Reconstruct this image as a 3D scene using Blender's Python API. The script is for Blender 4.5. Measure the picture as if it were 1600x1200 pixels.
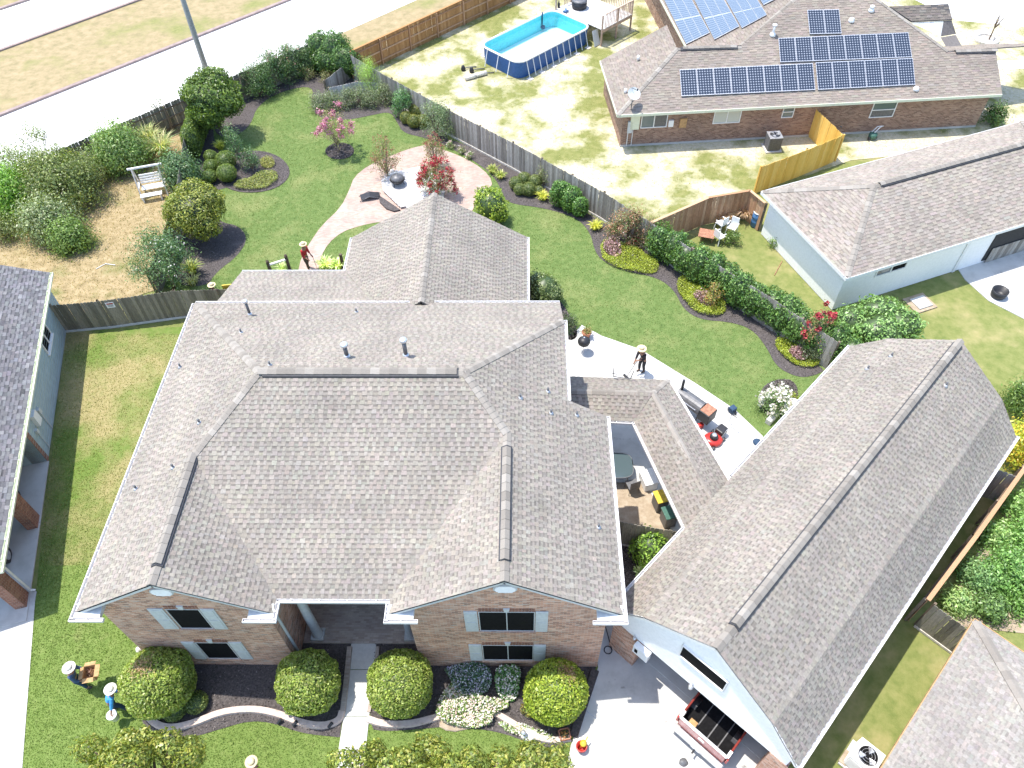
import bpy, bmesh, math, random
import numpy as np
from mathutils import Vector, Matrix
random.seed(7); rng = np.random.default_rng(7)
for o in list(bpy.data.objects): bpy.data.objects.remove(o)
scene = bpy.context.scene
COL = scene.collection
rad = math.radians
# ------------------------------------------------------------------ camera (solved from the house's edges)
F_PX, PITCH, ROLL, YAW, CAM_H = 1202.05, rad(50.446), rad(1.099), rad(-1.449), 27.5
def cam_axes():
    c, s = math.cos(PITCH), math.sin(PITCH)
    right = np.array([1, 0, 0.]); fwd = np.array([0, c, -s]); down = np.array([0, -s, -c])
    cr, sr = math.cos(ROLL), math.sin(ROLL)
    r2 = cr*right + sr*down; d2 = -sr*right + cr*down
    cy, sy = math.cos(-YAW), math.sin(-YAW)
    Z = np.array([[cy, -sy, 0], [sy, cy, 0], [0, 0, 1]])
    return Z @ r2, Z @ d2, Z @ fwd
CR, CD, CF = cam_axes()
cd = bpy.data.cameras.new('camera'); cam = bpy.data.objects.new('camera', cd); COL.objects.link(cam)
cd.sensor_width = 36; cd.lens = F_PX/1600*36; cd.clip_start = 0.5; cd.clip_end = 600
M = Matrix(((CR[0], -CD[0], -CF[0], 0), (CR[1], -CD[1], -CF[1], 0), (CR[2], -CD[2], -CF[2], CAM_H), (0, 0, 0, 1)))
cam.matrix_world = M
scene.camera = cam
# ------------------------------------------------------------------ daylight
SUN = Vector((1.53, -0.68, -5.15)).normalized()
w = bpy.data.worlds.new('World'); scene.world = w; w.use_nodes = True
nt = w.node_tree; sky = nt.nodes.new('ShaderNodeTexSky'); sky.sky_type = 'NISHITA'; sky.sun_disc = False
sky.sun_elevation = rad(72); sky.sun_rotation = math.atan2(-1.53, .68) % (2*math.pi)
bg = nt.nodes['Background']; bg.inputs[1].default_value = 0.15
nt.links.new(sky.outputs[0], bg.inputs[0])
sl = bpy.data.lights.new('sun', 'SUN'); sl.energy = 2.5; sl.angle = rad(0.55); sl.color = (1, .95, .87)
so = bpy.data.objects.new('sun', sl); COL.objects.link(so); so.rotation_euler = SUN.to_track_quat('-Z', 'Y').to_euler(); so.location = (-30, 20, 60)
scene.view_settings.view_transform = 'Standard'; scene.view_settings.look = 'None'
scene.view_settings.exposure = 1.5; scene.view_settings.gamma = 1
scene.render.engine = 'CYCLES'
# ------------------------------------------------------------------ pixel (1600x1200 photo) -> place
def ray(x, y): return CR*((x-800)/F_PX) + CD*((y-600)/F_PX) + CF
CAM = np.array([0, 0, CAM_H])
def G(x, y, z=0.):
    r = ray(x, y); return CAM + r*((z-CAM_H)/r[2])
def hit(px, P, N):
    r = ray(*px); P = np.array(P, float); N = np.array(N, float)
    return CAM + r*(((P-CAM) @ N)/(N @ r))
def top_at(base, x, y):
    r = ray(x, y); b = np.array(base)[:2]; t = (r[:2] @ b)/(r[:2] @ r[:2]); return CAM_H + t*r[2]
def A(*p): return np.array(p, float)
def nrm(v): v = np.array(v, float); return v/np.linalg.norm(v)
# ------------------------------------------------------------------ materials
MATS = {}
def nodes(name):
    m = bpy.data.materials.new(name); m.use_nodes = True; t = m.node_tree
    b = t.nodes['Principled BSDF']; MATS[name] = m
    return m, t, b
def N(t, kind, **kw):
    n = t.nodes.new(kind)
    for k, v in kw.items():
        if k.startswith('i_'): n.inputs[k[2:].replace('_', ' ')].default_value = v
        else: setattr(n, k, v)
    return n
def ramp(t, fac, stops):
    r = t.nodes.new('ShaderNodeValToRGB'); e = r.color_ramp.elements
    while len(e) < len(stops): e.new(.5)
    for i, (p, c) in enumerate(stops): e[i].position = p; e[i].color = (*c, 1)
    t.links.new(fac, r.inputs[0]); return r.outputs[0]
def mixc(t, f, a, b, mode='MIX'):
    n = t.nodes.new('ShaderNodeMix'); n.data_type = 'RGBA'; n.blend_type = mode
    for sock, v in ((n.inputs[0], f), (n.inputs[6], a), (n.inputs[7], b)):
        if hasattr(v, 'is_output'): t.links.new(v, sock)
        elif isinstance(v, (int, float)): sock.default_value = v
        else: sock.default_value = (*v, 1)
    return n.outputs[2]
def noise(t, scale, detail=4, rough=.6, vec=None):
    n = N(t, 'ShaderNodeTexNoise'); n.inputs['Scale'].default_value = scale; n.inputs['Detail'].default_value = detail; n.inputs['Roughness'].default_value = rough
    if vec is None:
        g = t.nodes.get('GeoPos') or t.nodes.new('ShaderNodeNewGeometry'); g.name = 'GeoPos'; vec = g.outputs['Position']
    t.links.new(vec, n.inputs['Vector']); return n.outputs['Fac']
def bump(t, b, h, strength=.4, dist=.02):
    n = t.nodes.new('ShaderNodeBump'); n.inputs['Strength'].default_value = strength; n.inputs['Distance'].default_value = dist
    t.links.new(h, n.inputs['Height']); t.links.new(n.outputs[0], b.inputs['Normal'])
def plain(name, c, rough=.6, metal=0, var=.25, scale=9, spec=.4):
    m, t, b = nodes(name); b.inputs['Roughness'].default_value = rough; b.inputs['Metallic'].default_value = metal
    b.inputs['Specular IOR Level'].default_value = spec
    f = noise(t, scale, 5)
    c = np.array(c); t.links.new(ramp(t, f, [(.3, tuple(c*(1-var))), (.7, tuple(np.minimum(c*(1+var), .95)))]), b.inputs['Base Color'])
    return m
def patchy(name, layers, rough=.95, bscale=30, bstr=.5, bdist=.03):
    """layers: [(scale, detail, [(pos,col)...]), (scale, detail, threshold lo, hi, [(pos,col)..]) ...] mixed in order"""
    m, t, b = nodes(name); b.inputs['Roughness'].default_value = rough; b.inputs['Specular IOR Level'].default_value = .15
    sc, de, st = layers[0]; c = ramp(t, noise(t, sc, de, .65), st)
    for (s1, d1, lo, hi, s2, st) in layers[1:]:
        f = t.nodes.new('ShaderNodeMapRange'); f.inputs[1].default_value = lo; f.inputs[2].default_value = hi; f.clamp = True
        t.links.new(noise(t, s1, d1, .6), f.inputs[0])
        c = mixc(t, f.outputs[0], c, ramp(t, noise(t, s2, 5, .7), st))
    t.links.new(c, b.inputs['Base Color']); bump(t, b, noise(t, bscale, 4, .7), bstr, bdist)
    return m
def attrmat(name, rough=.9, gain=1., nscale=14, nvar=.3, trans=0., spec=.2, big=0.):
    m, t, b = nodes(name); b.inputs['Roughness'].default_value = rough; b.inputs['Specular IOR Level'].default_value = spec
    a = N(t, 'ShaderNodeAttribute', attribute_name='Col')
    c = mixc(t, 1., a.outputs['Color'], ramp(t, noise(t, nscale, 3), [(.25, (gain*(1-nvar),)*3), (.75, (gain*(1+nvar),)*3)]), 'MULTIPLY')
    if big: c = mixc(t, 1., c, ramp(t, noise(t, .45, 4, .65), [(.3, (1-big, 1-big, 1-big*.9)), (.7, (1+big, 1+big*.93, 1+big*.88))]), 'MULTIPLY')
    t.links.new(c, b.inputs['Base Color'])
    if trans:
        tr = N(t, 'ShaderNodeBsdfTranslucent'); mx = N(t, 'ShaderNodeMixShader'); mx.inputs[0].default_value = trans
        c2 = mixc(t, 1., c, (1.25, 1.3, .5), 'MULTIPLY'); t.links.new(c2, tr.inputs[0])
        t.links.new(b.outputs[0], mx.inputs[1]); t.links.new(tr.outputs[0], mx.inputs[2]); t.links.new(mx.outputs[0], t.nodes['Material Output'].inputs[0])
    return m
def objrand(name, stops, rough=.85, nscale=(6, 6, 1.2), nvar=.35, bstr=.3, spec=.2):
    """colour picked per object at random (planks, caps), with grain along z"""
    m, t, b = nodes(name); b.inputs['Roughness'].default_value = rough; b.inputs['Specular IOR Level'].default_value = spec
    oi = N(t, 'ShaderNodeObjectInfo'); c = ramp(t, oi.outputs['Random'], stops)
    g = N(t, 'ShaderNodeNewGeometry'); mp = N(t, 'ShaderNodeMapping'); mp.inputs['Scale'].default_value = nscale
    t.links.new(g.outputs['Position'], mp.inputs[0]); f = noise(t, 4, 5, .7, mp.outputs[0])
    c = mixc(t, 1., c, ramp(t, f, [(.25, (1-nvar,)*3), (.75, (1+nvar,)*3)]), 'MULTIPLY')
    t.links.new(c, b.inputs['Base Color']); bump(t, b, f, bstr, .01)
    return m
def brickmat(name, cols, mortar, sx=1., white=0.):
    m, t, b = nodes(name); b.inputs['Roughness'].default_value = .9; b.inputs['Specular IOR Level'].default_value = .2
    uv = N(t, 'ShaderNodeUVMap'); uv.uv_map = 'UVMap'
    br = N(t, 'ShaderNodeTexBrick'); br.inputs['Scale'].default_value = 1
    br.inputs['Brick Width'].default_value = .21; br.inputs['Row Height'].default_value = .075; br.inputs['Mortar Size'].default_value = .008
    br.inputs['Mortar Smooth'].default_value = .2; br.inputs['Bias'].default_value = 0
    br.inputs['Color1'].default_value = (0, 0, 0, 1); br.inputs['Color2'].default_value = (1, 1, 1, 1); br.inputs['Mortar'].default_value = (.5, .5, .5, 1)
    t.links.new(uv.outputs[0], br.inputs['Vector'])
    # per-brick random value, jittered by noise so that runs break up
    v = N(t, 'ShaderNodeSeparateColor'); t.links.new(br.outputs['Color'], v.inputs[0])
    c = ramp(t, v.outputs[0], cols)
    if white:
        # streaks of white-washed bricks along the courses
        mp = N(t, 'ShaderNodeMapping'); mp.inputs['Scale'].default_value = (2.2, 13.3, 1); t.links.new(uv.outputs[0], mp.inputs[0])
        f = t.nodes.new('ShaderNodeMapRange'); f.inputs[1].default_value = white; f.inputs[2].default_value = white+.05
        t.links.new(noise(t, 1., 2, .5, mp.outputs[0]), f.inputs[0]); c = mixc(t, f.outputs[0], c, (.46, .41, .36))
    c = mixc(t, 1., c, ramp(t, noise(t, 1.2, 4), [(.3, (.8, .8, .82)), (.7, (1.2, 1.18, 1.15))]), 'MULTIPLY')
    c = mixc(t, br.outputs['Fac'], c, mortar); t.links.new(c, b.inputs['Base Color'])
    inv = N(t, 'ShaderNodeMath', operation='SUBTRACT'); inv.inputs[0].default_value = 1; t.links.new(br.outputs['Fac'], inv.inputs[1])
    bump(t, b, inv.outputs[0], .6, .012)
    return m
# ------------------------------------------------------------------ mesh helpers
def link(o, parent=None):
    COL.objects.link(o)
    if parent is not None: o.parent = parent
    return o
def T(name, label, cat, loc=(0, 0, 0), group=None):
    o = bpy.data.objects.new(name, None); o.location = loc; o.empty_display_size = .3; link(o)
    o['label'] = label; o['category'] = cat
    if group: o['group'] = group
    return o
def tag(o, label, cat, group=None):
    o['label'] = label; o['category'] = cat
    if group: o['group'] = group
    return o
def add_uv(me):
    uv = me.uv_layers.new(name='UVMap'); nl = len(me.loops)
    co = np.empty(len(me.vertices)*3, np.float32); me.vertices.foreach_get('co', co); co = co.reshape(-1, 3)
    vi = np.empty(nl, np.int32); me.loops.foreach_get('vertex_index', vi)
    ls = np.empty(len(me.polygons), np.int32); me.polygons.foreach_get('loop_total', ls)
    pn = np.empty(len(me.polygons)*3, np.float32); me.polygons.foreach_get('normal', pn); pn = np.repeat(pn.reshape(-1, 3), ls, axis=0)
    P = co[vi]; hz = np.stack([-pn[:, 1], pn[:, 0]], 1); L = np.linalg.norm(hz, axis=1, keepdims=True); L[L < 1e-6] = 1; hz /= L
    wall = np.abs(pn[:, 2]) < .6
    U = np.where(wall, (P[:, :2]*hz).sum(1), P[:, 0]); V = np.where(wall, P[:, 2], P[:, 1])
    uv.data.foreach_set('uv', np.stack([U, V], 1).astype(np.float32).ravel())
class MB:
    def __init__(s, origin=(0, 0, 0)): s.v = []; s.f = []; s.m = []; s.o = np.array(origin, float); s.cur = 0
    def poly(s, pts):
        i = len(s.v); s.v += [tuple(np.array(p, float)) for p in pts]; s.f.append(tuple(range(i, i+len(pts)))); s.m.append(s.cur)
    def mesh(s, vs, fs):
        i = len(s.v); s.v += [tuple(map(float, p)) for p in vs]; s.f += [tuple(i+k for k in q) for q in fs]; s.m += [s.cur]*len(fs)
    def obox(s, c, ex, ey, ez):
        c, ex, ey, ez = map(lambda q: np.array(q, float), (c, ex, ey, ez))
        vs = [c+a*ex+b*ey+d*ez for d in (-1, 1) for b in (-1, 1) for a in (-1, 1)]
        fs = [(0, 2, 3, 1), (4, 5, 7, 6), (0, 1, 5, 4), (2, 6, 7, 3), (0, 4, 6, 2), (1, 3, 7, 5)]
        if np.cross(ex, ey) @ ez < 0: fs = [q[::-1] for q in fs]
        s.mesh(vs, fs)
    def box(s, x0, x1, y0, y1, z0, z1):
        s.obox(((x0+x1)/2, (y0+y1)/2, (z0+z1)/2), (abs(x1-x0)/2, 0, 0), (0, abs(y1-y0)/2, 0), (0, 0, abs(z1-z0)/2))
    def cbox(s, cx, cy, z0, sx, sy, h, ang=0):
        c, n = math.cos(ang), math.sin(ang); s.obox((cx, cy, z0+h/2), (c*sx/2, n*sx/2, 0), (-n*sy/2, c*sy/2, 0), (0, 0, h/2))
    def bar(s, a, b, w, h, up=(0, 0, 1)):
        a, b = np.array(a, float), np.array(b, float); d = nrm(b-a); side = np.cross(d, up)
        if np.linalg.norm(side) < 1e-4: side = np.array([1., 0, 0])
        side = nrm(side); u = np.cross(side, d)
        s.obox((a+b)/2, (b-a)/2, side*w/2, u*h/2)
    def prism(s, pts, z0, z1):
        n = len(pts); b = [(p[0], p[1], z0) for p in pts]; t = [(p[0], p[1], z1) for p in pts]
        ar = sum(pts[i][0]*pts[(i+1) % n][1]-pts[(i+1) % n][0]*pts[i][1] for i in range(n))
        fs = [tuple(range(n, 2*n)), tuple(range(n-1, -1, -1))]+[(i, (i+1) % n, n+(i+1) % n, n+i) for i in range(n)]
        if ar < 0: fs = [q[::-1] for q in fs]
        s.mesh(b+t, fs)
    def tube(s, pts, r, n=8, caps=True):
        pts = [np.array(p, float) for p in pts]; rs = r if isinstance(r, (list, tuple)) else [r]*len(pts)
        rings = []; ref = np.array([0, 0, 1.])
        for i, p in enumerate(pts):
            d = nrm(pts[min(i+1, len(pts)-1)]-pts[max(i-1, 0)])
            if abs(d @ ref) > .95: rf = np.array([1., 0, 0])
            else: rf = ref
            a = nrm(np.cross(d, rf)); b = np.cross(d, a)
            rings.append([p+rs[i]*(math.cos(t)*a+math.sin(t)*b) for t in np.linspace(0, 2*math.pi, n, endpoint=False)])
        vs = [q for rg in rings for q in rg]; fs = []
        for i in range(len(pts)-1):
            for k in range(n): fs.append((i*n+k, i*n+(k+1) % n, (i+1)*n+(k+1) % n, (i+1)*n+k))
        if caps: fs += [tuple(range(n-1, -1, -1)), tuple(range((len(pts)-1)*n, len(pts)*n))]
        s.mesh(vs, fs)
    def lathe(s, prof, c=(0, 0, 0), n=20, sx=1, sy=1):
        vs = [(c[0]+r*math.cos(t)*sx, c[1]+r*math.sin(t)*sy, c[2]+z) for r, z in prof for t in np.linspace(0, 2*math.pi, n, endpoint=False)]
        fs = [(i*n+k, i*n+(k+1) % n, (i+1)*n+(k+1) % n, (i+1)*n+k) for i in range(len(prof)-1) for k in range(n)]
        fs += [tuple(range(n-1, -1, -1)), tuple(range((len(prof)-1)*n, len(prof)*n))]
        s.mesh(vs, fs)
    def data(s, name, mats, smooth=False):
        me = bpy.data.meshes.new(name); o = s.o
        me.from_pydata([(a-o[0], b-o[1], c-o[2]) for a, b, c in s.v], [], s.f)
        for m in (mats if isinstance(mats, (list, tuple)) else [mats]): me.materials.append(MATS[m] if isinstance(m, str) else m)
        me.polygons.foreach_set('material_index', s.m)
        if smooth: me.polygons.foreach_set('use_smooth', [True]*len(s.f))
        me.update(); add_uv(me); return me
    def build(s, name, mats, parent=None, smooth=False, bevel=0):
        o = bpy.data.objects.new(name, s.data(name, mats, smooth)); link(o, parent)
        if bevel:
            md = o.modifiers.new('bevel', 'BEVEL'); md.width = bevel; md.segments = 2; md.limit_method = 'ANGLE'
        return o
def structure(o): o['kind'] = 'structure'; return o
def stuff(o): o['kind'] = 'stuff'; return o
def chaikin(p, it=2, closed=True):
    p = [np.array(q, float) for q in p]
    for _ in range(it):
        q = []; n = len(p)
        for i in range(n if closed else n-1):
            a, b = p[i], p[(i+1) % n]; q += [a*.75+b*.25, a*.25+b*.75]
        if not closed: q = [p[0]]+q+[p[-1]]
        p = q
    return p
def sheet(name, pts, z, mat, thick=0., kind='structure'):
    """flat ground sheet (triangulated from an outline), optional kerb-high thickness"""
    bm = bmesh.new(); vs = [bm.verts.new((p[0], p[1], z)) for p in pts]; f = bm.faces.new(vs); f.normal_update()
    if f.normal.z < 0: f.normal_flip()
    if thick:
        r = bmesh.ops.extrude_face_region(bm, geom=[f]); 
        for q in r['geom']:
            if isinstance(q, bmesh.types.BMVert): q.co.z = z
        for q in vs: q.co.z = z-thick
    bmesh.ops.triangulate(bm, faces=[q for q in bm.faces if len(q.verts) > 4])
    me = bpy.data.meshes.new(name); bm.to_mesh(me); bm.free(); me.materials.append(MATS[mat]); add_uv(me)
    o = bpy.data.objects.new(name, me); link(o); o['kind'] = kind; return o
def GP(pts, z=0.): return [G(x, y, z) for x, y in pts]
# ------------------------------------------------------------------ leaves
def leaf_mesh(name, P, Nn, size, col, mat, aspect=.5, extra=None):
    n = len(P); Nn = Nn/np.maximum(np.linalg.norm(Nn, axis=1, keepdims=True), 1e-6)
    R = rng.normal(size=(n, 3)); t = np.cross(Nn, R); t /= np.maximum(np.linalg.norm(t, axis=1, keepdims=True), 1e-6); b = np.cross(Nn, t)
    s = np.asarray(size).reshape(-1, 1)*np.ones((n, 1))
    V = np.stack([P-b*s, P+t*s*aspect+Nn*s*.18, P+b*s, P-t*s*aspect+Nn*s*.18], 1).reshape(-1, 3)
    idx = np.arange(n*4, dtype=np.int32)
    C = np.repeat(np.concatenate([col, np.ones((n, 1))], 1), 4, axis=0)
    fl = np.full(n, 4, np.int32)
    if extra is not None:
        ev, ef, ec = extra; base = len(V); V = np.concatenate([V, ev]); idx = np.concatenate([idx, (ef+base).ravel()])
        fl = np.concatenate([fl, np.full(len(ef), ef.shape[1], np.int32)]); C = np.concatenate([C, ec[ef.ravel()]])
    me = bpy.data.meshes.new(name); me.vertices.add(len(V)); me.vertices.foreach_set('co', V.astype(np.float32).ravel())
    me.loops.add(len(idx)); me.loops.foreach_set('vertex_index', idx.astype(np.int32))
    me.polygons.add(len(fl)); me.polygons.foreach_set('loop_start', np.concatenate([[0], np.cumsum(fl)[:-1]]).astype(np.int32))
    at = me.color_attributes.new('Col', 'FLOAT_COLOR', 'CORNER'); at.data.foreach_set('color', C.astype(np.float32).ravel())
    me.materials.append(MATS[mat]); me.update(calc_edges=True); me.validate(); return me
def pal(n, cols, jit=.18, wts=None):
    cols = np.array(cols, float); k = rng.choice(len(cols), n, p=wts); c = cols[k]*(1+rng.normal(0, jit, (n, 1))); return np.clip(c, .003, .9)
def unit(n):
    v = rng.normal(size=(n, 3)); return v/np.linalg.norm(v, axis=1, keepdims=True)
def wob(d, seed, k=3.):
    """cheap smooth noise on directions, about -1..1"""
    r = np.random.default_rng(seed); s = 0
    for i in range(5):
        q = r.normal(size=3)*k*(1+.5*i); s = s+np.sin(d @ q+r.uniform(0, 6))/(1+.35*i)
    return s/2.2
# ------------------------------------------------------------------ material set
g1, g2, g3 = (.055, .10, .022), (.10, .155, .035), (.15, .19, .055)
tan1, tan2 = (.30, .24, .12), (.42, .34, .19)
patchy('lawn', [(3.2, 6, [(.25, (.08, .13, .036)), (.5, (.12, .175, .052)), (.78, (.17, .215, .075))]),
                (.4, 6, .5, .72, 8, [(.3, (.165, .20, .065)), (.7, (.235, .245, .105))])], bscale=45)
patchy('lawn_side', [(3.5, 6, [(.25, (.085, .14, .028)), (.5, (.125, .185, .04)), (.8, (.18, .23, .065))]),
                     (.28, 6, .42, .6, 6, [(.3, (.23, .21, .08)), (.7, (.35, .29, .15))])], bscale=45)
patchy('lawn_front', [(3.5, 6, [(.25, (.105, .16, .037)), (.5, (.145, .205, .052)), (.8, (.20, .25, .08))]),
                      (.4, 5, .6, .78, 6, [(.3, (.18, .2, .07)), (.7, (.26, .24, .11))])], bscale=45)
patchy('dry_grass', [(2.4, 6, [(.22, (.17, .13, .065)), (.5, (.31, .24, .13)), (.8, (.44, .35, .22))]),
                     (.5, 5, .52, .72, 5, [(.3, (.10, .13, .04)), (.7, (.22, .215, .08))])], bscale=25)
patchy('sandy_yard', [(2.2, 6, [(.25, (.13, .15, .04)), (.5, (.19, .20, .065)), (.8, (.28, .26, .11))]),
                      (.30, 8, .43, .56, 5, [(.3, (.42, .37, .23)), (.7, (.64, .58, .43))])], bscale=25)
patchy('far_lawn', [(2.2, 6, [(.25, (.115, .15, .04)), (.5, (.18, .20, .065)), (.8, (.26, .25, .10))]),
                    (.3, 5, .5, .66, 4, [(.3, (.27, .245, .10)), (.7, (.37, .31, .16))])], bscale=25)
patchy('median_grass', [(1.6, 6, [(.25, (.2, .175, .09)), (.5, (.30, .24, .135)), (.8, (.40, .31, .19))]),
                        (.25, 5, .5, .68, 4, [(.3, (.15, .17, .06)), (.7, (.27, .25, .1))])], bscale=20)
patchy('mulch', [(14, 6, [(.25, (.045, .039, .038)), (.55, (.10, .088, .085)), (.85, (.19, .165, .16))]),
                 (.9, 4, .55, .8, 20, [(.3, (.12, .105, .10)), (.8, (.22, .195, .185))])], bscale=40, bstr=.9)
patchy('dirt', [(3, 6, [(.25, (.25, .19, .13)), (.5, (.36, .29, .21)), (.8, (.48, .41, .32))])], bscale=25)
patchy('concrete', [(1.1, 7, [(.25, (.40, .39, .36)), (.5, (.52, .51, .48)), (.8, (.60, .59, .56))]),
                    (.35, 6, .55, .75, 9, [(.3, (.30, .29, .27)), (.7, (.44, .43, .41))]), (1.6, 3, .66, .74, 9, [(.3, (.17, .16, .15)), (.7, (.28, .27, .26))])], rough=.85, bscale=60, bstr=.12)
patchy('road_concrete', [(.8, 7, [(.25, (.62, .61, .60)), (.5, (.70, .69, .67)), (.8, (.76, .75, .73))])], rough=.85, bscale=60, bstr=.08)
patchy('kerb_concrete', [(6, 6, [(.25, (.42, .32, .27)), (.5, (.55, .44, .38)), (.8, (.64, .53, .47))])], rough=.85, bscale=50, bstr=.25)
patchy('street_kerb', [(3, 6, [(.25, (.22, .17, .16)), (.8, (.38, .30, .27))])])
brickmat('patio_brick', [(0, (.37, .27, .22)), (.5, (.42, .315, .262)), (1, (.47, .36, .31))], (.37, .29, .245))
brickmat('porch_brick', [(0, (.33, .27, .23)), (.5, (.40, .34, .29)), (1, (.46, .40, .35))], (.36, .31, .27))
brickmat('house_brick', [(0, (.27, .15, .105)), (.35, (.49, .25, .165)), (.65, (.58, .33, .225)), (1, (.64, .43, .32))], (.56, .46, .37), white=.62)
brickmat('far_brick', [(0, (.19, .11, .08)), (.5, (.30, .18, .13)), (1, (.39, .26, .19))], (.36, .28, .22))
brickmat('orange_brick', [(0, (.16, .065, .04)), (.5, (.26, .105, .065)), (1, (.33, .16, .105))], (.33, .28, .24))
plain('white_paint', (.78, .77, .75), .5, var=.08)
plain('siding_white', (.88, .87, .85), .6, var=.06)
plain('siding_blue', (.37, .46, .47), .6, var=.1, scale=3)
plain('trim_grey', (.54, .56, .55), .6, var=.1)
plain('gutter_white', (.66, .64, .62), .45, var=.08)
plain('gutter_cream', (.70, .72, .55), .5, var=.08)
plain('screen_black', (.010, .010, .011), .85, var=.3, spec=.08)
plain('dark_interior', (.03, .03, .032), .8)  # near-black colour carries the shade of the interior
plain('soffit', (.42, .44, .46), .8)
plain('roof_deck', (.13, .12, .115), .95)
plain('vent_dark', (.05, .05, .055), .6)
plain('pipe_grey', (.14, .14, .145), .5, .3)
plain('metal_light', (.62, .63, .65), .35, .7)
plain('plastic_black', (.025, .025, .028), .45)
plain('plastic_white', (.80, .80, .79), .4, var=.06)
plain('plastic_yellow', (.62, .44, .05), .45)
plain('plastic_green', (.05, .13, .10), .5)
plain('plastic_blue', (.06, .15, .30), .45)
plain('red_paint', (.42, .035, .03), .3)
plain('truck_red', (.26, .045, .035), .25, .1)
plain('rust', (.33, .16, .10), .8, var=.4)
plain('terracotta', (.40, .17, .10), .8)
plain('cardboard', (.46, .28, .13), .85)
plain('pool_blue', (.03, .11, .32), .4, var=.2)
plain('pool_liner', (.12, .56, .62), .4, var=.15)  # inner walls only, their shade put into the turquoise
plain('deck_wood', (.46, .33, .25), .85, var=.3, scale=5)
plain('bark', (.16, .12, .085), .95, var=.4, scale=14)
plain('bark_pale', (.30, .23, .17), .9, var=.35, scale=14)
plain('skin', (.32, .17, .11), .6, var=.1)
plain('straw', (.66, .54, .33), .85, var=.15, scale=30)
plain('hat_white', (.74, .70, .62), .85, var=.1)
plain('shirt_red', (.45, .03, .035), .9); plain('shirt_black', (.035, .03, .035), .9); plain('shirt_blue', (.06, .30, .62), .9)
plain('shirt_navy', (.03, .06, .11), .9); plain('jeans', (.05, .09, .17), .9); plain('trousers_dark', (.035, .035, .04), .9); plain('trousers_brown', (.10, .075, .055), .9)
plain('vest_lime', (.55, .80, .05), .8); plain('shoe', (.05, .04, .035), .7)
plain('solar_frame', (.55, .56, .58), .4, .5)
plain('lamp_pole', (.27, .28, .27), .6, .2)
plain('stone_white', (.62, .58, .52), .9, var=.3)
m, t, b = nodes('window_glass'); b.inputs['Base Color'].default_value = (.10, .14, .15, 1); b.inputs['Roughness'].default_value = .05; b.inputs['Specular IOR Level'].default_value = .8
m, t, b = nodes('blind'); b.inputs['Base Color'].default_value = (.55, .55, .48, 1); b.inputs['Roughness'].default_value = .7
m, t, b = nodes('table_glass'); b.inputs['Base Color'].default_value = (.07, .10, .11, 1); b.inputs['Roughness'].default_value = .15
m, t, b = nodes('water'); b.inputs['Base Color'].default_value = (.75, .95, .97, 1); b.inputs['Roughness'].default_value = .02; b.inputs['Transmission Weight'].default_value = 1; b.inputs['IOR'].default_value = 1.33
bump(t, b, noise(t, 3, 3), .25, .05)
# solar cells: dark blue grid of squares with pale corners and bus bars
m, t, b = nodes('solar_cells'); b.inputs['Roughness'].default_value = .3; b.inputs['Specular IOR Level'].default_value = .3
uv = N(t, 'ShaderNodeAttribute', attribute_name='CellUV'); sep = N(t, 'ShaderNodeSeparateXYZ'); t.links.new(uv.outputs['Vector'], sep.inputs[0])
acc = []
for k, cnt in ((0, 6), (1, 10)):
    mu = N(t, 'ShaderNodeMath', operation='MULTIPLY'); mu.inputs[1].default_value = cnt; t.links.new(sep.outputs[k], mu.inputs[0])
    fr = N(t, 'ShaderNodeMath', operation='FRACT'); t.links.new(mu.outputs[0], fr.inputs[0])
    su = N(t, 'ShaderNodeMath', operation='SUBTRACT'); su.inputs[1].default_value = .5; t.links.new(fr.outputs[0], su.inputs[0])
    ab = N(t, 'ShaderNodeMath', operation='ABSOLUTE'); t.links.new(su.outputs[0], ab.inputs[0]); acc.append(ab.outputs[0])
ad = N(t, 'ShaderNodeMath', operation='ADD'); t.links.new(acc[0], ad.inputs[0]); t.links.new(acc[1], ad.inputs[1])
g_ = N(t, 'ShaderNodeMath', operation='GREATER_THAN'); g_.inputs[1].default_value = .74; t.links.new(ad.outputs[0], g_.inputs[0])
mxn = N(t, 'ShaderNodeMath', operation='MAXIMUM'); t.links.new(acc[0], mxn.inputs[0]); t.links.new(acc[1], mxn.inputs[1])
l_ = N(t, 'ShaderNodeMath', operation='GREATER_THAN'); l_.inputs[1].default_value = .46; t.links.new(mxn.outputs[0], l_.inputs[0])
c = mixc(t, l_.outputs[0], (.028, .038, .06), (.10, .12, .155)); c = mixc(t, g_.outputs[0], c, (.34, .37, .42)); t.links.new(c, b.inputs['Base Color'])
m, t, b = nodes('solar_cells_pale'); b.inputs['Roughness'].default_value = .3; b.inputs['Specular IOR Level'].default_value = .5
uv = N(t, 'ShaderNodeAttribute', attribute_name='CellUV'); sep = N(t, 'ShaderNodeSeparateXYZ'); t.links.new(uv.outputs['Vector'], sep.inputs[0])
acc = []
for k, cnt in ((0, 12), (1, 10)):
    mu = N(t, 'ShaderNodeMath', operation='MULTIPLY'); mu.inputs[1].default_value = cnt; t.links.new(sep.outputs[k], mu.inputs[0])
    fr = N(t, 'ShaderNodeMath', operation='FRACT'); t.links.new(mu.outputs[0], fr.inputs[0])
    gt = N(t, 'ShaderNodeMath', operation='GREATER_THAN'); gt.inputs[1].default_value = .78 if k == 0 else .88; t.links.new(fr.outputs[0], gt.inputs[0]); acc.append(gt.outputs[0])
c = mixc(t, acc[0], (.075, .11, .16), (.20, .25, .31)); c = mixc(t, acc[1], c, (.29, .34, .40)); t.links.new(c, b.inputs['Base Color'])
attrmat('shingle', .95, 1., 16, .18, big=.13)
attrmat('leaf', .42, 2.15, 3, .2, trans=.34, spec=.6)
attrmat('petal', .7, 1., 3, .1, trans=.2)
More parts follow.
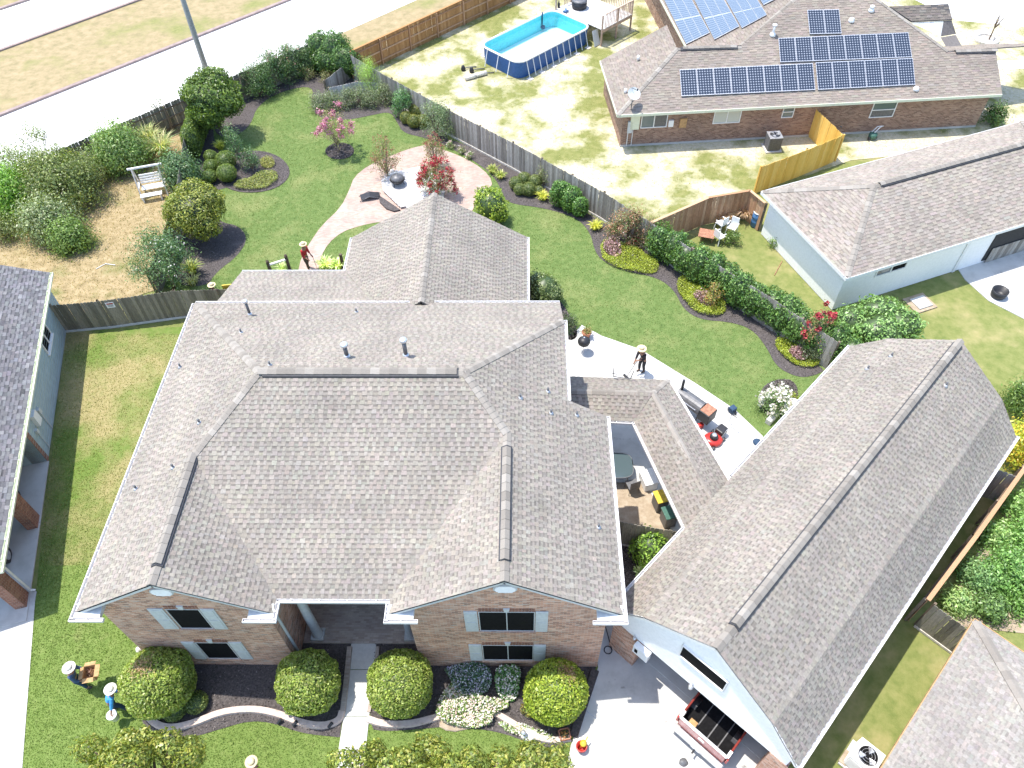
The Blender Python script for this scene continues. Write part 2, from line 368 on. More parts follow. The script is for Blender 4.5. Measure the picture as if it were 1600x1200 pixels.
attrmat('grass_blade', .7, 1.3, 1.2, .2, trans=.4)
attrmat('chip', .95, 1., 5, .2)
objrand('plank_old', [(0, (.20, .18, .155)), (.4, (.28, .255, .225)), (.7, (.35, .325, .29)), (1, (.44, .41, .37))])
objrand('plank_shaded', [(0, (.14, .13, .10)), (.5, (.21, .195, .15)), (1, (.30, .275, .22))])  # darker copy of the fence wood, shade put into the plank colour
objrand('plank_cedar', [(0, (.30, .155, .06)), (.5, (.38, .205, .085)), (1, (.45, .25, .11))], nvar=.18)
objrand('plank_gold', [(0, (.66, .39, .08)), (.5, (.74, .46, .11)), (1, (.78, .52, .15))], nvar=.15)
objrand('plank_brown', [(0, (.36, .20, .11)), (.5, (.46, .27, .155)), (1, (.52, .34, .21))])
objrand('plank_white', [(0, (.46, .43, .40)), (.5, (.56, .54, .51)), (1, (.64, .62, .60))], nscale=(3, 3, 3))
objrand('cap_shingle', [(0, (.20, .18, .155)), (.35, (.24, .216, .187)), (.7, (.27, .245, .212)), (1, (.31, .284, .25))], nscale=(8, 8, 8), nvar=.15)
objrand('rail_wood', [(0, (.16, .12, .085)), (1, (.24, .19, .14))])
objrand('concrete_slab', [(0, (.50, .49, .46)), (1, (.58, .57, .54))], nscale=(2, 2, 2), nvar=.12, bstr=.1)
# ------------------------------------------------------------------ the ground and what is laid on it
def ext(a, b, ta, tb): return a+(b-a)*ta, a+(b-a)*tb
structure(sheet('ground', [(-180, -60), (180, -60), (180, 220), (-180, 220)], -.03, 'far_lawn'))
# street: two carriageways with a grass median
a0, a1 = ext(G(0, 181), G(400, 21), -4, 6); n0, n1 = ext(G(512, 61), G(650, 0), -10, 10)
m0, m1 = ext(G(0, 80), G(220, 0), -5, 8); u0, u1 = ext(G(0, 15), G(45, 0), -30, 50)
sheet('street_verge', [n0, n1, n1+A(18, -18, 0), n0+A(4, -4, 0)], -.018, 'median_grass')
sheet('road', [a0, a1, n1, n0], -.012, 'road_concrete')
sheet('median', [m0, m1, a1, a0], .02, 'median_grass', .1)
sheet('far_road', [u0, u1, m1, m0], -.012, 'road_concrete')
sheet('far_verge', [u0+A(-25, 25, 0), u1+A(-25, 25, 0), u1, u0], .0, 'median_grass')
for nm, (p, q), off in (('kerb', (a0, a1), 1), ('kerb', (m0, m1), -1), ('kerb', (u0, u1), 1)):
    d = nrm(q-p); s = A(d[1], -d[0], 0); mb = MB()
    mb.bar(p+A(0, 0, .03), q+A(0, 0, .03), .28, .2); structure(mb.build(nm, 'street_kerb'))
mb = MB()
mid0 = (a0+n0)/2; mid1 = (a1+n1)/2
for k in range(40):   # joints and dashes down the middle of the near carriageway
    pass
mb.bar(G(160, 165)+A(0, 0, -.006), G(225, 138)+A(0, 0, -.006), .1, .006); structure(mb.build('lane_joint', 'soffit'))
# yards
back = GP([(255, 448), (318, 300), (302, 235), (335, 180), (480, 100), (548, 112), (612, 145), (700, 212), (800, 265), (975, 367), (1300, 578), (1250, 620), (1180, 720)])+[A(4.5, 16, 0), A(2.5, 9.8, 0), A(-13, 9.8, 0), A(-13.5, 27, 0)]
sheet('back_lawn', back, .0, 'lawn')
DL = GP([(55, 940), (35, 1200)]); dl1 = DL[0]+(DL[1]-DL[0])*2.5
sheet('side_lawn', [A(-22.75, 26.1, 0), A(-13, 26.6, 0), A(-13, 13.5, 0), A(-19, 13.5, 0)], .0, 'lawn_side')
sheet('front_lawn', [A(-19, 13.5, 0), A(-13, 13.5, 0), A(-13, 9.7, 0), A(3, 9.7, 0), G(890, 1165), G(885, 1210), A(1.0, 0, 0), dl1, DL[0]], .0, 'lawn_front')
lefty = GP([(80, 480), (258, 448), (318, 300), (302, 235), (335, 180), (300, 165), (95, 255)]); lefty = [A(-23, 27, 0)]+lefty[1:]+[A(-45, 20, 0), A(-45, 10, 0), A(-26, 12, 0)]
sheet('neighbour_back_yard', lefty, -.006, 'dry_grass')
sandy = GP([(548, 88), (800, -20)])+[A(40, 75, 0), A(45, 44, 0)]+GP([(1330, 250), (1190, 300), (1015, 352), (940, 312), (800, 240), (620, 135)])
sheet('sandy_yard', sandy, -.006, 'sandy_yard')
# workshop yard concrete, far street walk
sheet('workshop_slab', GP([(1492, 413), (1508, 437), (1545, 470), (1600, 498), (1700, 540), (1700, 330)]), .012, 'concrete', .05)
sheet('far_driveway', [G(1400, -60), G(1430, 0), G(1495, 32), G(1600, 42), G(1800, 60), G(1900, -60)], .01, 'road_concrete')
sheet('far_walk', GP([(1558, 95), (1700, 95), (1700, 108), (1560, 107)]), .01, 'road_concrete')
# concrete: drives, walk, patio
sheet('neighbour_driveway', [DL[0]+A(-.1, .4, 0), DL[0], dl1, A(-40, -6, 0), A(-40, 14, 0), A(-23.5, 14, 0)], .02, 'concrete', .06)
drive = [A(2.62, 9.66, 0)]+GP([(892, 1165), (884, 1205)])+[A(1.4, -6, 0), A(12, -6, 0), A(9, 5.2, 0), A(6.6, 8.6, 0), A(4.4, 10.4, 0), A(3.7, 11.6, 0), A(2.62, 12.2, 0)]
sheet('driveway', drive, .012, 'concrete', .05)
jm = MB(); p, q = ext(G(925, 1118), G(1030, 1205), -.3, 2); jm.bar(p+A(0, 0, .0135), q+A(0, 0, .0135), .035, .004)
jm.bar(G(1018, 1190)+A(0, 0, .0137), G(1000, 1150)+A(0, 0, .0137), .02, .004); structure(jm.build('driveway_joint', 'soffit'))
wroot = None
wk = [((549, 1006), (588, 1006), (585, 1046), (545, 1046)), ((545, 1047), (585, 1047), (577, 1120), (537, 1120)), ((537, 1121), (577, 1121), (568, 1205), (524, 1205))]
for q in wk:
    mb = MB(); mb.prism([p[:2] for p in GP(q)], -.02, .035); structure(mb.build('front_walk', 'concrete_slab', bevel=.012))
sheet('patio', GP([(885, 533), (909, 508), (940, 525), (1000, 546), (1088, 600), (1148, 640), (1192, 682), (1175, 735)])+[A(6.2, 14.2, 0), A(4.5, 18.9, 0), A(1.2, 18.9, 0)], .02, 'concrete', .06)
sheet('courtyard_dirt', [A(2.6, 16.9, 0), A(4.7, 18.8, 0), A(7.2, 15.2, 0), A(5.5, 13.8, 0), A(2.6, 13, 0)], .006, 'dirt')
cb = MB(); cb.prism([p[:2] for p in ((1.2, 18.9, 0), (4.6, 18.9, 0), (5.1, 17.4, 0), (2.6, 17.3, 0))], 0, .03); structure(cb.build('courtyard_slab', 'concrete'))
# brick patio and path
patio = [(465, 428), (471, 402), (485, 378), (503, 352), (532, 325), (546, 297), (553, 277), (575, 259), (605, 246), (640, 232), (668, 226), (705, 238), (740, 254), (765, 274), (770, 292), (748, 310), (735, 335), (690, 345), (640, 342), (590, 347), (562, 353), (535, 362), (513, 380), (501, 402), (496, 428)]
sheet('brick_patio', chaikin(GP(patio), 1), .012, 'patio_brick', .03)
# planting beds
beds = {
 'front_bed': [[(203, 1040), (210, 1095), (222, 1132), (252, 1150), (300, 1153), (345, 1139), (390, 1126), (430, 1130), (470, 1146), (529, 1152), (532, 1152), (550, 1000), (550, 985), (420, 985), (415, 1030)],
               [(586, 985), (587, 1005), (574, 1138), (600, 1143), (650, 1140), (700, 1135), (760, 1140), (800, 1150), (850, 1170), (892, 1166), (933, 1043), (930, 1030), (800, 1015), (640, 985)]],
 'back_bed': [[(318, 168), (332, 180), (336, 240), (372, 250), (366, 290), (330, 300), (322, 320), (345, 348), (372, 352), (388, 372), (372, 400), (338, 425), (322, 450), (262, 442), (300, 330), (296, 240)],
              [(330, 180), (338, 215), (372, 212), (392, 195), (402, 165), (440, 142), (492, 133), (484, 165), (500, 186), (542, 188), (582, 180), (610, 174), (621, 192), (630, 208), (662, 215), (680, 222), (712, 217), (610, 128), (546, 95), (480, 92), (400, 118)],
              [(682, 222), (705, 232), (742, 252), (772, 276), (785, 300), (792, 318), (850, 325), (900, 340), (922, 362), (930, 396), (948, 413), (985, 426), (1028, 434), (1054, 454), (1068, 484), (1095, 500), (1140, 503), (1175, 514), (1198, 543), (1212, 572), (1240, 588), (1266, 590), (1300, 574), (975, 366), (800, 264), (712, 217)],
              [(826, 438), (850, 440), (882, 478), (908, 525), (884, 536), (820, 480)],
              [(1182, 622), (1192, 648), (1222, 655), (1250, 620), (1240, 592), (1200, 595)],
              [(360, 242), (400, 234), (436, 243), (455, 264), (448, 285), (418, 300), (375, 302), (345, 290), (338, 265)],
              [(962, 840), (1000, 852), (1045, 880), (1015, 900), (975, 930), (965, 900)],
              [(506, 236), (518, 225), (540, 223), (554, 232), (552, 243), (536, 250), (515, 248)]]}
for nm, ls in beds.items():
    for k, b_ in enumerate(ls):
        z = .008+.004*k if nm == 'back_bed' else .016
        sheet(nm, chaikin(GP(b_), 2), z, 'mulch')
# curved concrete kerbs of the front beds
def kerb(pts, wdt, hgt, mat='kerb_concrete', name='bed_kerb', smooth_it=2, z0=.0):
    P = chaikin([G(x, y, hgt) for x, y in pts], smooth_it, False); mb = MB(); n = len(P); vs = []
    for i, p in enumerate(P):
        d = nrm((P[min(i+1, n-1)]-P[max(i-1, 0)])[:2]); s = A(d[1], -d[0])*wdt/2; h = hgt
        vs += [(p[0]-s[0], p[1]-s[1], z0), (p[0]-s[0]*.85, p[1]-s[1]*.85, h), (p[0]+s[0]*.85, p[1]+s[1]*.85, h), (p[0]+s[0], p[1]+s[1], z0)]
    fs = []
    for i in range(n-1):
        for k in range(3): fs.append((i*4+k, i*4+k+1, i*4+k+5, i*4+k+4))
    fs += [(0, 3, 2, 1), (4*n-4, 4*n-3, 4*n-2, 4*n-1)]
    mb.mesh(vs, fs); o = mb.build(name, mat); bm = bmesh.new(); bm.from_mesh(o.data); bmesh.ops.recalc_face_normals(bm, faces=bm.faces); bm.to_mesh(o.data); bm.free(); return structure(o)
kerb([(222, 1100), (228, 1118), (246, 1133), (270, 1137), (305, 1128), (345, 1111), (392, 1106), (432, 1113), (470, 1129), (505, 1134), (530, 1125), (534, 1110)], .24, .14)
kerb([(573, 1122), (600, 1131), (640, 1131), (685, 1119), (725, 1108)], .24, .14)
kerb([(768, 1110), (800, 1128), (830, 1148), (862, 1157), (892, 1152)], .22, .13)
kerb([(535, 1112), (541, 1060), (546, 1010)], .2, .12, 'porch_brick', 'walk_kerb', 0)
kerb([(590, 1010), (586, 1060), (576, 1112)], .14, .1, 'porch_brick', 'walk_kerb', 0)
kerb([(930, 1046), (912, 1100), (896, 1150)], .3, .1, 'mulch', 'driveway_kerb', 0)
# ------------------------------------------------------------------ shingled roof slopes
PAL_GREY = dict(hi=(.266, .239, .203), lo=(.172, .154, .132), jit=.05)
PAL_BROWN = dict(hi=(.24, .216, .185), lo=(.155, .139, .119), jit=.05)
PAL_BLUE = dict(hi=(.165, .162, .165), lo=(.10, .099, .104), jit=.16)
PAL_FAR = dict(hi=(.245, .21, .176), lo=(.19, .162, .136), jit=.04)
PAL_PALE = dict(hi=(.268, .248, .22), lo=(.215, .198, .176), jit=.045)
PAL_TAN = dict(hi=(.285, .25, .212), lo=(.205, .178, .15), jit=.04)
def clip_poly(P, poly):
    out = P
    n = len(poly)
    for i in range(n):
        a, b = poly[i], poly[(i+1) % n]; e = (b[0]-a[0], b[1]-a[1]); res = []
        if not out: return []
        dd = [e[0]*(p[1]-a[1])-e[1]*(p[0]-a[0]) for p in out]
        for k in range(len(out)):
            p, q, dp, dq = out[k], out[(k+1) % len(out)], dd[k], dd[(k+1) % len(out)]
            if dp >= 0: res.append(p)
            if (dp >= 0) != (dq >= 0):
                t = dp/(dp-dq); res.append((p[0]+t*(q[0]-p[0]), p[1]+t*(q[1]-p[1])))
        out = res
    return out
def roof_slope(parent, name, eave0, eave1, up_pt, pieces, palette=PAL_GREY, row=.152, seg=(.07, .17), thick=.016, lift=.006, org=None, seed=0, deck=True):
    """a planar slope: eave0->eave1 is the (level) eave line, up_pt any point higher on the slope; pieces = convex 3-D polygons on the plane.
    One deck per slope, with its shingle tabs (too small and many to count) as a sub-part."""
    r = np.random.default_rng(seed+17)
    e0 = np.array(eave0, float); u = nrm(np.array(eave1, float)-e0); upv = np.array(up_pt, float)-e0; v = nrm(upv-u*(upv @ u)); n = np.cross(u, v)
    if n[2] < 0: u = -u; n = np.cross(u, v)
    org = np.zeros(3) if org is None else np.array(org, float)
    V2 = [[((np.array(p)-e0) @ u, (np.array(p)-e0) @ v) for p in pc] for pc in pieces]
    for i, pc in enumerate(V2):
        ar = sum(pc[k][0]*pc[(k+1) % len(pc)][1]-pc[(k+1) % len(pc)][0]*pc[k][1] for k in range(len(pc)))
        if ar < 0: V2[i] = pc[::-1]
    dk = MB(org)
    for pc in V2:
        top = [e0+u*a+v*b for a, b in pc]; dk.poly(top)
        dk.poly([p-n*.05 for p in top[::-1]])
        for k in range(len(top)):
            p, q = top[k], top[(k+1) % len(top)]; dk.poly([p, p-n*.05, q-n*.05, q])
    deck_o = dk.build(name, 'roof_deck', parent)
    umin = min(a for pc in V2 for a, b in pc); umax = max(a for pc in V2 for a, b in pc); vmin = min(b for pc in V2 for a, b in pc); vmax = max(b for pc in V2 for a, b in pc)
    vs, fs, cs = [], [], []
    hi, lo = np.array(palette['hi']), np.array(palette['lo']); jit = palette['jit']
    k0 = int(math.floor(vmin/row)); k1 = int(math.ceil(vmax/row))
    for k in range(k0, k1):
        va, vb = k*row, (k+1)*row; x = umin-r.uniform(0, .4); up = bool(r.integers(2)); S = []
        while x < umax:
            wd = r.uniform(*seg) if up else r.uniform(seg[0]*1.2, seg[1]*1.1)
            S.append((x, min(x+wd, umax+.3), up)); x += wd; up = not up
        rowj = 1+r.normal(0, .03)
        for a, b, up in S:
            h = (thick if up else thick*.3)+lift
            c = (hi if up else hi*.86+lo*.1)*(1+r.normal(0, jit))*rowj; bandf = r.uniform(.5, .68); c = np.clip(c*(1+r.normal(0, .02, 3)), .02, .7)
            for pc in V2:
                P = [(a, va), (b, va), (b, vb), (a, vb)]
                bad = False; cut = False
                for i in range(len(pc)):
                    p, q = pc[i], pc[(i+1) % len(pc)]; ex, ey = q[0]-p[0], q[1]-p[1]
                    d = [ex*(s[1]-p[1])-ey*(s[0]-p[0]) for s in P]
                    mx = max(d)
                    if mx <= 1e-6: bad = True; break
                    if min(d) < 0: cut = True
                if bad: continue
                if cut:
                    P = clip_poly(P, pc)
                    if len(P) < 3: continue
                base = len(vs)
                for (s, tt) in P: vs.append(e0+u*s+v*tt+n*(lift+(h-lift)*(vb-tt)/row))
                fs.append(tuple(range(base, base+len(P)))); cs.append(c)
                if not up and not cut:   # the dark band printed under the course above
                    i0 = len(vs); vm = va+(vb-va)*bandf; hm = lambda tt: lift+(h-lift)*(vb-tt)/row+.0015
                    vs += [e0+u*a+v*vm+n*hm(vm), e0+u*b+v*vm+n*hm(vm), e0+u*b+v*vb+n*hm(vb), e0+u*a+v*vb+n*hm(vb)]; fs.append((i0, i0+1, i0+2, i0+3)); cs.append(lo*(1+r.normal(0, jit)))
                low = [q for q in P if abs(q[1]-va) < 1e-5]
                if len(low) == 2:
                    (s0, _), (s1, _) = sorted(low); i0 = len(vs)
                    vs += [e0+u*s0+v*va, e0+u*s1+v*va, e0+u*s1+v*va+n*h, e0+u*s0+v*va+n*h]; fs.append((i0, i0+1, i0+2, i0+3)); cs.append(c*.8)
                    if up and not cut:
                        for sx, fl in ((s0, 0), (s1, 1)):
                            i0 = len(vs); vs += [e0+u*sx+v*va, e0+u*sx+v*va+n*h, e0+u*sx+v*vb+n*lift]
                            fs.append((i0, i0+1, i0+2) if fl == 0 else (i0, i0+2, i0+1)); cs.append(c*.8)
    me = bpy.data.meshes.new('shingles'); me.from_pydata([tuple(p-org) for p in vs], [], fs)
    at = me.color_attributes.new('Col', 'FLOAT_COLOR', 'CORNER'); lt = np.array([len(f) for f in fs])
    C = np.repeat(np.concatenate([np.array(cs), np.ones((len(cs), 1))], 1), lt, axis=0); at.data.foreach_set('color', C.astype(np.float32).ravel())
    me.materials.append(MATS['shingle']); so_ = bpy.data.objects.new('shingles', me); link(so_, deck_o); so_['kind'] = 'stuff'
    return deck_o
def ridge_caps(parent, p0, p1, s1, s2, org, lift=.03, step=.3, half=.16, mat='cap_shingle', vent=False, vent_ends=(0, 1)):
    """overlapping cap shingles along a ridge or hip; s1, s2 = downslope directions"""
    p0, p1 = np.array(p0, float), np.array(p1, float); d = nrm(p1-p0); L = np.linalg.norm(p1-p0); s1, s2 = nrm(s1), nrm(s2)
    up = nrm(-(s1+s2)) if np.linalg.norm(s1+s2) > .05 else A(0, 0, 1)
    if vent:
        va, vb = p0+d*L*vent_ends[0], p0+d*L*vent_ends[1]; mb = MB(org); hh = .085
        for s in (s1, s2):
            a, b = va+up*hh, vb+up*hh; e = s*(half+.05)
            mb.poly([va+up*hh, vb+up*hh, vb+e+up*hh, va+e+up*hh]); mb.poly([va+e+up*hh, vb+e+up*hh, vb+e-up*.02, va+e-up*.02])
        for q in (va, vb): mb.poly([q+s1*(half+.05)+up*hh, q+up*hh, q+s2*(half+.05)+up*hh, q+s2*(half+.05)-up*.02, q-up*.02, q+s1*(half+.05)-up*.02])
        mb.build('ridge_vent', 'vent_dark', parent)
    n = max(1, int(L/step)); st = L/n; mb = MB((0, 0, 0)); ov = st+.06
    t = .012
    for s in (s1, s2):
        mb.poly([up*t*2.2, s*half+up*(t*1.6), s*half+d*ov+up*t*.2, d*ov+up*t*.5])
        mb.poly([s*half+up*(t*1.6), s*half-up*t, s*half+d*ov-up*t, s*half+d*ov+up*t*.2])
        mb.poly([up*t*2.2, up*-t, s*half-up*t, s*half+up*(t*1.6)])
    me = mb.data('ridge_cap', mat)
    for k in range(n):
        f = (k+.5)/n; hh = lift+(.085 if vent and vent_ends[0] <= f <= vent_ends[1] else 0)
        o = bpy.data.objects.new('ridge_cap', me); o.location = p0+d*st*k+up*hh-np.array(org); link(o, parent)
def gutter(parent, p0, p1, out, org, mat='gutter_white', wdt=.11, hgt=.10, hang=True):
    p0, p1 = np.array(p0, float), np.array(p1, float); out = nrm(out); up = A(0, 0, 1); mb = MB(org); t = .012
    d = nrm(p1-p0); L = np.linalg.norm(p1-p0); c = (p0+p1)/2; e = (p1-p0)/2
    mb.obox(c+out*(wdt/2)-up*hgt, e, out*wdt/2, up*t/2); mb.obox(c+out*wdt-up*(hgt/2), e, out*t, up*hgt/2)
    mb.obox(c+out*(t)-up*(hgt/2), e, out*t/2, up*(hgt/2-.004))
    for q in (p0+d*t/2, p1-d*t/2): mb.obox(q+out*wdt/2-up*(hgt/2+.002), d*t/2.2, out*(wdt/2-.004), up*(hgt/2-.006))
    if hang:
        n = max(1, int(L/.85))
        for k in range(n): mb.obox(p0+d*(k+.5)*L/n+out*wdt*.5-up*.006, d*.012, out*wdt*.55, up*.006)
    return mb.build('gutter', mat, parent)
def window(parent, O, u, z0, wd, ht, out, org, mull=1, frame='white_paint', pane='screen_black', fw=.06, depth=.05, horiz=False, sill=True, name='window'):
    """O = left bottom point on the wall plane (z ignored), u = along the wall, out = outward normal"""
    O = np.array(O, float); u, out = nrm(u), nrm(out); up = A(0, 0, 1); O = A(O[0], O[1], z0); mb = MB(org)
    def bx(a, b, c, d, dep=depth): mb.obox(O+u*(a+b)/2+up*(c+d)/2+out*(dep/2-.02), u*(b-a)/2, up*(d-c)/2, out*(dep/2+.02))
    bx(0, wd, 0, fw); bx(0, wd, ht-fw, ht); bx(0, fw, fw, ht-fw); bx(wd-fw, wd, fw, ht-fw)
    if mull and not horiz:
        for k in range(1, mull+1): x = wd*k/(mull+1); bx(x-fw*.6, x+fw*.6, fw, ht-fw, depth*.9)
    elif mull:
        bx(fw, wd-fw, ht/2-fw*.5, ht/2+fw*.5, depth*.9)
    if sill: bx(-.05, wd+.05, -.07, 0, depth+.05)
    o = mb.build(name, frame, parent)
    n = mull+1
    for k in range(n):
        pm = MB(org)
        if horiz: a, b, c, d = fw, wd-fw, fw+(ht-2*fw)*k/n, fw+(ht-2*fw)*(k+1)/n
        else: a, b, c, d = fw+(wd-2*fw)*k/n, fw+(wd-2*fw)*(k+1)/n, fw, ht-fw
        pm.obox(O+u*(a+b)/2+up*(c+d)/2+out*.006, u*(b-a)/2, up*(d-c)/2, out*.005)
        pm.build('pane', pane[k] if isinstance(pane, (list, tuple)) else pane, o)
    return o
# ================================================================== the brick house
XL, XR, YF, YG, YB, ZE = -13.65, 2.98, 9.87, 9.40, 22.74, 5.20
MS, MF = .645, .495
YR, ZR = 16.3, 8.385
lx, lz = -10.62, ZE+MS*(-10.62-XL); rx_, rz_ = -.56, ZE+MS*(XR+.56)
ly = YF+(lz-ZE)/MF; ry = YF+(rz_-ZE)/MF
rlx, rrx = XL+(ZR-ZE)/MS, XR-(ZR-ZE)/MS
XB = 1.53; zb = ZE+MS*(XR-XB); yb = YB-(zb-ZE)/MF; YS = 16.9
def zl(x): return ZE+MS*(x-XL)
def zrt(x): return ZE+MS*(XR-x)
def zf(y): return ZE+MF*(y-YF)
def zk(y): return ZE+MF*(YB-y)
HO = A(-5.3, 16, 0)
house = T('brick_house', 'two storey brick house with grey shingle roof, twin front gables and dark screened windows', 'house', HO)
Lp = lambda x, y: A(x, y, zl(x)); Rp = lambda x, y: A(x, y, zrt(x)); Fp = lambda x, y: A(x, y, zf(y)); Kp = lambda x, y: A(x, y, zk(y))
def Lg(x, y): return A(x, y, ZE+(lz-ZE)*(-7.6-x)/(-7.6-lx))
def Rg(x, y): return A(x, y, ZE+(rz_-ZE)*(x+4.1)/(rx_+4.1))
roof_slope(house, 'roof', Lp(XL, YG), Lp(XL, YB), Lp(-9, 16), [[Lp(XL, YG), Lp(lx, YG), Lp(lx, ly), Lp(XL, ly)], [Lp(XL, ly), Lp(lx, ly), Lp(rlx, YR), Lp(XL, YB)]], org=HO, seed=1)
roof_slope(house, 'roof', Lg(-7.6, YG), Lg(-7.6, YF), Lg(lx, YF), [[Lg(lx, YG), Lg(-7.6, YG), Lg(-7.6, YF), Lg(lx, ly)]], org=HO, seed=2)
roof_slope(house, 'roof', Fp(-7.6, YF), Fp(-4.1, YF), Fp(-5, YR), [[Fp(-7.6, YF), Fp(-4.1, YF), Fp(rx_, ry), Fp(rrx, YR), Fp(rlx, YR), Fp(lx, ly)]], org=HO, seed=3)
roof_slope(house, 'roof', Rg(-4.1, YG), Rg(-4.1, YF), Rg(rx_, YF), [[Rg(-4.1, YG), Rg(rx_, YG), Rg(rx_, ry), Rg(-4.1, YF)]], org=HO, seed=4)
hx = rrx+(YS-YR)/(yb-YR)*(XB-rrx)
roof_slope(house, 'roof', Rp(XR, YG), Rp(XR, YS), Rp(0, YS), [[Rp(rx_, YG), Rp(XR, YG), Rp(XR, ry), Rp(rx_, ry)], [Rp(rx_, ry), Rp(XR, ry), Rp(XR, YS), Rp(hx, YS), Rp(rrx, YR)], [Rp(hx, YS), Rp(XB, YS), Rp(XB, yb)]], org=HO, seed=5)
roof_slope(house, 'roof', Kp(XL, YB), Kp(0, YB), Kp(-5, YR), [[Kp(XL, YB), Kp(1.46, YB), Kp(XB-.02, yb), Kp(rrx, YR), Kp(rlx, YR)]], org=HO, seed=6)
dL, dR, dF, dK = nrm((-1, 0, -MS)), nrm((1, 0, -MS)), nrm((0, -1, -MF)), nrm((0, 1, -MF)); dLg = nrm((1, 0, -.647)); dRg = nrm((-1, 0, -MS))
ridge_caps(house, Fp(rlx, YR), Fp(rrx, YR), dF, dK, HO, vent=True, vent_ends=(.02, .97))
ridge_caps(house, Lp(lx, YG), Lp(lx, ly), dL, dLg, HO, vent=True, vent_ends=(.13, .98))
ridge_caps(house, Rp(rx_, YG), Rp(rx_, ry), dR, dRg, HO, vent=True, vent_ends=(.13, .9))
def hipdirs(p0, p1, n1, n2):
    d = nrm(p1-p0); a = np.cross(d, n1); a = a if a[2] < 0 else -a; b = np.cross(d, n2); b = b if b[2] < 0 else -b
    return a, b
nL, nR, nF, nK = A(-MS, 0, 1), A(MS, 0, 1), A(0, -MF, 1), A(0, MF, 1)
for p0, p1, a, b in ((Lp(lx, ly), Lp(rlx, YR), nL, nF), (Rp(rx_, ry), Rp(rrx, YR), nR, nF), (Lp(XL+.05, YB-.06), Lp(rlx, YR), nL, nK), (Rp(XB-.05, yb-.06), Rp(rrx, YR), nR, nK)):
    s1, s2 = hipdirs(p0, p1, a, b); ridge_caps(house, p0, p1, s1, s2, HO, lift=.025, step=.2, half=.15)
# gutters: left, right, entry, rear, and the short returns of the gables
zg = ZE+.01
gutter(house, (XL, 9.2, zg), (XL, YB, zg), (-1, 0, 0), HO); gutter(house, (XR, 9.2, zg), (XR, YS, zg), (1, 0, 0), HO)
gutter(house, (XB, YS, zb), (XB, yb, zb), (1, 0, 0), HO)
gutter(house, (XL, YB, zg), (-4.75, YB, zg), (0, 1, 0), HO); gutter(house, (-3.9, YB, zg), (1.45, YB, zg), (0, 1, 0), HO)
gutter(house, (-7.6, YF, zg), (-4.1, YF, zg), (0, -1, 0), HO)
gutter(house, (-7.6, 9.2, zg), (-7.6, YF-.13, zg), (1, 0, 0), HO); gutter(house, (-4.1, 9.2, zg), (-4.1, YF-.13, zg), (-1, 0, 0), HO)
for a, b in ((XL-.13, XL+.92), (-8.5, -7.47), (-4.23, -3.2), (2.05, XR+.13)):
    gutter(house, (a, 9.24, zg-.005), (b, 9.24, zg-.005), (0, -1, 0), HO)
    mb = MB(HO); x0, x1 = a+.14, b-.14
    mb.mesh([(x0, 9.25, zg-.03), (x1, 9.25, zg-.03), (x1, 9.675, zg+.06), (x0, 9.675, zg+.06), (x0, 9.25, zg-.16), (x1, 9.25, zg-.16), (x1, 9.675, zg-.16), (x0, 9.675, zg-.16)], [(0, 1, 2, 3), (0, 4, 5, 1), (1, 5, 6, 2), (3, 7, 4, 0), (4, 7, 6, 5)])
    mb.build('eave_return', 'trim_grey', house)
# walls
def wall_loop(mb, pts, z0, z1):
    for i in range(len(pts)-1):
        a, b = pts[i], pts[i+1]; mb.poly([(a[0], a[1], z0), (b[0], b[1], z0), (b[0], b[1], z1), (a[0], a[1], z1)])
WL, WR, WY, PY = -13.2, 2.58, 9.68, 12.0
mb = MB(HO); wall_loop(mb, [(WL, 22.35), (WL, WY), (-8.05, WY), (-8.05, PY), (-3.65, PY), (-3.65, WY), (WR, WY), (WR, YS-.2), (1.15, YS-.2)], 0, 5.08)
wall_loop(mb, [(1.15, YS-.2), (1.15, 22.3), (WL, 22.3)], 0, 5.08); wall_loop(mb, [(1.15, YS-.2), (1.15, 21.2)], 5.08, 6.05)
for x0, x1, ap, az, xl_, xr_ in ((WL, -8.05, lx, lz, XL, -7.6), (-3.65, WR, rx_, rz_, -4.1, XR)):
    zz = lambda x: ZE-.07+(az-ZE)*(1-abs(x-ap)/((ap-xl_) if x < ap else (xr_-ap)))
    mb.poly([(x0, WY, 5.08), (x1, WY, 5.08), (x1, WY, zz(x1)), (ap, WY, az-.09), (x0, WY, zz(x0))])
mb.build('wall', 'house_brick', house)
# barge boards and soffits along the gable rakes
for ap, az, xe in ((lx, lz, XL), (lx, lz, -7.6), (rx_, rz_, -4.1), (rx_, rz_, XR)):
    mb = MB(HO); a, b = A(ap, YG+.012, az-.085), A(ap+(xe-ap)*.97, YG+.012, ZE-.085+(az-ZE)*.03); mb.obox((a+b)/2, (b-a)/2, (0, .012, 0), nrm(np.cross(b-a, (0, 1, 0)))*.075); mb.build('barge_board', 'trim_grey', house)
mb = MB(HO)
for x0, x1, y0, y1 in ((XL, WL, 9.7, YB), (WR, XR, 9.7, YS), (WL, 1.15, 22.35, YB-.01), (-8.0, -3.7, YF+.02, PY)):
    mb.poly([(x0, y0, ZE-.12), (x0, y1, ZE-.12), (x1, y1, ZE-.12), (x1, y0, ZE-.12)])
mb.build('soffit', 'soffit', house)
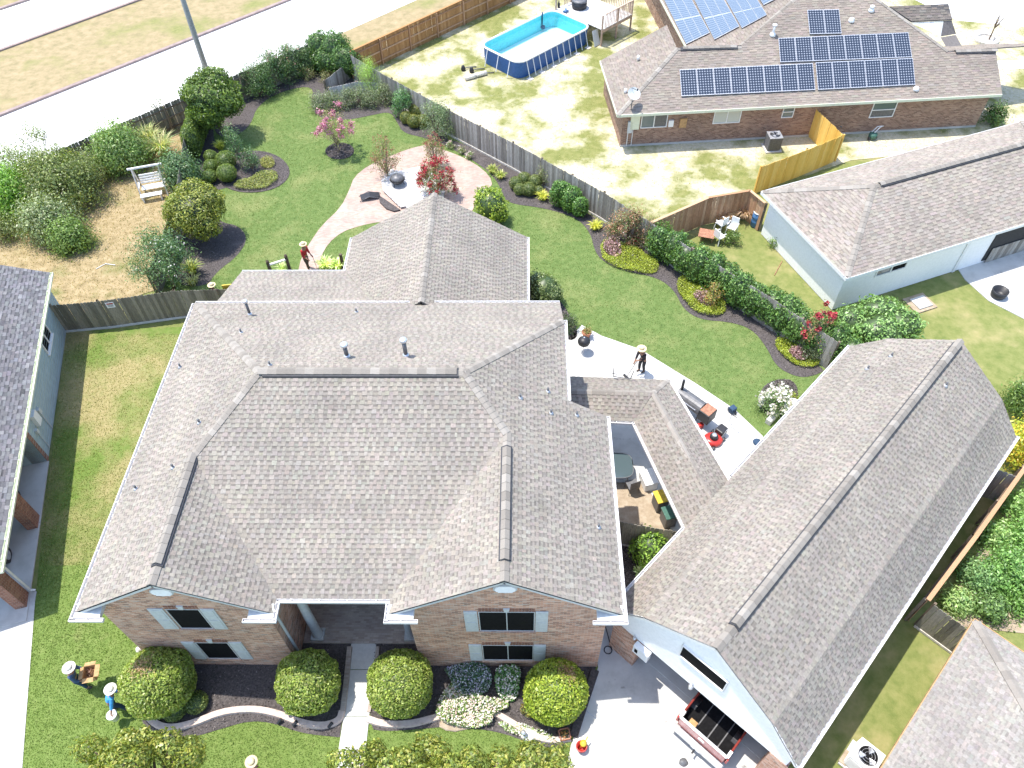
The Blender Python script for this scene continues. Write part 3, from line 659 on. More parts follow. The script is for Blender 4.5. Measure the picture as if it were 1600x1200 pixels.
# porch
mb = MB(HO); mb.box(-8.03, -3.67, 10.45, PY-.01, 0, .1); mb.build('porch_floor', 'porch_brick', house, bevel=.01)
for cx in (-7.52, -4.12):
    mb = MB(HO); mb.lathe([(.2, .1), (.2, .22), (.165, .26), (.165, .9), (.15, 3), (.135, 4.85), (.18, 4.9), (.2, 5.07)], (cx, 10.75, 0), 20); o = mb.build('column', 'trim_grey', house, True)
    mb = MB(HO); mb.cbox(cx, 10.75, .1, .46, .46, .1); mb.build('base', 'trim_grey', o)
mb = MB(HO); mb.box(-8.6, -3.1, 10.55, 10.95, 5.07-.22, 5.07); mb.build('porch_beam', 'trim_grey', house)
mb = MB(HO); mb.tube([(-7.99, 9.95, 5.05), (-7.99, 9.95, .25), (-7.85, 9.9, .12)], .05, 8); mb.build('downspout', 'trim_grey', house)
mb = MB(HO); mb.box(-6.7, -5.1, PY-.06, PY+.02, .1, 2.6); do = mb.build('door_frame', 'trim_grey', house)
mb = MB(HO); mb.box(-6.45, -5.4, PY-.08, PY-.05, .12, 2.35); dd = mb.build('door', 'trousers_brown', do)
window(house, (-5.3, PY, 0), (1, 0, 0), 2.95, 1.1, 1.35, (0, -1, 0), HO, 0, 'white_paint', 'window_glass')
# front windows, positions read off the photograph on the front wall plane
def onfront(px): return hit(px, (0, WY, 0), (0, 1, 0))
def frontwin(tl, br, mull, shutters, keystone=True):
    a, b = onfront(tl), onfront(br); x0, x1, z0, z1 = a[0], b[0], b[2], a[2]
    window(house, (x0, WY, 0), (1, 0, 0), z0, x1-x0, z1-z0, (0, -1, 0), HO, mull, 'trim_grey', 'screen_black', fw=.025, depth=.03, sill=False)
    mb = MB(HO); mb.box(x0-.05, x1+.05, WY-.07, WY, z0-.12, z0-.002); mb.build('brick_sill', 'house_brick', house)
    mb = MB(HO)
    n = max(3, int((x1-x0)/.1))
    for k in range(n):
        if abs((k+.5)/n-.5) < .55/n: continue
        mb.box(x0+(x1-x0)*k/n+.006, x0+(x1-x0)*(k+1)/n-.006, WY-.02, WY, z1+.003, z1+.21)
    mb.build('brick_lintel', 'orange_brick', house)
    cx = (x0+x1)/2; mb = MB(HO); mb.extr = None
    q = [(cx-.06, z1+.002), (cx+.06, z1+.002), (cx+.1, z1+.24), (cx-.1, z1+.24)]
    mb.mesh([(x, y, z) for y in (WY-.045, WY) for x, z in q], [(0, 1, 2, 3), (7, 6, 5, 4), (0, 4, 5, 1), (1, 5, 6, 2), (2, 6, 7, 3), (3, 7, 4, 0)]); mb.build('keystone', 'trim_grey', house)
    for (s0, s1) in shutters:
        mb = MB(HO); mb.box(s0, s1, WY-.035, WY, z0-.04, z1+.03); sh = mb.build('shutter', 'trim_grey', house, bevel=.006)
        hgt = z1-z0+.07
        for (pa, pb) in ((.06, .48), (.53, .94)):
            mb = MB(HO); mb.box(s0+.06, s1-.06, WY-.048, WY-.036, z0-.04+hgt*pa, z0-.04+hgt*pb); mb.build('panel', 'trim_grey', sh)
    return x0, x1, z0, z1
xa = lambda *p: onfront(p)[0]
frontwin((258, 951), (334, 981), 0, [(xa(232, 953), xa(256, 953)), (xa(312, 951), xa(334, 951))])
frontwin((304.5, 1003), (375, 1028), 0, [(xa(283, 1003), xa(303, 1003)), (xa(357, 1003), xa(377, 1003))])
frontwin((747, 955), (835, 985), 1, [(xa(724, 955), xa(745, 955)), (xa(837, 955), xa(857, 955))])
frontwin((753, 1007), (833, 1030.5), 1, [(xa(732, 1007), xa(752, 1007)), (xa(834, 1007), xa(853, 1007))])
for px in ((789.5, 922), (256, 927)):   # half round gable vents
    p = onfront(px); mb = MB(HO); R_ = .36; seg = [(p[0]+R_*math.cos(t), p[2]+.16+R_*.72*math.sin(t)) for t in np.linspace(0, 2*math.pi, 24, endpoint=False)]
    mb.mesh([(x, WY-.05, z) for x, z in seg]+[(x, WY, z) for x, z in seg], [tuple(range(24))]+[(i, 24+i, 24+(i+1) % 24, (i+1) % 24) for i in range(24)]); go = mb.build('gable_vent', 'trim_grey', house)
    for k in range(-3, 4):
        mb = MB(HO); hw = R_*.85*math.sqrt(max(.02, 1-(k/4.2)**2)); zc = p[2]+.16+k*.06; mb.obox((p[0], WY-.058, zc), (hw, 0, 0), (0, .012, -.01), (0, .004, .022)); mb.build('louvre', 'siding_white', go)
# porch side window of the left gable? only the brick return shows; house number plate left of the drive corner
# flues and small roof vents
def flue(px_top, px_base, plane_pt, plane_n, r=.075):
    b = hit(px_base, plane_pt, plane_n); zt = top_at(b, *px_top); mb = MB(HO)
    mb.tube([(b[0], b[1], b[2]-.1), (b[0], b[1], zt-.12)], r, 12); o = mb.build('flue_pipe', 'pipe_grey', house, True)
    mb = MB(HO); mb.lathe([(r*1.0, 0), (r*1.75, .02), (r*1.75, .1), (r*1.2, .13)], (b[0], b[1], zt-.13), 14); mb.build('cap', 'metal_light', o, True)
    mb = MB(HO); mb.lathe([(r*2.1, -.06), (r*1.15, .1)], (b[0], b[1], b[2]+.02), 14); mb.build('flashing', 'metal_light', o, True)
flue((539, 536), (542.5, 557.5), Kp(0, YB), nK); flue((626, 530), (634.5, 556), Kp(0, YB), nK); flue((382.5, 468.8), (391, 492), Kp(0, YB), nK, .055)
def small_vent(px, P, Nn, par, org):
    b = hit(px, P, Nn); mb = MB(org); mb.tube([b-A(0, 0, .05), b+A(0, 0, .2)], .038, 8); o = mb.build('vent_pipe', 'pipe_grey', par, True)
    mb = MB(org); mb.lathe([(.1, -.05), (.05, .06)], b+A(0, 0, .02), 10); mb.build('collar', 'soffit', o, True)
for px in ((377, 520), (422, 571), (557, 488)): small_vent(px, Kp(0, YB), nK, house, HO)
for px in ((282, 574), (312, 661), (271, 731), (213, 764)): small_vent(px, Lp(XL, 0), nL, house, HO)
for px in ((856, 612), (861, 646), (901, 649), (935, 824), (813, 622)): small_vent(px, Rp(XR, 0), nR, house, HO)
# ------------------------------------------------------------------ one-storey rear wing and covered walk (parts of the house)
WZ, WRG = 2.88, 5.5
wl, wr, wy, wx = -8.5, .12, 29.72, -4.22
mw = (WRG-WZ)/(wx-wl); mr = (WRG-WZ)/(wr-wx)
Wl = lambda x, y: A(x, y, WZ+mw*(x-wl)); Wr = lambda x, y: A(x, y, WZ+mr*(wr-x))
LZ, LY0 = 2.84, 27.28; ml = .36
Wb = lambda x, y: A(x, y, LZ+ml*(LY0-y))
# valley between the left slope of the wing and the low rear slope
def vx(y): return wl+(Wb(0, y)[2]-WZ)/mw
roof_slope(house, 'roof', Wl(wl, LY0), Wl(wl, wy), Wl(wx, wy), [[Wl(wl, wy), Wl(wl, LY0), Wl(vx(22.5), 22.5), Wl(wx, 22.5), Wl(wx, wy)]], org=HO, seed=11)
roof_slope(house, 'roof', Wr(wr, 22.5), Wr(wr, wy), Wr(wx, wy), [[Wr(wr, wy), Wr(wr, 22.5), Wr(wx, 22.5), Wr(wx, wy)]], org=HO, seed=12)
roof_slope(house, 'roof', Wb(-13.45, LY0), Wb(wl, LY0), Wb(-10, 22.5), [[Wb(-13.45, LY0), Wb(wl+.05, LY0), Wb(vx(22.5), 22.5), Wb(-13.45, 22.5)]], org=HO, seed=13)
ridge_caps(house, Wl(wx, 22.5), Wl(wx, wy), nrm((-1, 0, -mw)), nrm((1, 0, -mr)), HO, lift=.028)
gutter(house, (wl, LY0, WZ), (wl, wy, WZ), (-1, 0, 0), HO); gutter(house, (wr, 22.6, WZ), (wr, wy, WZ), (1, 0, 0), HO); gutter(house, (-13.45, LY0, LZ), (wl-.13, LY0, LZ), (0, 1, 0), HO)
mb = MB(HO); wall_loop(mb, [(wr-.35, 22.3), (wr-.35, wy-.3), (wl+.35, wy-.3), (wl+.35, LY0-.35), (-13.2, LY0-.35), (-13.2, 22.3)], 0, WZ-.05)
mb.poly([(wr-.35, wy-.3, WZ-.05), (wx, wy-.3, WRG-.12), (wl+.35, wy-.3, WZ-.05)]); mb.poly([(-13.2, LY0-.35, WZ-.05), (-13.2, 22.3, WZ-.05), (-13.2, 22.3, 4.5)]); mb.build('wall', 'house_brick', house)
for xe in (wl, wr):
    mb = MB(HO); a, b = A(wx, wy-.012, WRG-.07), A(xe, wy-.012, WZ-.07); mb.obox((a+b)/2, (b-a)/2, (0, .014, 0), nrm(np.cross(b-a, (0, 1, 0)))*.06); mb.build('barge_board', 'white_paint', house)
# covered walk
cw = T('covered_walkway', 'low shingled covered walkway bending between brick house and long garage', 'walkway roof', A(5.5, 18, 0))
CO = A(5.5, 18, 0); cz, crz = 2.6, 3.12
o1, o2, o3 = A(1.2, 21.0, cz), A(6.03, 20.78, cz), A(7.95, 15.1, cz); i1, i2, i3 = A(2.7, 18.68, cz), A(4.42, 18.6, cz), A(6.0, 13.25, cz)
r1, r2, r3 = A(1.2, 19.75, crz), A(5.22, 19.66, crz), A(7.0, 14.1, crz)
roof_slope(cw, 'roof', o1, o2, r1, [[o1, o2, r2, r1]], org=CO, seed=21, palette=PAL_BROWN); roof_slope(cw, 'roof', i1, i2, r1, [[A(1.2, 18.76, cz), i2, r2, r1]], org=CO, seed=22, palette=PAL_BROWN)
roof_slope(cw, 'roof', o2, o3, r2, [[o2, o3, r3, r2]], org=CO, seed=23, palette=PAL_BROWN); roof_slope(cw, 'roof', i2, i3, r2, [[i2, i3, r3, r2]], org=CO, seed=24, palette=PAL_BROWN)
dn = nrm(np.cross(o3-o2, (0, 0, 1))); sdo = nrm((o2+o3)/2-(r2+r3)/2); sdi = nrm((i2+i3)/2-(r2+r3)/2)
ridge_caps(cw, r1, r2, nrm((0, 1.3, -.5)), nrm((0, -1.1, -.5)), CO, lift=.03, half=.14); ridge_caps(cw, r2, r3, sdo, sdi, CO, lift=.03, half=.14)
s1, s2 = hipdirs(o2, r2, np.cross(o2-o1, r1-o1)*1., np.cross(o3-o2, r2-o2)); ridge_caps(cw, o2, r2, s1, s2, CO, lift=.02, half=.11, step=.2)
dw = nrm(o3-o2); on = A(-dw[1], dw[0], 0); on = on if on[0] > 0 else -on
gutter(cw, i1+A(.3, 0, 0), i2, (0, -1, 0), CO, wdt=.1); gutter(cw, i2, i2+(i3-i2)*.95, -on, CO, wdt=.1); gutter(cw, o2, o2+(o3-o2)*.93, on, CO, wdt=.1)
mb = MB(CO); mb.poly([p-A(0, 0, .1) for p in (o1, o2, r2, i2, i1, r1)]); mb.poly([p-A(0, 0, .1) for p in (o2, o3, i3, i2)]); mb.build('ceiling', 'soffit', cw)
for q in (o2*.9+r2*.1, o2+(o3-o2)*.5-on*.15, o2+(o3-o2)*.88-on*.15, o1*.5+o2*.5-A(0, .15, 0)):
    mb = MB(CO); mb.cbox(q[0], q[1], 0, .13, .13, cz-.05, .3); mb.build('post', 'trim_grey', cw)
# small antenna-like bracket lying on the walkway roof edge
mb = MB(CO); b0 = G(958, 588, 2.75); b1 = G(985, 592, 2.75)
mb.tube([b0, b1], .02, 6); mb.tube([b0, b0+A(0, .1, .45)], .018, 6); mb.tube([b1, b1+A(.1, .05, .45)], .018, 6); mb.tube([b0+A(-.05, .1, .1), b0+A(.12, -.1, .25)], .018, 6); mb.build('roof_bracket', 'pipe_grey', cw)
# ================================================================== long gambrel garage
ga, gb = nrm((.683, .730, 0)), nrm((.730, -.683, 0))
def GQ(l, a, z): return ga*a+gb*l+A(0, 0, z)
A0, A1, LC = 9.58, 25.7, -1.58
LE, LB, RB, RE = LC-3.47, LC-2.3, LC+2.28, LC+3.45
ZRd, ZBk, ZEv = 6.05, 4.45, 3.13
GO = GQ(LC, 17, 0)
gar = T('garage', 'long detached garage with grey barn shaped shingle roof and white siding gable', 'garage', GO)
q = lambda l, z: (lambda a: GQ(l, a, z))
def slopeg(l0, z0, l1, z1, seed):
    roof_slope(gar, 'roof', GQ(l0, A0, z0), GQ(l0, A1, z0), GQ(l1, A1, z1), [[GQ(l0, A0, z0), GQ(l0, A1, z0), GQ(l1, A1, z1), GQ(l1, A0, z1)]], org=GO, seed=seed)
slopeg(LE, ZEv, LB, ZBk, 31); slopeg(LB, ZBk, LC, ZRd, 32); slopeg(RB, ZBk, LC, ZRd, 33); slopeg(RE, ZEv, RB, ZBk, 34)
ridge_caps(gar, GQ(LC, A0, ZRd), GQ(LC, A1, ZRd), nrm(GQ(LB, 0, ZBk)-GQ(LC, 0, ZRd)), nrm(GQ(RB, 0, ZBk)-GQ(LC, 0, ZRd)), GO, vent=True, vent_ends=(.055, .985), step=.31, half=.17)
gutter(gar, GQ(LE, A0+.5, ZEv), GQ(LE, 13.75, ZEv), -gb, GO); gutter(gar, GQ(LE, 16.75, ZEv), GQ(LE, A1, ZEv), -gb, GO); gutter(gar, GQ(RE, A0, ZEv), GQ(RE, A1+.1, ZEv), gb, GO)
WLf, WRt, WA, WB = LC-3.25, LC+3.25, A0+.17, A1-.2
def gz(l):
    d = abs(l-LC); return (ZRd-(ZRd-ZBk)*d/2.29 if d < 2.29 else ZBk-(ZBk-ZEv)*(d-2.29)/1.17)-.07
# front: lap siding boards above the door opening, each clipped to the gable outline
DL_, DR_, DZ = -3.85, 1.12, 2.28
WNL, WNR, WNZ0, WNZ1 = -2.5, -.88, 3.62, 4.42
nb = 0; bh = .178; z = DZ
def edge_l(z, s):
    # lateral half extent of the gable at height z
    if z <= ZBk-.07: d = 2.29+(ZBk-.07-z)/(ZBk-ZEv)*1.17; d = min(d, 3.25)
    else: d = 2.29*(ZRd-.07-z)/(ZRd-ZBk)
    return LC+s*max(d, .0)
def board(l0b, l1b, l0t, l1t, z0, z1):
    mb = MB(GO); a = WA
    P = [GQ(l0b, a-.022, z0), GQ(l1b, a-.022, z0), GQ(l1t, a-.004, z1), GQ(l0t, a-.004, z1), GQ(l0b, a, z0), GQ(l1b, a, z0)]
    mb.mesh(P, [(0, 1, 2, 3), (4, 5, 1, 0)]); mb.build('siding_board', 'siding_white', gar)
mb = MB(GO)   # backing wall of the gable, behind the boards
mb.poly([GQ(WLf, WA+.01, DZ), GQ(WRt, WA+.01, DZ), GQ(WRt, WA+.01, gz(WRt)), GQ(RB, WA+.01, gz(RB)), GQ(LC, WA+.01, gz(LC)), GQ(LB, WA+.01, gz(LB)), GQ(WLf, WA+.01, gz(WLf))])
mb.build('gable_wall', 'siding_white', gar)
while z < ZRd-.15:
    z1 = min(z+bh, ZRd-.09); eb, et = edge_l(z, -1), edge_l(z1, -1); fb, ft = edge_l(z, 1), edge_l(z1, 1)
    if z1 > WNZ0 and z < WNZ1: board(eb, WNL-.02, et, WNL-.02, z, z1); board(WNR+.02, fb, WNR+.02, ft, z, z1)
    else: board(eb, fb, et, ft, z, z1)
    z += bh
window(gar, GQ(WNL, WA-.02, 0), gb, WNZ0, WNR-WNL, WNZ1-WNZ0, -ga, GO, 0, 'white_paint', 'screen_black', fw=.03, sill=False)
# brick piers, side walls, rear, interior
for l0, l1 in ((WLf-.07, DL_), (DR_, WRt+.07)):
    mb = MB(GO); c = GQ((l0+l1)/2, WA+.21, (DZ-.01)/2); mb.obox(c, gb*(l1-l0)/2, ga*.25, A(0, 0, (DZ-.01)/2)); mb.build('brick_pier', 'house_brick', gar)
for l, nm in ((WLf, 'left'), (WRt, 'right')):
    mb = MB(GO); mb.obox(GQ(l, (WA+.5+WB)/2, 1.53), gb*.07, ga*(WB-WA-.5)/2, A(0, 0, 1.53)); mb.build('side_wall', 'siding_white', gar)
mb = MB(GO); mb.obox(GQ(LC, WB, 1.53), gb*3.2, ga*.06, A(0, 0, 1.53)); mb.poly([GQ(WRt, WB+.05, 3.06), GQ(WLf, WB+.05, 3.06), GQ(LB, WB+.05, gz(LB)), GQ(LC, WB+.05, gz(LC)), GQ(RB, WB+.05, gz(RB))]); mb.build('rear_wall', 'siding_white', gar)
mb = MB(GO); mb.obox(GQ(LC, (WA+WB)/2+.3, .02), gb*3.15, ga*(WB-WA-.3)/2, A(0, 0, .015)); mb.build('floor', 'concrete', gar)
mb = MB(GO); mb.obox(GQ(LC, (WA+WB)/2+.3, 2.72), gb*3.15, ga*(WB-WA-.8)/2, A(0, 0, .02)); mb.build('ceiling', 'dark_interior', gar)
mb = MB(GO)   # raised sectional door under the ceiling
mb.obox(GQ(LC, WA+1.6, 2.5), gb*2.4, ga*1.3, A(0, 0, .02)); mb.build('raised_door', 'siding_white', gar)
mb = MB(GO)   # barge boards
pts = [(LE, ZEv), (LB, ZBk), (LC, ZRd), (RB, ZBk), (RE, ZEv)]
for (l0, z0), (l1, z1) in zip(pts, pts[1:]):
    p, r_ = GQ(l0, A0+.012, z0-.09), GQ(l1, A0+.012, z1-.09); bo = MB(GO); bo.obox((p+r_)/2, (r_-p)/2, ga*.012, nrm(np.cross(r_-p, ga))*.07); bo.build('barge_board', 'white_paint', gar)
    p2, r2_ = GQ(l0, 0, z0-.04), GQ(l1, 0, z1-.04)
mb = MB(GO)   # wall lamp between the doors, and the meter box on the pier
lp = GQ(-1.75, WA-.1, 2.42); mb.tube([lp+ga*.1, lp, lp-A(0, 0, .06)], .025, 8); mb.lathe([(.07, -.14), (.09, -.03), (.03, .03)], lp-A(0, 0, .05), 12); mb.build('wall_lamp', 'metal_light', gar, True)
mb = MB(GO); mb.obox(GQ(-3.62, WA-.16, 2.02), gb*.3, ga*.11, A(0, 0, .27)); bx_ = mb.build('meter_box', 'plastic_white', gar, bevel=.02)
mb = MB(GO); mb.obox(GQ(-3.78, WA-.275, 2.02), gb*.06, ga*.006, A(0, 0, .12)); mb.build('display', 'screen_black', bx_)
mb = MB(GO); mb.lathe([(.05, 0), (.06, .08), (.02, .12)], GQ(-4.02, WA-.1, 2.3), 10); mb.build('floodlight', 'metal_light', gar, True)
nGl = nrm(np.cross(GQ(LB, A1, ZBk)-GQ(LB, A0, ZBk), GQ(LC, A0, ZRd)-GQ(LB, A0, ZBk))); nGr = nrm(np.cross(GQ(RB, A0, ZBk)-GQ(RB, A1, ZBk), GQ(LC, A0, ZRd)-GQ(RB, A0, ZBk)))
for px in ((1355, 577), (1392, 557)): small_vent(px, GQ(LC, A0, ZRd), nGl, gar, GO)
small_vent((1477, 603), GQ(LC, A0, ZRd), nGr, gar, GO)
mb = MB(GO); p = GQ(RE+.02, 17.6, 2.5); mb.obox(GQ(RE-.03, 18.0, 2.75), gb*.02, ga*.6, A(0, 0, .22)); mb.build('side_window', 'white_paint', gar)
# downpipe run off the gutter towards the house corner
mb = MB(GO); mb.tube([GQ(LE-.05, A0+.55, 3.0), GQ(LE-.3, A0-.1, 2.9), GQ(LE-.35, A0-.15, .2)], .045, 8); mb.build('downspout', 'metal_light', gar)
# ================================================================== red pickup backed out of the garage
TC = -.62
TO = GQ(TC, WA+2, 0)
tr = T('pickup_truck', 'dark red pickup truck with pale bumper parked half inside the garage doorway', 'truck', TO)
def tb(l0, l1, a0, a1, z0, z1): return GQ(TC+(l0+l1)/2, (a0+a1)/2, (z0+z1)/2), gb*(l1-l0)/2, ga*(a1-a0)/2, A(0, 0, (z1-z0)/2)
ta = WA-.72    # tail of the truck
mb = MB(TO)
for s in (-1, 1): mb.obox(*tb(s*.94-.07*(s > 0), s*.94+.07*(s < 0), ta+.06, ta+5.2, .55, 1.12))
mb.obox(*tb(-.86, .86, ta+1.95, ta+2.03, .6, 1.12)); mb.obox(*tb(-.93, .93, ta+3.9, ta+5.3, .5, 1.1)); mb.build('body', 'truck_red', tr, bevel=.04)
mb = MB(TO); mb.obox(*tb(-.86, .86, ta+.1, ta+1.95, .6, .66)); bedo = mb.build('truck_bed', 'screen_black', tr)
for s in (-.35, .1, .5):
    mb = MB(TO); mb.obox(*tb(s-.02, s+.02, ta+.12, ta+1.9, .665, .685)); mb.build('bed_rib', 'pipe_grey', bedo)
mb = MB(TO); mb.obox(*tb(-.88, .88, ta, ta+.08, .56, 1.14)); tg = mb.build('tailgate', 'truck_red', tr, bevel=.02)
mb = MB(TO); mb.obox(*tb(-.9, .9, ta+.0, ta+.1, 1.143, 1.165)); mb.build('top_trim', 'metal_light', tg)
mb = MB(TO); mb.obox(*tb(-.11, .11, ta-.025, ta, .88, .98)); mb.build('handle', 'plastic_white', tg)
mb = MB(TO); mb.obox(*tb(-.96, .96, ta-.22, ta-.01, .42, .58)); bp = mb.build('bumper', 'metal_light', tr, bevel=.03)
mb = MB(TO); mb.tube([GQ(TC, ta-.2, .45), GQ(TC, ta-.38, .45), GQ(TC, ta-.38, .52)], .03, 8); mb.build('hitch', 'plastic_black', bp)
mb = MB(TO); mb.obox(*tb(-.16, .16, ta-.235, ta-.222, .45, .55)); mb.build('number_plate', 'plastic_white', bp)
for s in (-1, 1):
    mb = MB(TO); mb.obox(*tb(s*.955-.03, s*.955+.03, ta+.02, ta+.16, .68, 1.06)); mb.build('tail_light', 'red_paint', tr, bevel=.01)
    mb = MB(TO); mb.obox(*tb(s*.9-.05, s*.9+.05, ta+.05, ta+.3, 1.125, 1.2)); mb.build('stake_post', 'plastic_white', tr)
mb = MB(TO); vs = [tb(-.9, .9, ta+2.05, ta+3.95, 1.1, 1.2)[0]]
def trap(a0, a1, a2, a3, z0, z1, w0, w1):
    return [GQ(TC-w0, a0, z0), GQ(TC+w0, a0, z0), GQ(TC+w0, a1, z0), GQ(TC-w0, a1, z0), GQ(TC-w1, a2, z1), GQ(TC+w1, a2, z1), GQ(TC+w1, a3, z1), GQ(TC-w1, a3, z1)]
BF = [(0, 3, 2, 1), (4, 5, 6, 7), (0, 1, 5, 4), (1, 2, 6, 5), (2, 3, 7, 6), (3, 0, 4, 7)]
mb.mesh(trap(ta+2.0, ta+4.0, ta+2.15, ta+3.5, 1.1, 1.75, .92, .75), BF); mb.build('cab', 'truck_red', tr)
mb = MB(TO); mb.mesh([p-ga*.02 for p in trap(ta+2.02, ta+2.1, ta+2.13, ta+2.2, 1.2, 1.65, .78, .68)], BF); mb.build('rear_window', 'window_glass', tr)
for s in (-1, 1):
    for aa in (ta+.95, ta+4.2):
        mb = MB(TO); c = GQ(TC+s*.82, aa, .37); mb.tube([c-gb*.12, c+gb*.12], .37, 20); wo = mb.build('wheel', 'plastic_black', tr)
        mb = MB(TO); mb.tube([c+gb*s*.1, c+gb*s*.125], .2, 14); mb.build('rim', 'metal_light', wo)
mb = MB(TO); c = GQ(TC-.5, ta+.3, .72); mb.obox(c, gb*.13, ga*.1, A(0, 0, .1)); mb.build('tool_box', 'cardboard', tr)
# ================================================================== neighbour house on the left (dark roof, blue siding)
lu, ln = nrm((.269, -.963, 0)), nrm((.963, .269, 0))
def LQ(u, n, z): return lu*u+ln*n+A(0, 0, z)
LO = LQ(-24, -18, 0)
lh = T('blue_siding_house', 'house with dark slate shingle roof, blue siding wall and open brick columned carport', 'house', LO)
NE, NW, ULO, UHI, ZL = -14.57, -14.87, -32.5, -16.4, 2.72
roof_slope(lh, 'roof', LQ(ULO, NE, ZL), LQ(UHI, NE, ZL), LQ(UHI, NE-7, ZL+3.6), [[LQ(ULO, NE, ZL), LQ(UHI, NE, ZL), LQ(UHI, NE-7, ZL+3.6), LQ(ULO, NE-7, ZL+3.6)]], palette=PAL_BLUE, org=LO, seed=41, seg=(.14, .3), row=.15)
roof_slope(lh, 'roof', LQ(ULO, NE-14, ZL), LQ(UHI, NE-14, ZL), LQ(UHI, NE-7, ZL+3.6), [[LQ(ULO, NE-14, ZL), LQ(UHI, NE-14, ZL), LQ(UHI, NE-7, ZL+3.6), LQ(ULO, NE-7, ZL+3.6)]], palette=PAL_BLUE, org=LO, seed=42, seg=(.4, .8), row=.3)
gutter(lh, LQ(ULO, NE, ZL), LQ(UHI, NE, ZL), ln, LO, 'gutter_cream', wdt=.14)
mb = MB(LO); p, r_ = LQ(ULO+.012, NE, ZL-.1), LQ(ULO+.012, NE-7, ZL+3.5); mb.obox((p+r_)/2, (r_-p)/2, lu*.014, nrm(np.cross(r_-p, lu))*.09); mb.build('barge_board', 'trim_grey', lh)
US = -23.2
mb = MB(LO); mb.obox(LQ((ULO+.3+US)/2, NW-4, 1.32), lu*(US-ULO-.3)/2, ln*4, A(0, 0, 1.32)); mb.build('wall', 'siding_blue', lh)
mb = MB(LO); mb.mesh([LQ(ULO+.3, NW, 2.64), LQ(ULO+.3, NE-13.7, 2.64), LQ(ULO+.3, NE-7, ZL+3.4)], [(0, 1, 2)]); mb.build('gable_wall', 'siding_blue', lh)
for k in range(1, 14):   # lap boards seen on the shaded wall
    mb = MB(LO); mb.obox(LQ((ULO+.3+US)/2, NW+.006, k*.19), lu*(US-ULO-.32)/2, ln*.006, A(0, 0, .006)); mb.build('siding_board', 'siding_blue', lh)
def onl(px): return hit(px, LQ(0, NW, 0), ln)
wa, wb = onl((66, 505)), onl((78, 520)); wa_u, wb_u = -30.2, -28.9
pa = onl((79.5, 521)); pb = onl((74, 553))
u0, u1 = pa @ lu, pb @ lu; window(lh, LQ(u0, NW, 0), lu, pa[2]-.02, u1-u0, 1.1, ln, LO, 1, 'white_paint', 'screen_black')
mb = MB(LO); mb.obox(LQ(US-.13, NW-.3, 1.3), lu*.13, ln*.31, A(0, 0, 1.3)); mb.build('brick_corner', 'orange_brick', lh)
# meter boxes and pipes on the wall
pbx = onl((58, 660)); bu = pbx @ lu
mb = MB(LO); mb.obox(LQ(bu, NW+.08, 1.55), lu*.22, ln*.08, A(0, 0, .32)); mb.build('meter_box', 'plastic_white', lh)
mb = MB(LO); mb.obox(LQ(bu-.55, NW+.06, 1.35), lu*.1, ln*.06, A(0, 0, .15)); mb.tube([LQ(bu-.55, NW+.05, 1.2), LQ(bu-.55, NW+.05, .15)], .025, 6); mb.build('conduit_box', 'trim_grey', lh)
mb = MB(LO); mb.obox(LQ(bu+.5, NW+.05, 1.25), lu*.08, ln*.05, A(0, 0, .12)); mb.tube([LQ(bu+.5, NW+.04, 1.15), LQ(bu+.5, NW+.04, .1)], .02, 6); mb.build('conduit_box', 'trim_grey', lh)
for px in ((70, 822), (53, 945)):
    b_ = G(*px); uu = b_ @ lu; 
    mb = MB(LO); mb.obox(LQ(uu-.25, NW-.2, 1.3), lu*.3, ln*.2, A(0, 0, 1.3)); mb.build('brick_column', 'orange_brick', lh)
mb = MB(LO); p = LQ(G(55, 925) @ lu-.05, NW+.09, 0); mb.tube([p+A(0, 0, 2.6), p+A(0, 0, .15), p+A(0, 0, .06)+ln*.15], .045, 6); mb.build('downspout', 'gutter_white', lh)
mb = MB(LO); mb.obox(LQ((US+UHI+.6)/2, NW-3.3, .02), lu*(UHI+.6-US)/2, ln*3.35, A(0, 0, .03)); mb.build('carport_floor', 'concrete', lh)
mb = MB(LO); mb.poly([LQ(US, NW-6, 2.6), LQ(US, NE, 2.6), LQ(UHI, NE, 2.6), LQ(UHI, NW-6, 2.6)]); mb.build('carport_ceiling', 'soffit', lh)
mb = MB(LO); mb.obox(LQ((US+UHI)/2, NW-6.2, 1.3), lu*3.4, ln*.1, A(0, 0, 1.3)); mb.build('carport_rear_wall', 'siding_blue', lh)
# car under the carport (only a wheel shows)
wc = G(8, 868, .33); wu, wn = wc @ lu, wc @ ln
CO2 = LQ(wu-1.4, wn-.9, 0); car = T('parked_car', 'dark car parked inside the carport with one wheel showing', 'car', CO2)
def cq(u, n, z): return LQ(wu+u, wn+n, z)
mb = MB(CO2); prof = [(-3.5, .3), (-3.55, .75), (-3.2, .95), (-2.6, 1.0), (-2.0, 1.4), (-.4, 1.42), (.4, .98), (.75, .9), (.85, .6), (.8, .3)]
n_ = len(prof); vs = [cq(u, -1.72+.03, z) for u, z in prof]+[cq(u, -.04, z) for u, z in prof]
mb.mesh(vs, [tuple(range(n_-1, -1, -1)), tuple(range(n_, 2*n_))]+[(i, (i+1) % n_, n_+(i+1) % n_, n_+i) for i in range(n_)]); mb.build('body', 'trousers_dark', car, bevel=.05)
for du in (0, -2.7):
    for dn_ in (0, -1.75):
        mb = MB(CO2); c = cq(du, dn_, .33); mb.tube([c-ln*.1, c+ln*.1], .33, 20); wo = mb.build('wheel', 'plastic_black', car)
        mb = MB(CO2); mb.tube([c+ln*(.1 if dn_ == 0 else -.1), c+ln*(.115 if dn_ == 0 else -.115)], .2, 14); mb.build('rim', 'metal_light', wo)
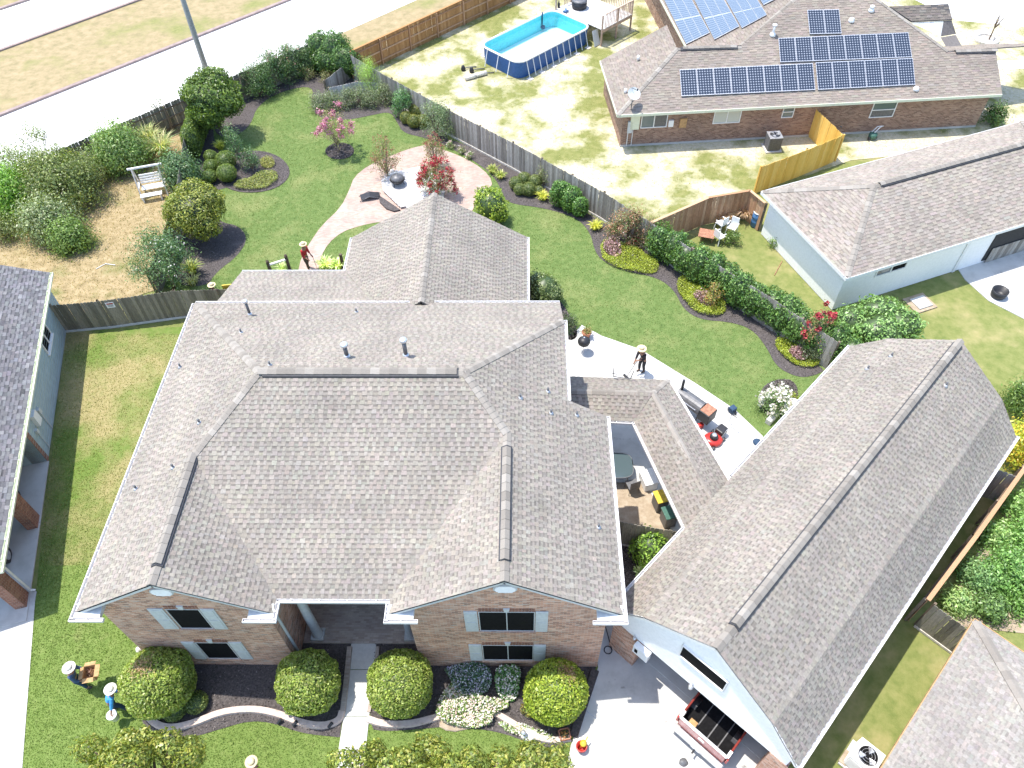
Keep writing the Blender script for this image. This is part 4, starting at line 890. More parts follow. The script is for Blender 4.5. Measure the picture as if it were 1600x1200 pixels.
mb = MB(CO2); mb.mesh([cq(-1.9, -.025, 1.02), cq(-.35, -.025, 1.02), cq(-.5, -.03, 1.34), cq(-1.85, -.03, 1.34)], [(0, 1, 2, 3)]); mb.build('side_window', 'window_glass', car)
# ================================================================== hip roofed buildings on the right
def hip_building(name, label, corners, z, pitch, palette, wallmat, ov, seed, caps_mat='cap_shingle', gut=None, segs=(.2, .4), row=.16, vent=True):
    """corners: four eave corners (ccw from above), long side first-second"""
    C = [A(c[0], c[1], z) for c in corners]; cen = sum(C)/4; org = A(cen[0], cen[1], 0)
    e = nrm(C[1]-C[0]); f = nrm(C[3]-C[0]); Ln = np.linalg.norm(C[1]-C[0]); Wd = np.linalg.norm(C[3]-C[0]); h = pitch*Wd/2
    R0 = C[0]+e*Wd/2+f*Wd/2+A(0, 0, h); R1 = C[1]-e*Wd/2+f*Wd/2+A(0, 0, h)
    o = T(name, label, 'house' if 'house' in name else 'outbuilding', org)
    kw = dict(palette=palette, org=org, seg=segs, row=row)
    roof_slope(o, 'roof', C[0], C[1], R0, [[C[0], C[1], R1, R0]], seed=seed, **kw); roof_slope(o, 'roof', C[2], C[3], R0, [[C[2], C[3], R0, R1]], seed=seed+1, **kw)
    roof_slope(o, 'roof', C[1], C[2], R1, [[C[1], C[2], R1]], seed=seed+2, **kw); roof_slope(o, 'roof', C[3], C[0], R0, [[C[3], C[0], R0]], seed=seed+3, **kw)
    n0, n1, n2, n3 = -f*pitch+A(0, 0, 1), e*pitch+A(0, 0, 1), f*pitch+A(0, 0, 1), -e*pitch+A(0, 0, 1)
    for p0, p1, a, b in ((C[0]+nrm(R0-C[0])*.1, R0, n0, n3), (C[1]+nrm(R1-C[1])*.1, R1, n0, n1), (C[2]+nrm(R1-C[2])*.1, R1, n1, n2), (C[3]+nrm(R0-C[3])*.1, R0, n2, n3)):
        s1, s2 = hipdirs(p0, p1, a, b); ridge_caps(o, p0, p1, s1, s2, org, lift=.03, step=.3, half=.16, mat=caps_mat)
    ridge_caps(o, R0, R1, nrm(-f-A(0, 0, pitch)), nrm(f-A(0, 0, pitch)), org, vent=vent, vent_ends=(.04, .97), mat=caps_mat)
    mb = MB(org); I = [C[0]+(e+f)*ov, C[1]+(-e+f)*ov, C[2]+(-e-f)*ov, C[3]+(e-f)*ov]
    wall_loop(mb, [tuple(p[:2]) for p in I+I[:1]], 0, z-.06); mb.build('wall', wallmat, o)
    mb = MB(org); mb.poly([p-A(0, 0, .1) for p in C[::-1]]); mb.build('soffit', 'white_paint', o)
    for a, b, out in ((C[0], C[1], -f), (C[1], C[2], e), (C[2], C[3], f), (C[3], C[0], -e)):
        mb = MB(org); mb.obox((a+b)/2-A(0, 0, .06)+out*.012, (b-a)/2, out*.012, A(0, 0, .09)); mb.build('fascia', gut or 'white_paint', o)
    return o, org, e, f, I
k0, k1 = A(15.13, 26.98, 0), A(12.36, 33.63, 0); ke = nrm(A(25.04, 31.05, 0)-A(15.19, 27.09, 0)); kf = nrm(k1-k0); kf = nrm(A(-ke[1], ke[0], 0)); kw_ = 7.2
ws, WO, we, wf, WI = hip_building('workshop', 'white walled workshop with weathered brown hip roof beside ivy hedge', [k0, k0+ke*17.5, k0+ke*17.5+kf*kw_, k0+kf*kw_], 2.6, .5, PAL_TAN, 'siding_white', .42, 51)
pw = hit((1371, 421), WI[0], -wf); pw2 = hit((1416, 413), WI[0], -wf)
window(ws, pw, we, 1.55, np.linalg.norm((pw2-pw)[:2]), .72, -wf, WO, 1, 'white_paint', ['window_glass', 'screen_black'], sill=False)
mb = MB(WO); pd = hit((1505, 395), WI[0], -wf); mb.obox(A(pd[0], pd[1], 1.25)-wf*.02, we*.09, wf*.03, A(0, 0, 1.25)); mb.build('corner_board', 'white_paint', ws)
# open bay, its inside shade painted as a dark panel, with wooden gate boards at the right end
bay = hit((1540, 395), WI[0], -wf); mb = MB(WO); mb.obox(A(bay[0], bay[1], 1.2)+we*3.6-wf*.02, we*3.6, wf*.025, A(0, 0, 1.05)); mb.build('bay_shade_panel', 'dark_interior', ws)
for k in range(14):
    mb = MB(WO); mb.obox(A(bay[0], bay[1], .5)+we*(.35+.26*k)-wf*.1, we*.12, wf*.015, A(0, 0, .48)); mb.build('gate_board', 'plank_old', ws)
# neighbour roof at the lower right
n0_ = A(10.57, 5.85, 0); n1_ = A(15.2, 10.6, 0); ne = nrm(A(14.57, 10.0, 0)-n0_); nf = A(ne[1], -ne[0], 0)
Bst = n0_+ne*6.35
nh, NO, _, _, _ = hip_building('neighbour_house', 'one storey house with plain beige shingle roof beside narrow grass strip', [n0_-ne*9, Bst, Bst+nf*9, n0_-ne*9+nf*9][::-1], 2.6, .36, PAL_PALE, 'far_brick', .4, 61, gut='cardboard', segs=(.08, .2), row=.14)
# ================================================================== house with solar panels
us, ns = nrm((.9961, .0882, 0)), nrm((-.0882, .9961, 0))
def SQ(u, n, z): return us*u+ns*n+A(0, 0, z)
SZ = 2.45; sn = G(965, 180, SZ) @ ns; sp = .55
e0 = SQ(G(965, 180, SZ) @ us, sn, SZ); e1 = SQ(G(1566, 147.5, SZ) @ us, sn, SZ)
nS = nrm(-ns*sp+A(0, 0, 1))
def onS(px): return hit(px, e0, nS)
SO = A(18, 46, 0)
sh_ = T('solar_house', 'brown roofed brick house covered with rows of dark blue solar panels', 'house', SO)
ap = onS((1058, 76)); rg = onS((1157, 73)); cb_ = G(938, 95, SZ); v1 = onS((1245, 0)); v1b = v1+(v1-rg)*.25
h1 = onS((1481, 80)); h0 = onS((1372, 0)); h0b = h0+(h0-h1)*.18; g0 = onS((1492, 81)); g1_ = onS((1556, 79))
# make the ridge line of the left part level
rz0 = (ap[2]+rg[2])/2
pk = dict(palette=PAL_FAR, org=SO, seg=(.25, .45), row=.16)
roof_slope(sh_, 'roof', e0, e1, ap, [[e0, SQ(rg @ us, sn, SZ), rg, ap], [SQ(rg @ us, sn, SZ), SQ(h1 @ us, sn, SZ), h1, h0b, v1b, rg], [SQ(h1 @ us, sn, SZ), e1, g1_, g0, h1]], seed=71, **pk)
# left hip
eb_ = nrm(cb_-e0); roof_slope(sh_, 'roof', e0, cb_, ap, [[e0, ap, ap+ns*3., cb_]], seed=72, **pk)
# back of the left part
roof_slope(sh_, 'roof', cb_, cb_+us*12, ap, [[cb_, ap+ns*.05, rg+ns*.05, cb_+us*12]], seed=73, **pk)
# west facing slope of the rear part with the big panels
w0, w1 = G(1073, 74, SZ+.1), G(1033, -1, SZ+.1); w0x = w0-(w1-w0)*.0; w1x = w1+(w1-w0)*1.5
wd = nrm(w1-w0); wn = A(wd[1], -wd[0], 0); nW = nrm(A(0, 0, 1)-wn*sp)
if (wn @ us) < 0: wn = -wn; nW = nrm(A(0, 0, 1)-wn*sp)
def onW(px): return hit(px, w0, nW)
UPW = w0+wn*7+A(0, 0, 7*sp)
q0 = onW((1156, 73)); q1 = onW((1240, 0)); q2 = q1+(q1-q0)*1.2
roof_slope(sh_, 'roof', w0x, w1x, UPW, [[w0x, q0, q2, w1x+wn*7+A(0, 0, 7*sp), w1x]], seed=74, **pk)
for p0, p1, a, b in ((e0, ap, nS, nrm(A(0, 0, 1)-us*sp)), (h1, h0b, nS, nrm(A(0, 0, 1)+us*sp)), (q0, q2, nW, nS)):
    s1, s2 = hipdirs(p0, p1, a, b); ridge_caps(sh_, p0, p1, s1, s2, SO, lift=.03, step=.4, half=.15, mat='rail_wood' if False else 'cap_shingle')
ridge_caps(sh_, ap, rg, nrm(-ns-A(0, 0, sp)), nrm(ns-A(0, 0, sp)), SO, vent=True, vent_ends=(0.05, .95)); ridge_caps(sh_, g0, g1_, nrm(-ns-A(0, 0, sp)), nrm(ns-A(0, 0, sp)), SO, vent=True, vent_ends=(.02, .95))
# east slope behind the right hip, back of the right part
roof_slope(sh_, 'roof', e1+ns*6, e1+ns*6+us, h1, [[h1, h1+us*9-A(0, 0, 9*sp*.6), h0b+us*9-A(0, 0, 9*sp*.6), h0b]], seed=75, **pk)
mb = MB(SO); mb.poly([g0, g1_, g1_+ns*4-A(0, 0, 2.2), g0+ns*4-A(0, 0, 2.2)]); mb.build('roof_back', 'roof_deck', sh_)
# entrance gable at the far right
gp0, gp1 = G(1437, 33, 4.2), G(1476, 33, 4.2)
c0 = onS((1420, 34)); dz = 4.1
ga0 = G(1390, 10, 4.2); ga1 = G(1482, 6, 4.2); gb0 = G(1424, 33, 3.4); gb1 = G(1488, 30, 3.4)
mb = MB(SO); mb.mesh([ga0, ga1, gb1, gb0, ga0-A(0, 0, .08), ga1-A(0, 0, .08), gb1-A(0, 0, .08), gb0-A(0, 0, .08)], BF); mb.build('entrance_roof', 'roof_deck', sh_)
roof_slope(sh_, 'roof', gb0, gb1, ga0, [[gb0, gb1, ga1, ga0]], seed=76, **pk)
ec = G(1470, 57, 2.6); mb = MB(SO); mb.poly([gb0-A(0, 0, .1), ec, gb1*.8+gb0*.2-A(0, 0, .1)]); mb.build('entrance_gable', 'trim_grey', sh_)
er = G(1494, 53, 2.6); mb = MB(SO); mb.poly([gb1*.8+gb0*.2-A(0, 0, .09), ec, er, gb1-A(0, 0, .09)]); mb.poly([ec-A(0, 0, .06), G(1482, 80, 2.6), G(1505, 76, 2.6), er-A(0, 0, .06)]); mb.build('entrance_side_roof', 'roof_deck', sh_)
# walls
wallN = sn+.45; ul = G(968, 228) @ us; ur = G(1522, 197) @ us
mb = MB(SO); P = [SQ(ul, wallN, 0), SQ(ur, wallN, 0), SQ(ur+.1, wallN+3.5, 0)]
Q = [SQ(ul-.05, wallN+6.3, 0), SQ(ul, wallN, 0)]
wall_loop(mb, [p[:2] for p in Q+P[1:]], 0, SZ-.03); mb.poly([SQ(ur, wallN, SZ-.03), SQ(ur, wallN+3.5, SZ-.03), SQ(ur, wallN+1.9, SZ+1)]); 
wl0 = w0-wn*-.5; wall_loop(mb, [tuple((w0+wn*.4)[:2]), tuple((w1x+wn*.4)[:2])][::-1], 0, SZ); mb.build('wall', 'far_brick', sh_)
mb = MB(SO); mb.bar(SQ(ul, wallN-.02, .06), SQ(ur, wallN-.02, .06), .04, .12); mb.build('foundation', 'concrete', sh_)
for a, b, out in ((e0, e1, -ns), (cb_, e0, -us), (w1x, w0x, -wn)):
    mb = MB(SO); mb.obox((a+b)/2-A(0, 0, .06)+out*.02, (b-a)/2, out*.02, A(0, 0, .08)); mb.build('fascia', 'gutter_cream', sh_)
mb = MB(SO); mb.poly([p-A(0, 0, .12) for p in (e0, SQ(ul, wallN, SZ), SQ(ur, wallN, SZ), e1)][::-1]); mb.build('soffit', 'soffit', sh_)
def swin(tl, br, mull, pane, horiz=False, frame='white_paint'):
    a, b = hit(tl, SQ(0, wallN, 0), ns), hit(br, SQ(0, wallN, 0), ns); window(sh_, SQ(a @ us, wallN, 0), us, b[2], (b-a) @ us, a[2]-b[2], -ns, SO, mull, frame, pane, horiz=horiz, sill=False, fw=.05)
swin((1003, 178), (1041, 198), 1, ['window_glass', 'pipe_grey']); swin((1117, 173), (1155, 191), 1, ['blind', 'blind']); swin((1225, 166), (1238, 183), 1, ['window_glass', 'window_glass'], True); swin((1366, 160), (1394, 182), 1, ['pipe_grey', 'window_glass'], True)
mb = MB(SO)
for px, w_, h_, mt in (((1048, 192), .3, .42, 'plastic_white'), ((1067, 191), .42, .6, 'cardboard'), ((984, 198), .28, .75, 'trim_grey'), ((992, 190), .55, .95, 'gutter_cream')):
    p = hit(px, SQ(0, wallN, 0), ns); mb = MB(SO); mb.obox(p-ns*.06, us*w_/2, ns*.06, A(0, 0, h_/2)); mb.build('utility_box', mt, sh_)
for px in ((979, 225), (986, 226)):
    p = hit(px, SQ(0, wallN-.05, 0), ns); mb = MB(SO); mb.tube([A(p[0], p[1], .05), A(p[0], p[1], 1.4)], .03, 6); mb.build('conduit', 'gutter_white', sh_)
# panels
def panel(par, c00, c10, c11, c01, nn, mat='solar_cells'):
    P = [np.array(p)+nn*.11 for p in (c00, c10, c11, c01)]; mb = MB(SO); B = [p-nn*.04 for p in P]
    mb.mesh(P+B, [(0, 1, 2, 3), (7, 6, 5, 4), (0, 4, 5, 1), (1, 5, 6, 2), (2, 6, 7, 3), (3, 7, 4, 0)]); o = mb.build('solar_panel', 'solar_frame', par)
    cen = sum(P)/4; I = [p+(cen-p)*.045+nn*.004 for p in P]; mb = MB(SO); mb.poly(I); c = mb.build('cells', mat, o)
    at = c.data.attributes.new('CellUV', 'FLOAT_VECTOR', 'POINT'); at.data.foreach_set('vector', [0, 0, 0, 1, 0, 0, 1, 1, 0, 0, 1, 0])
def panel_row(tl, tr_, bl, br, n, f, nn, gap=.012, mat='solar_cells', m=1):
    a, b, c, d = f(bl), f(br), f(tr_), f(tl)
    for j in range(m):
        for i in range(n):
            s0, s1 = (i+gap)/n, (i+1-gap)/n; t0, t1 = (j+gap*.6)/m, (j+1-gap*.6)/m
            L = lambda s, t: (a*(1-s)+b*s)*(1-t)+(d*(1-s)+c*s)*t
            panel(sh_, L(s0, t0), L(s1, t0), L(s1, t1), L(s0, t1), nn, mat)
panel_row((1061, 110), (1269, 100), (1064, 152), (1273, 142), 8, onS, nS); panel_row((1273, 99), (1425, 92), (1277, 142), (1429, 134), 6, onS, nS)
panel_row((1215, 61), (1418, 52), (1218, 99), (1424, 91), 8, onS, nS); panel_row((1260, 17), (1310, 16), (1264, 55), (1314, 54), 2, onS, nS)
panel_row((1038, 0), (1081, 0), (1073, 71), (1110, 53), 3, onW, nW, mat='solar_cells_pale', m=2); panel_row((1085, 0), (1131, 0), (1117, 64), (1156, 43), 3, onW, nW, mat='solar_cells_pale', m=2)
panel_row((1134, 0), (1183, 0), (1160, 46), (1199, 25), 3, onW, nW, mat='solar_cells_pale', m=2); panel_row((1170, -26), (1216, -28), (1194, 10), (1229, -8), 3, onW, nW, mat='solar_cells_pale')
panel_row((1010, -50), (1050, -52), (1036, -2), (1079, -2), 3, onW, nW, mat='solar_cells_pale', m=2); panel_row((1060, -50), (1103, -52), (1083, -2), (1129, -2), 3, onW, nW, mat='solar_cells_pale', m=2)
# roof vents, dish
for px in ((997, 93), (977, 145)):
    p = hit(px, e0, nrm(A(0, 0, 1)-us*sp)); mb = MB(SO); mb.tube([p, p+A(0, 0, .25)], .09, 10); mb.build('vent_pipe', 'plastic_white', sh_, True)
for px, h in (((1207, 55), 1.1), ((1330, 33), .3), ((1361, 17), .5), ((1431, 140), .25)):
    p = onS(px); mb = MB(SO); mb.tube([p, p+A(0, 0, h*.6)], .07, 10); mb.lathe([(.2, -.03), (.16, .1), (.08, .18)], p, 12); mb.lathe([(.14, h*.6-.1), (.14, h*.6), (.03, h*.6+.05)], p, 12); mb.build('roof_vent', 'plastic_white', sh_, True)
dp = onS((986, 172)); mb = MB(SO); mb.tube([dp, dp+A(0, 0, .5), dp+A(.05, .12, .75)], .03, 8); ds = mb.build('dish_mast', 'pipe_grey', sh_)
mb = MB(SO); R_ = .42; dc = dp+A(.1, .2, .95); dn_ = nrm((.35, -.55, .75)); du = nrm(np.cross(dn_, (0, 0, 1))); dv = np.cross(dn_, du); vs = [dc-dn_*.1]
for rr in (.5, 1.):
    vs += [dc+dn_*(.1*rr*rr-.1)+R_*rr*(math.cos(t)*du+math.sin(t)*dv*.9) for t in np.linspace(0, 2*math.pi, 20, endpoint=False)]
mb.mesh(vs, [(0, 1+i, 1+(i+1) % 20) for i in range(20)]+[(1+i, 21+i, 21+(i+1) % 20, 1+(i+1) % 20) for i in range(20)]); mb.build('dish', 'trim_grey', ds, True)
mb = MB(SO); mb.tube([dc-dv*.35, dc+dn_*.4], .015, 6); mb.lathe([(.04, 0), (.05, .1)], dc+dn_*.4, 8); mb.build('feed_arm', 'plastic_black', ds)
# ================================================================== fences
def fence(name, label, pts, hgt, mat, pitch=.15, rail_side=1, top_cap=False, rail='rail_wood', post_every=2.4, posts_show=False, jit=.02, lean=.01, group=None, gapless=False, cat='fence', base_board=None):
    """pts: list of world points along the ground; every picket is a part"""
    org = A(pts[0][0], pts[0][1], 0); o = T(name, label, cat, org, group)
    wd = pitch-.008; mb = MB(); mb.obox((0, 0, hgt/2), (wd/2, 0, 0), (0, .009, 0), (0, 0, hgt/2))
    # dog-eared picket
    d = [(-wd/2, 0), (wd/2, 0), (wd/2, hgt-.04), (wd/2-.035, hgt), (-wd/2+.035, hgt), (-wd/2, hgt-.04)]
    mb = MB(); mb.mesh([(x, -.009, z) for x, z in d]+[(x, .009, z) for x, z in d], [tuple(range(6)), tuple(range(11, 5, -1))]+[(i, 6+i, 6+(i+1) % 6, (i+1) % 6) for i in range(6)])
    me = mb.data('plank', mat); r = random.Random(len(pts)*13+int(abs(org[0])*10))
    for a, b in zip(pts, pts[1:]):
        a, b = A(a[0], a[1], 0), A(b[0], b[1], 0); L = np.linalg.norm(b-a); u = (b-a)/L; s = A(-u[1], u[0], 0)*rail_side; ang = math.atan2(u[1], u[0]); n = max(1, int(L/pitch))
        for k in range(n):
            p = a+u*(k+.5)*L/n+s*r.uniform(-.004, .004)-org; q = bpy.data.objects.new('plank', me); q.location = (p[0], p[1], r.uniform(-jit, jit*.3)+.0)
            q.rotation_euler = (r.uniform(-lean, lean), r.uniform(-lean, lean)*.5, ang); q.scale = (L/n/pitch, 1, 1); link(q, o)
        for z in (.3, hgt*.52, hgt-.28):
            mb = MB(org); mb.bar(a+s*.045+A(0, 0, z), b+s*.045+A(0, 0, z), .04, .09); mb.build('rail', rail, o)
        np_ = max(1, round(L/post_every))
        for k in range(np_+1):
            p = a+u*L*k/np_+s*.1; mb = MB(org); mb.cbox(p[0], p[1], 0, .09, .09, hgt-.02, ang); mb.build('post', rail, o)
        if top_cap: mb = MB(org); mb.bar(a+A(0, 0, hgt+.02), b+A(0, 0, hgt+.02), .15, .035); mb.build('cap_rail', mat, o)
        if base_board: mb = MB(org); mb.bar(a-s*.03+A(0, 0, .06), b-s*.03+A(0, 0, .06), .03, .12); mb.build('base_board', base_board, o)
    return o
T18 = lambda x, y, z=1.83: G(x, y, z)
fence('street_fence', 'weathered grey picket fence between neighbour yard shrubs and the street', [T18(-40, 292), T18(95, 232), T18(302, 144), T18(485, 68), T18(545, 80)], 1.83, 'plank_shaded', .2, -1)
fence('cedar_fence', 'new orange cedar fence with posts between sandy pool yard and street', [T18(544, 82), T18(722, 0), T18(830, -48)], 1.83, 'plank_cedar', .19, -1, top_cap=True, rail='plank_brown')
rf = [T18(547, 86), T18(610, 122), T18(700, 171), T18(800, 222), T18(943, 300), T18(1018, 348), T18(1080, 388)]
fence('side_fence', 'old grey picket fence along the back garden bed beside sandy yard', rf, 1.83, 'plank_old', .15, 1, base_board='stone_white')
fence('hedge_fence', 'old grey fence buried in the ivy hedge beside workshop yard', [T18(1082, 389), T18(1200, 462), T18(1310, 535)], 1.83, 'plank_old', .2, 1)
fence('neighbour_fence', 'short brown picket fence running from ivy hedge to the white workshop', [T18(1018, 348), T18(1107, 309), T18(1172, 298), T18(1196, 318)], 1.83, 'plank_brown', .17, 1, top_cap=True)
fence('golden_fence', 'new golden wooden fence panel leaning out from solar house towards workshop', [G(1262, 212), G(1302, 252)], 1.83, 'plank_gold', .17, 1, rail='plank_gold')
fence('golden_fence', 'new golden wooden fence running along behind the white workshop', [G(1302, 253), G(1250, 275), G(1180, 302)], 1.83, 'plank_gold', .18, -1, rail='plank_gold')
fl = [G(103.5, 518.7), G(175, 512), G(290, 496), G(345, 494), G(395, 492)]
fence('gate_fence', 'shaded olive grey fence with small sign between blue siding house and brick house', fl, 1.83, 'plank_shaded', .15, 1, base_board='trim_grey')
so_p = G(172, 487, 0); p0, p1 = fl[0], fl[1]
sg = MB(); fo = nrm(fl[2]-fl[1]); fn = A(fo[1], -fo[0], 0); c = hit((172.5, 476), fl[1], fn); org = c
mb = MB(org); mb.obox(c+fn*.03, fo*.19, fn*.006, A(0, 0, .17)); sgn = T('fence_sign', 'small white sign with red heading fixed on the olive grey fence', 'sign', org); mb.build('board', 'plastic_white', sgn)
mb = MB(org); mb.obox(c+fn*.038+A(0, 0, .09), fo*.15, fn*.003, A(0, 0, .035)); mb.build('heading', 'red_paint', sgn)
mb = MB(org)
for k in range(3): mb.obox(c+fn*.038+A(0, 0, .01-.05*k), fo*.13, fn*.003, A(0, 0, .01))
stuff(mb.build('lettering', 'pipe_grey', sgn))
fence('yard_fence', 'old fence behind white flowered tree between dry yard and back garden', [G(250, 462), G(268, 420), G(292, 330), G(302, 250), G(322, 186)], 1.7, 'plank_shaded', .2, 1)
fence('courtyard_fence', 'shade-darkened fence across the small courtyard between house and garage', [A(2.62, 14.7, 0), G(1068, 868)], 1.75, 'plank_shaded', .16, 1, base_board='stone_white')
fence('garage_side_fence', 'brown fence running beside the long garage and the overgrown garden', [T18(1450, 938), T18(1525, 838), T18(1600, 733), T18(1625, 700)], 1.83, 'plank_brown', .17, 1, top_cap=True)
g_a, g_b = G(1428, 978), G(1488, 1022)
fence('garage_gate_fence', 'short grey brown fence closing the grass strip beside the garage', [g_a, g_b], 1.83, 'plank_shaded', .16, 1, base_board='stone_white')
fence('garage_back_fence', 'dark fence behind the rear corner of the garage', [GQ(RE-.1, 24.9, 0), T18(1592, 745)], 1.83, 'plank_old', .17, 1)
# low grey wooden screen round the compost corner
fence('compost_screen', 'low grey slatted screen enclosing compost corner behind sage hedge', [G(513, 150), G(548, 122)], 1.15, 'plank_old', .16, 1)
fence('compost_screen', 'low pale screen half hidden behind the sage hedge row', [G(518, 158), G(560, 148), G(608, 150)], .95, 'plank_white', .18, 1)
# two short white handrails by the path
for px, lab in (((425, 423, 453, 410), 'short white rail with dark post beside the brick path'),):
    a, b = G(px[0], px[1]+8, 0), G(px[2], px[3]+12, 0); o = T('path_rail', lab, 'rail', a); mb = MB(a)
    mb.bar(a+A(0, 0, .75), b+A(0, 0, .75), .1, .08); mb.build('rail', 'white_paint', o)
    for q in (a, b): mb = MB(a); mb.cbox(q[0], q[1], 0, .13, .13, .95); mb.lathe([(.07, .95), (.09, 1.0), (.02, 1.1)], q, 8); mb.build('post', 'trousers_brown', o)
p = G(537, 420); o = tag(MB(p).build('garden_post', 'trousers_brown') if False else (lambda m: (m.cbox(p[0], p[1], 0, .14, .14, 1.0), m.build('garden_post', 'trousers_brown'))[1])(MB((0, 0, 0))), 'dark wooden post beside the striped lily clump', 'post')
# street lamp pole
lb = G(330, 132); lo = T('street_lamp', 'tall grey tapered street lamp pole beside the road', 'street lamp', lb)
mb = MB(lb); mb.tube([lb, lb+A(0, 0, 4), lb+A(.02, 0, 10.5)], [.2, .18, .13], 14); mb.build('pole', 'lamp_pole', lo, True)
mb = MB(lb); mb.tube([lb+A(.02, 0, 10.4), lb+A(-1, 1, 10.9), lb+A(-1.7, 1.7, 10.95)], .04, 8); ar = mb.build('arm', 'lamp_pole', lo, True)
mb = MB(lb); mb.obox(lb+A(-1.95, 1.95, 10.95), nrm((-1, 1, 0))*.35, nrm((1, 1, 0))*.14, A(0, 0, .06)); mb.build('lamp_head', 'lamp_pole', ar, bevel=.03)
mb = MB(lb); mb.lathe([(.2, 0), (.2, .12), (.14, .2)], lb, 14); mb.build('base', 'concrete', lo)
# ================================================================== plants
LEAFSEED = [100]
def sphere_core(c, r, col, seg=10, rings=7):
    vs, fs = [], []
    for i in range(rings+1):
        ph = math.pi*i/rings
        for k in range(seg): t = 2*math.pi*k/seg; vs.append((c[0]+r[0]*math.sin(ph)*math.cos(t), c[1]+r[1]*math.sin(ph)*math.sin(t), c[2]+r[2]*math.cos(ph)))
    for i in range(rings):
        for k in range(seg): fs.append((i*seg+k, i*seg+(k+1) % seg, (i+1)*seg+(k+1) % seg, (i+1)*seg+k))
    return np.array(vs), np.array(fs), np.tile(np.array([*col, 1.]), (len(vs), 1))
def crown_pts(lobes, dens, depth=.3, wobble=.12, seed=0):
    """points and outward normals spread through the outer layer of the lobes"""
    P, Nn = [], []
    for li, (c, r) in enumerate(lobes):
        c = np.array(c, float); r = np.array(r, float); ar = 4*math.pi*((r[0]*r[1])**1.6/3+(r[0]*r[2])**1.6/3+(r[1]*r[2])**1.6/3)**(1/1.6)
        n = max(20, int(ar*dens)); d = unit(n); k = (1-depth*rng.random(n)**1.7)*(1+wobble*wob(d, seed+li*7, 3.5))
        p = c+d*r*k[:, None]; P.append(p); Nn.append(d/r)
    P = np.concatenate(P); Nn = np.concatenate(Nn); keep = np.ones(len(P), bool)
    for c, r in lobes:
        q = (P-np.array(c))/np.array(r); keep &= ~((q**2).sum(1) < .5)
    return P[keep], Nn[keep]
def stems(mb, base, tips, r0=.035, n=5):
    for t in tips:
        t = np.array(t); m = base*.5+t*.5+A(0, 0, .12*np.linalg.norm(t-base)); mb.tube([base, base*.7+m*.3, m, t], [r0, r0*.8, r0*.6, r0*.25], n)
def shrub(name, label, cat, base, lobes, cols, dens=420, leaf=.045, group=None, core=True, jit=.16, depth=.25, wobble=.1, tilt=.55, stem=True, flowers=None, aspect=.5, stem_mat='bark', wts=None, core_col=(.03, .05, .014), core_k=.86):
    """clipped or dense plant: lobes relative to base"""
    base = np.array(base, float); LEAFSEED[0] += 1
    o = T(name, label, cat, base, group)
    P, Nn = crown_pts(lobes, dens, depth, wobble, LEAFSEED[0]*31)
    keep = P[:, 2] > .02; P, Nn = P[keep], Nn[keep]
    Nn = Nn/np.linalg.norm(Nn, axis=1, keepdims=True)+rng.normal(0, tilt, P.shape)
    c = pal(len(P), cols, jit, wts); ext_ = None
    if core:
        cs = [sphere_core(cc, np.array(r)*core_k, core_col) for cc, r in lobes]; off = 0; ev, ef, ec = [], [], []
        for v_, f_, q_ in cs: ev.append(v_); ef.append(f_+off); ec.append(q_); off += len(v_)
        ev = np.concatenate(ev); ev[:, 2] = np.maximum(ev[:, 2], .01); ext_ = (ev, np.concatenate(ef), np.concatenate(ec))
    me = leaf_mesh('foliage', P, Nn, leaf*rng.uniform(.6, 1.25, len(P)), c, 'leaf', aspect, ext_); cr = bpy.data.objects.new('foliage', me); link(cr, o)
    if flowers:
        fc, fn, fs = flowers; k = rng.choice(len(P), min(fn, len(P)), replace=False); k = k[Nn[k, 2] > -.3]
        fm = leaf_mesh('blossom', P[k]+Nn[k]/np.linalg.norm(Nn[k], axis=1, keepdims=True)*leaf*.8, Nn[k], fs*rng.uniform(.6, 1.2, len(k)), pal(len(k), fc, .12), 'petal', .8); link(bpy.data.objects.new('blossom', fm), o)
    if stem:
        mb = MB((0, 0, 0)); stems(mb, A(0, 0, 0), [np.array(cc)*A(.8, .8, .9) for cc, r in lobes], .05); mb.build('trunk', stem_mat, o, True)
    return o
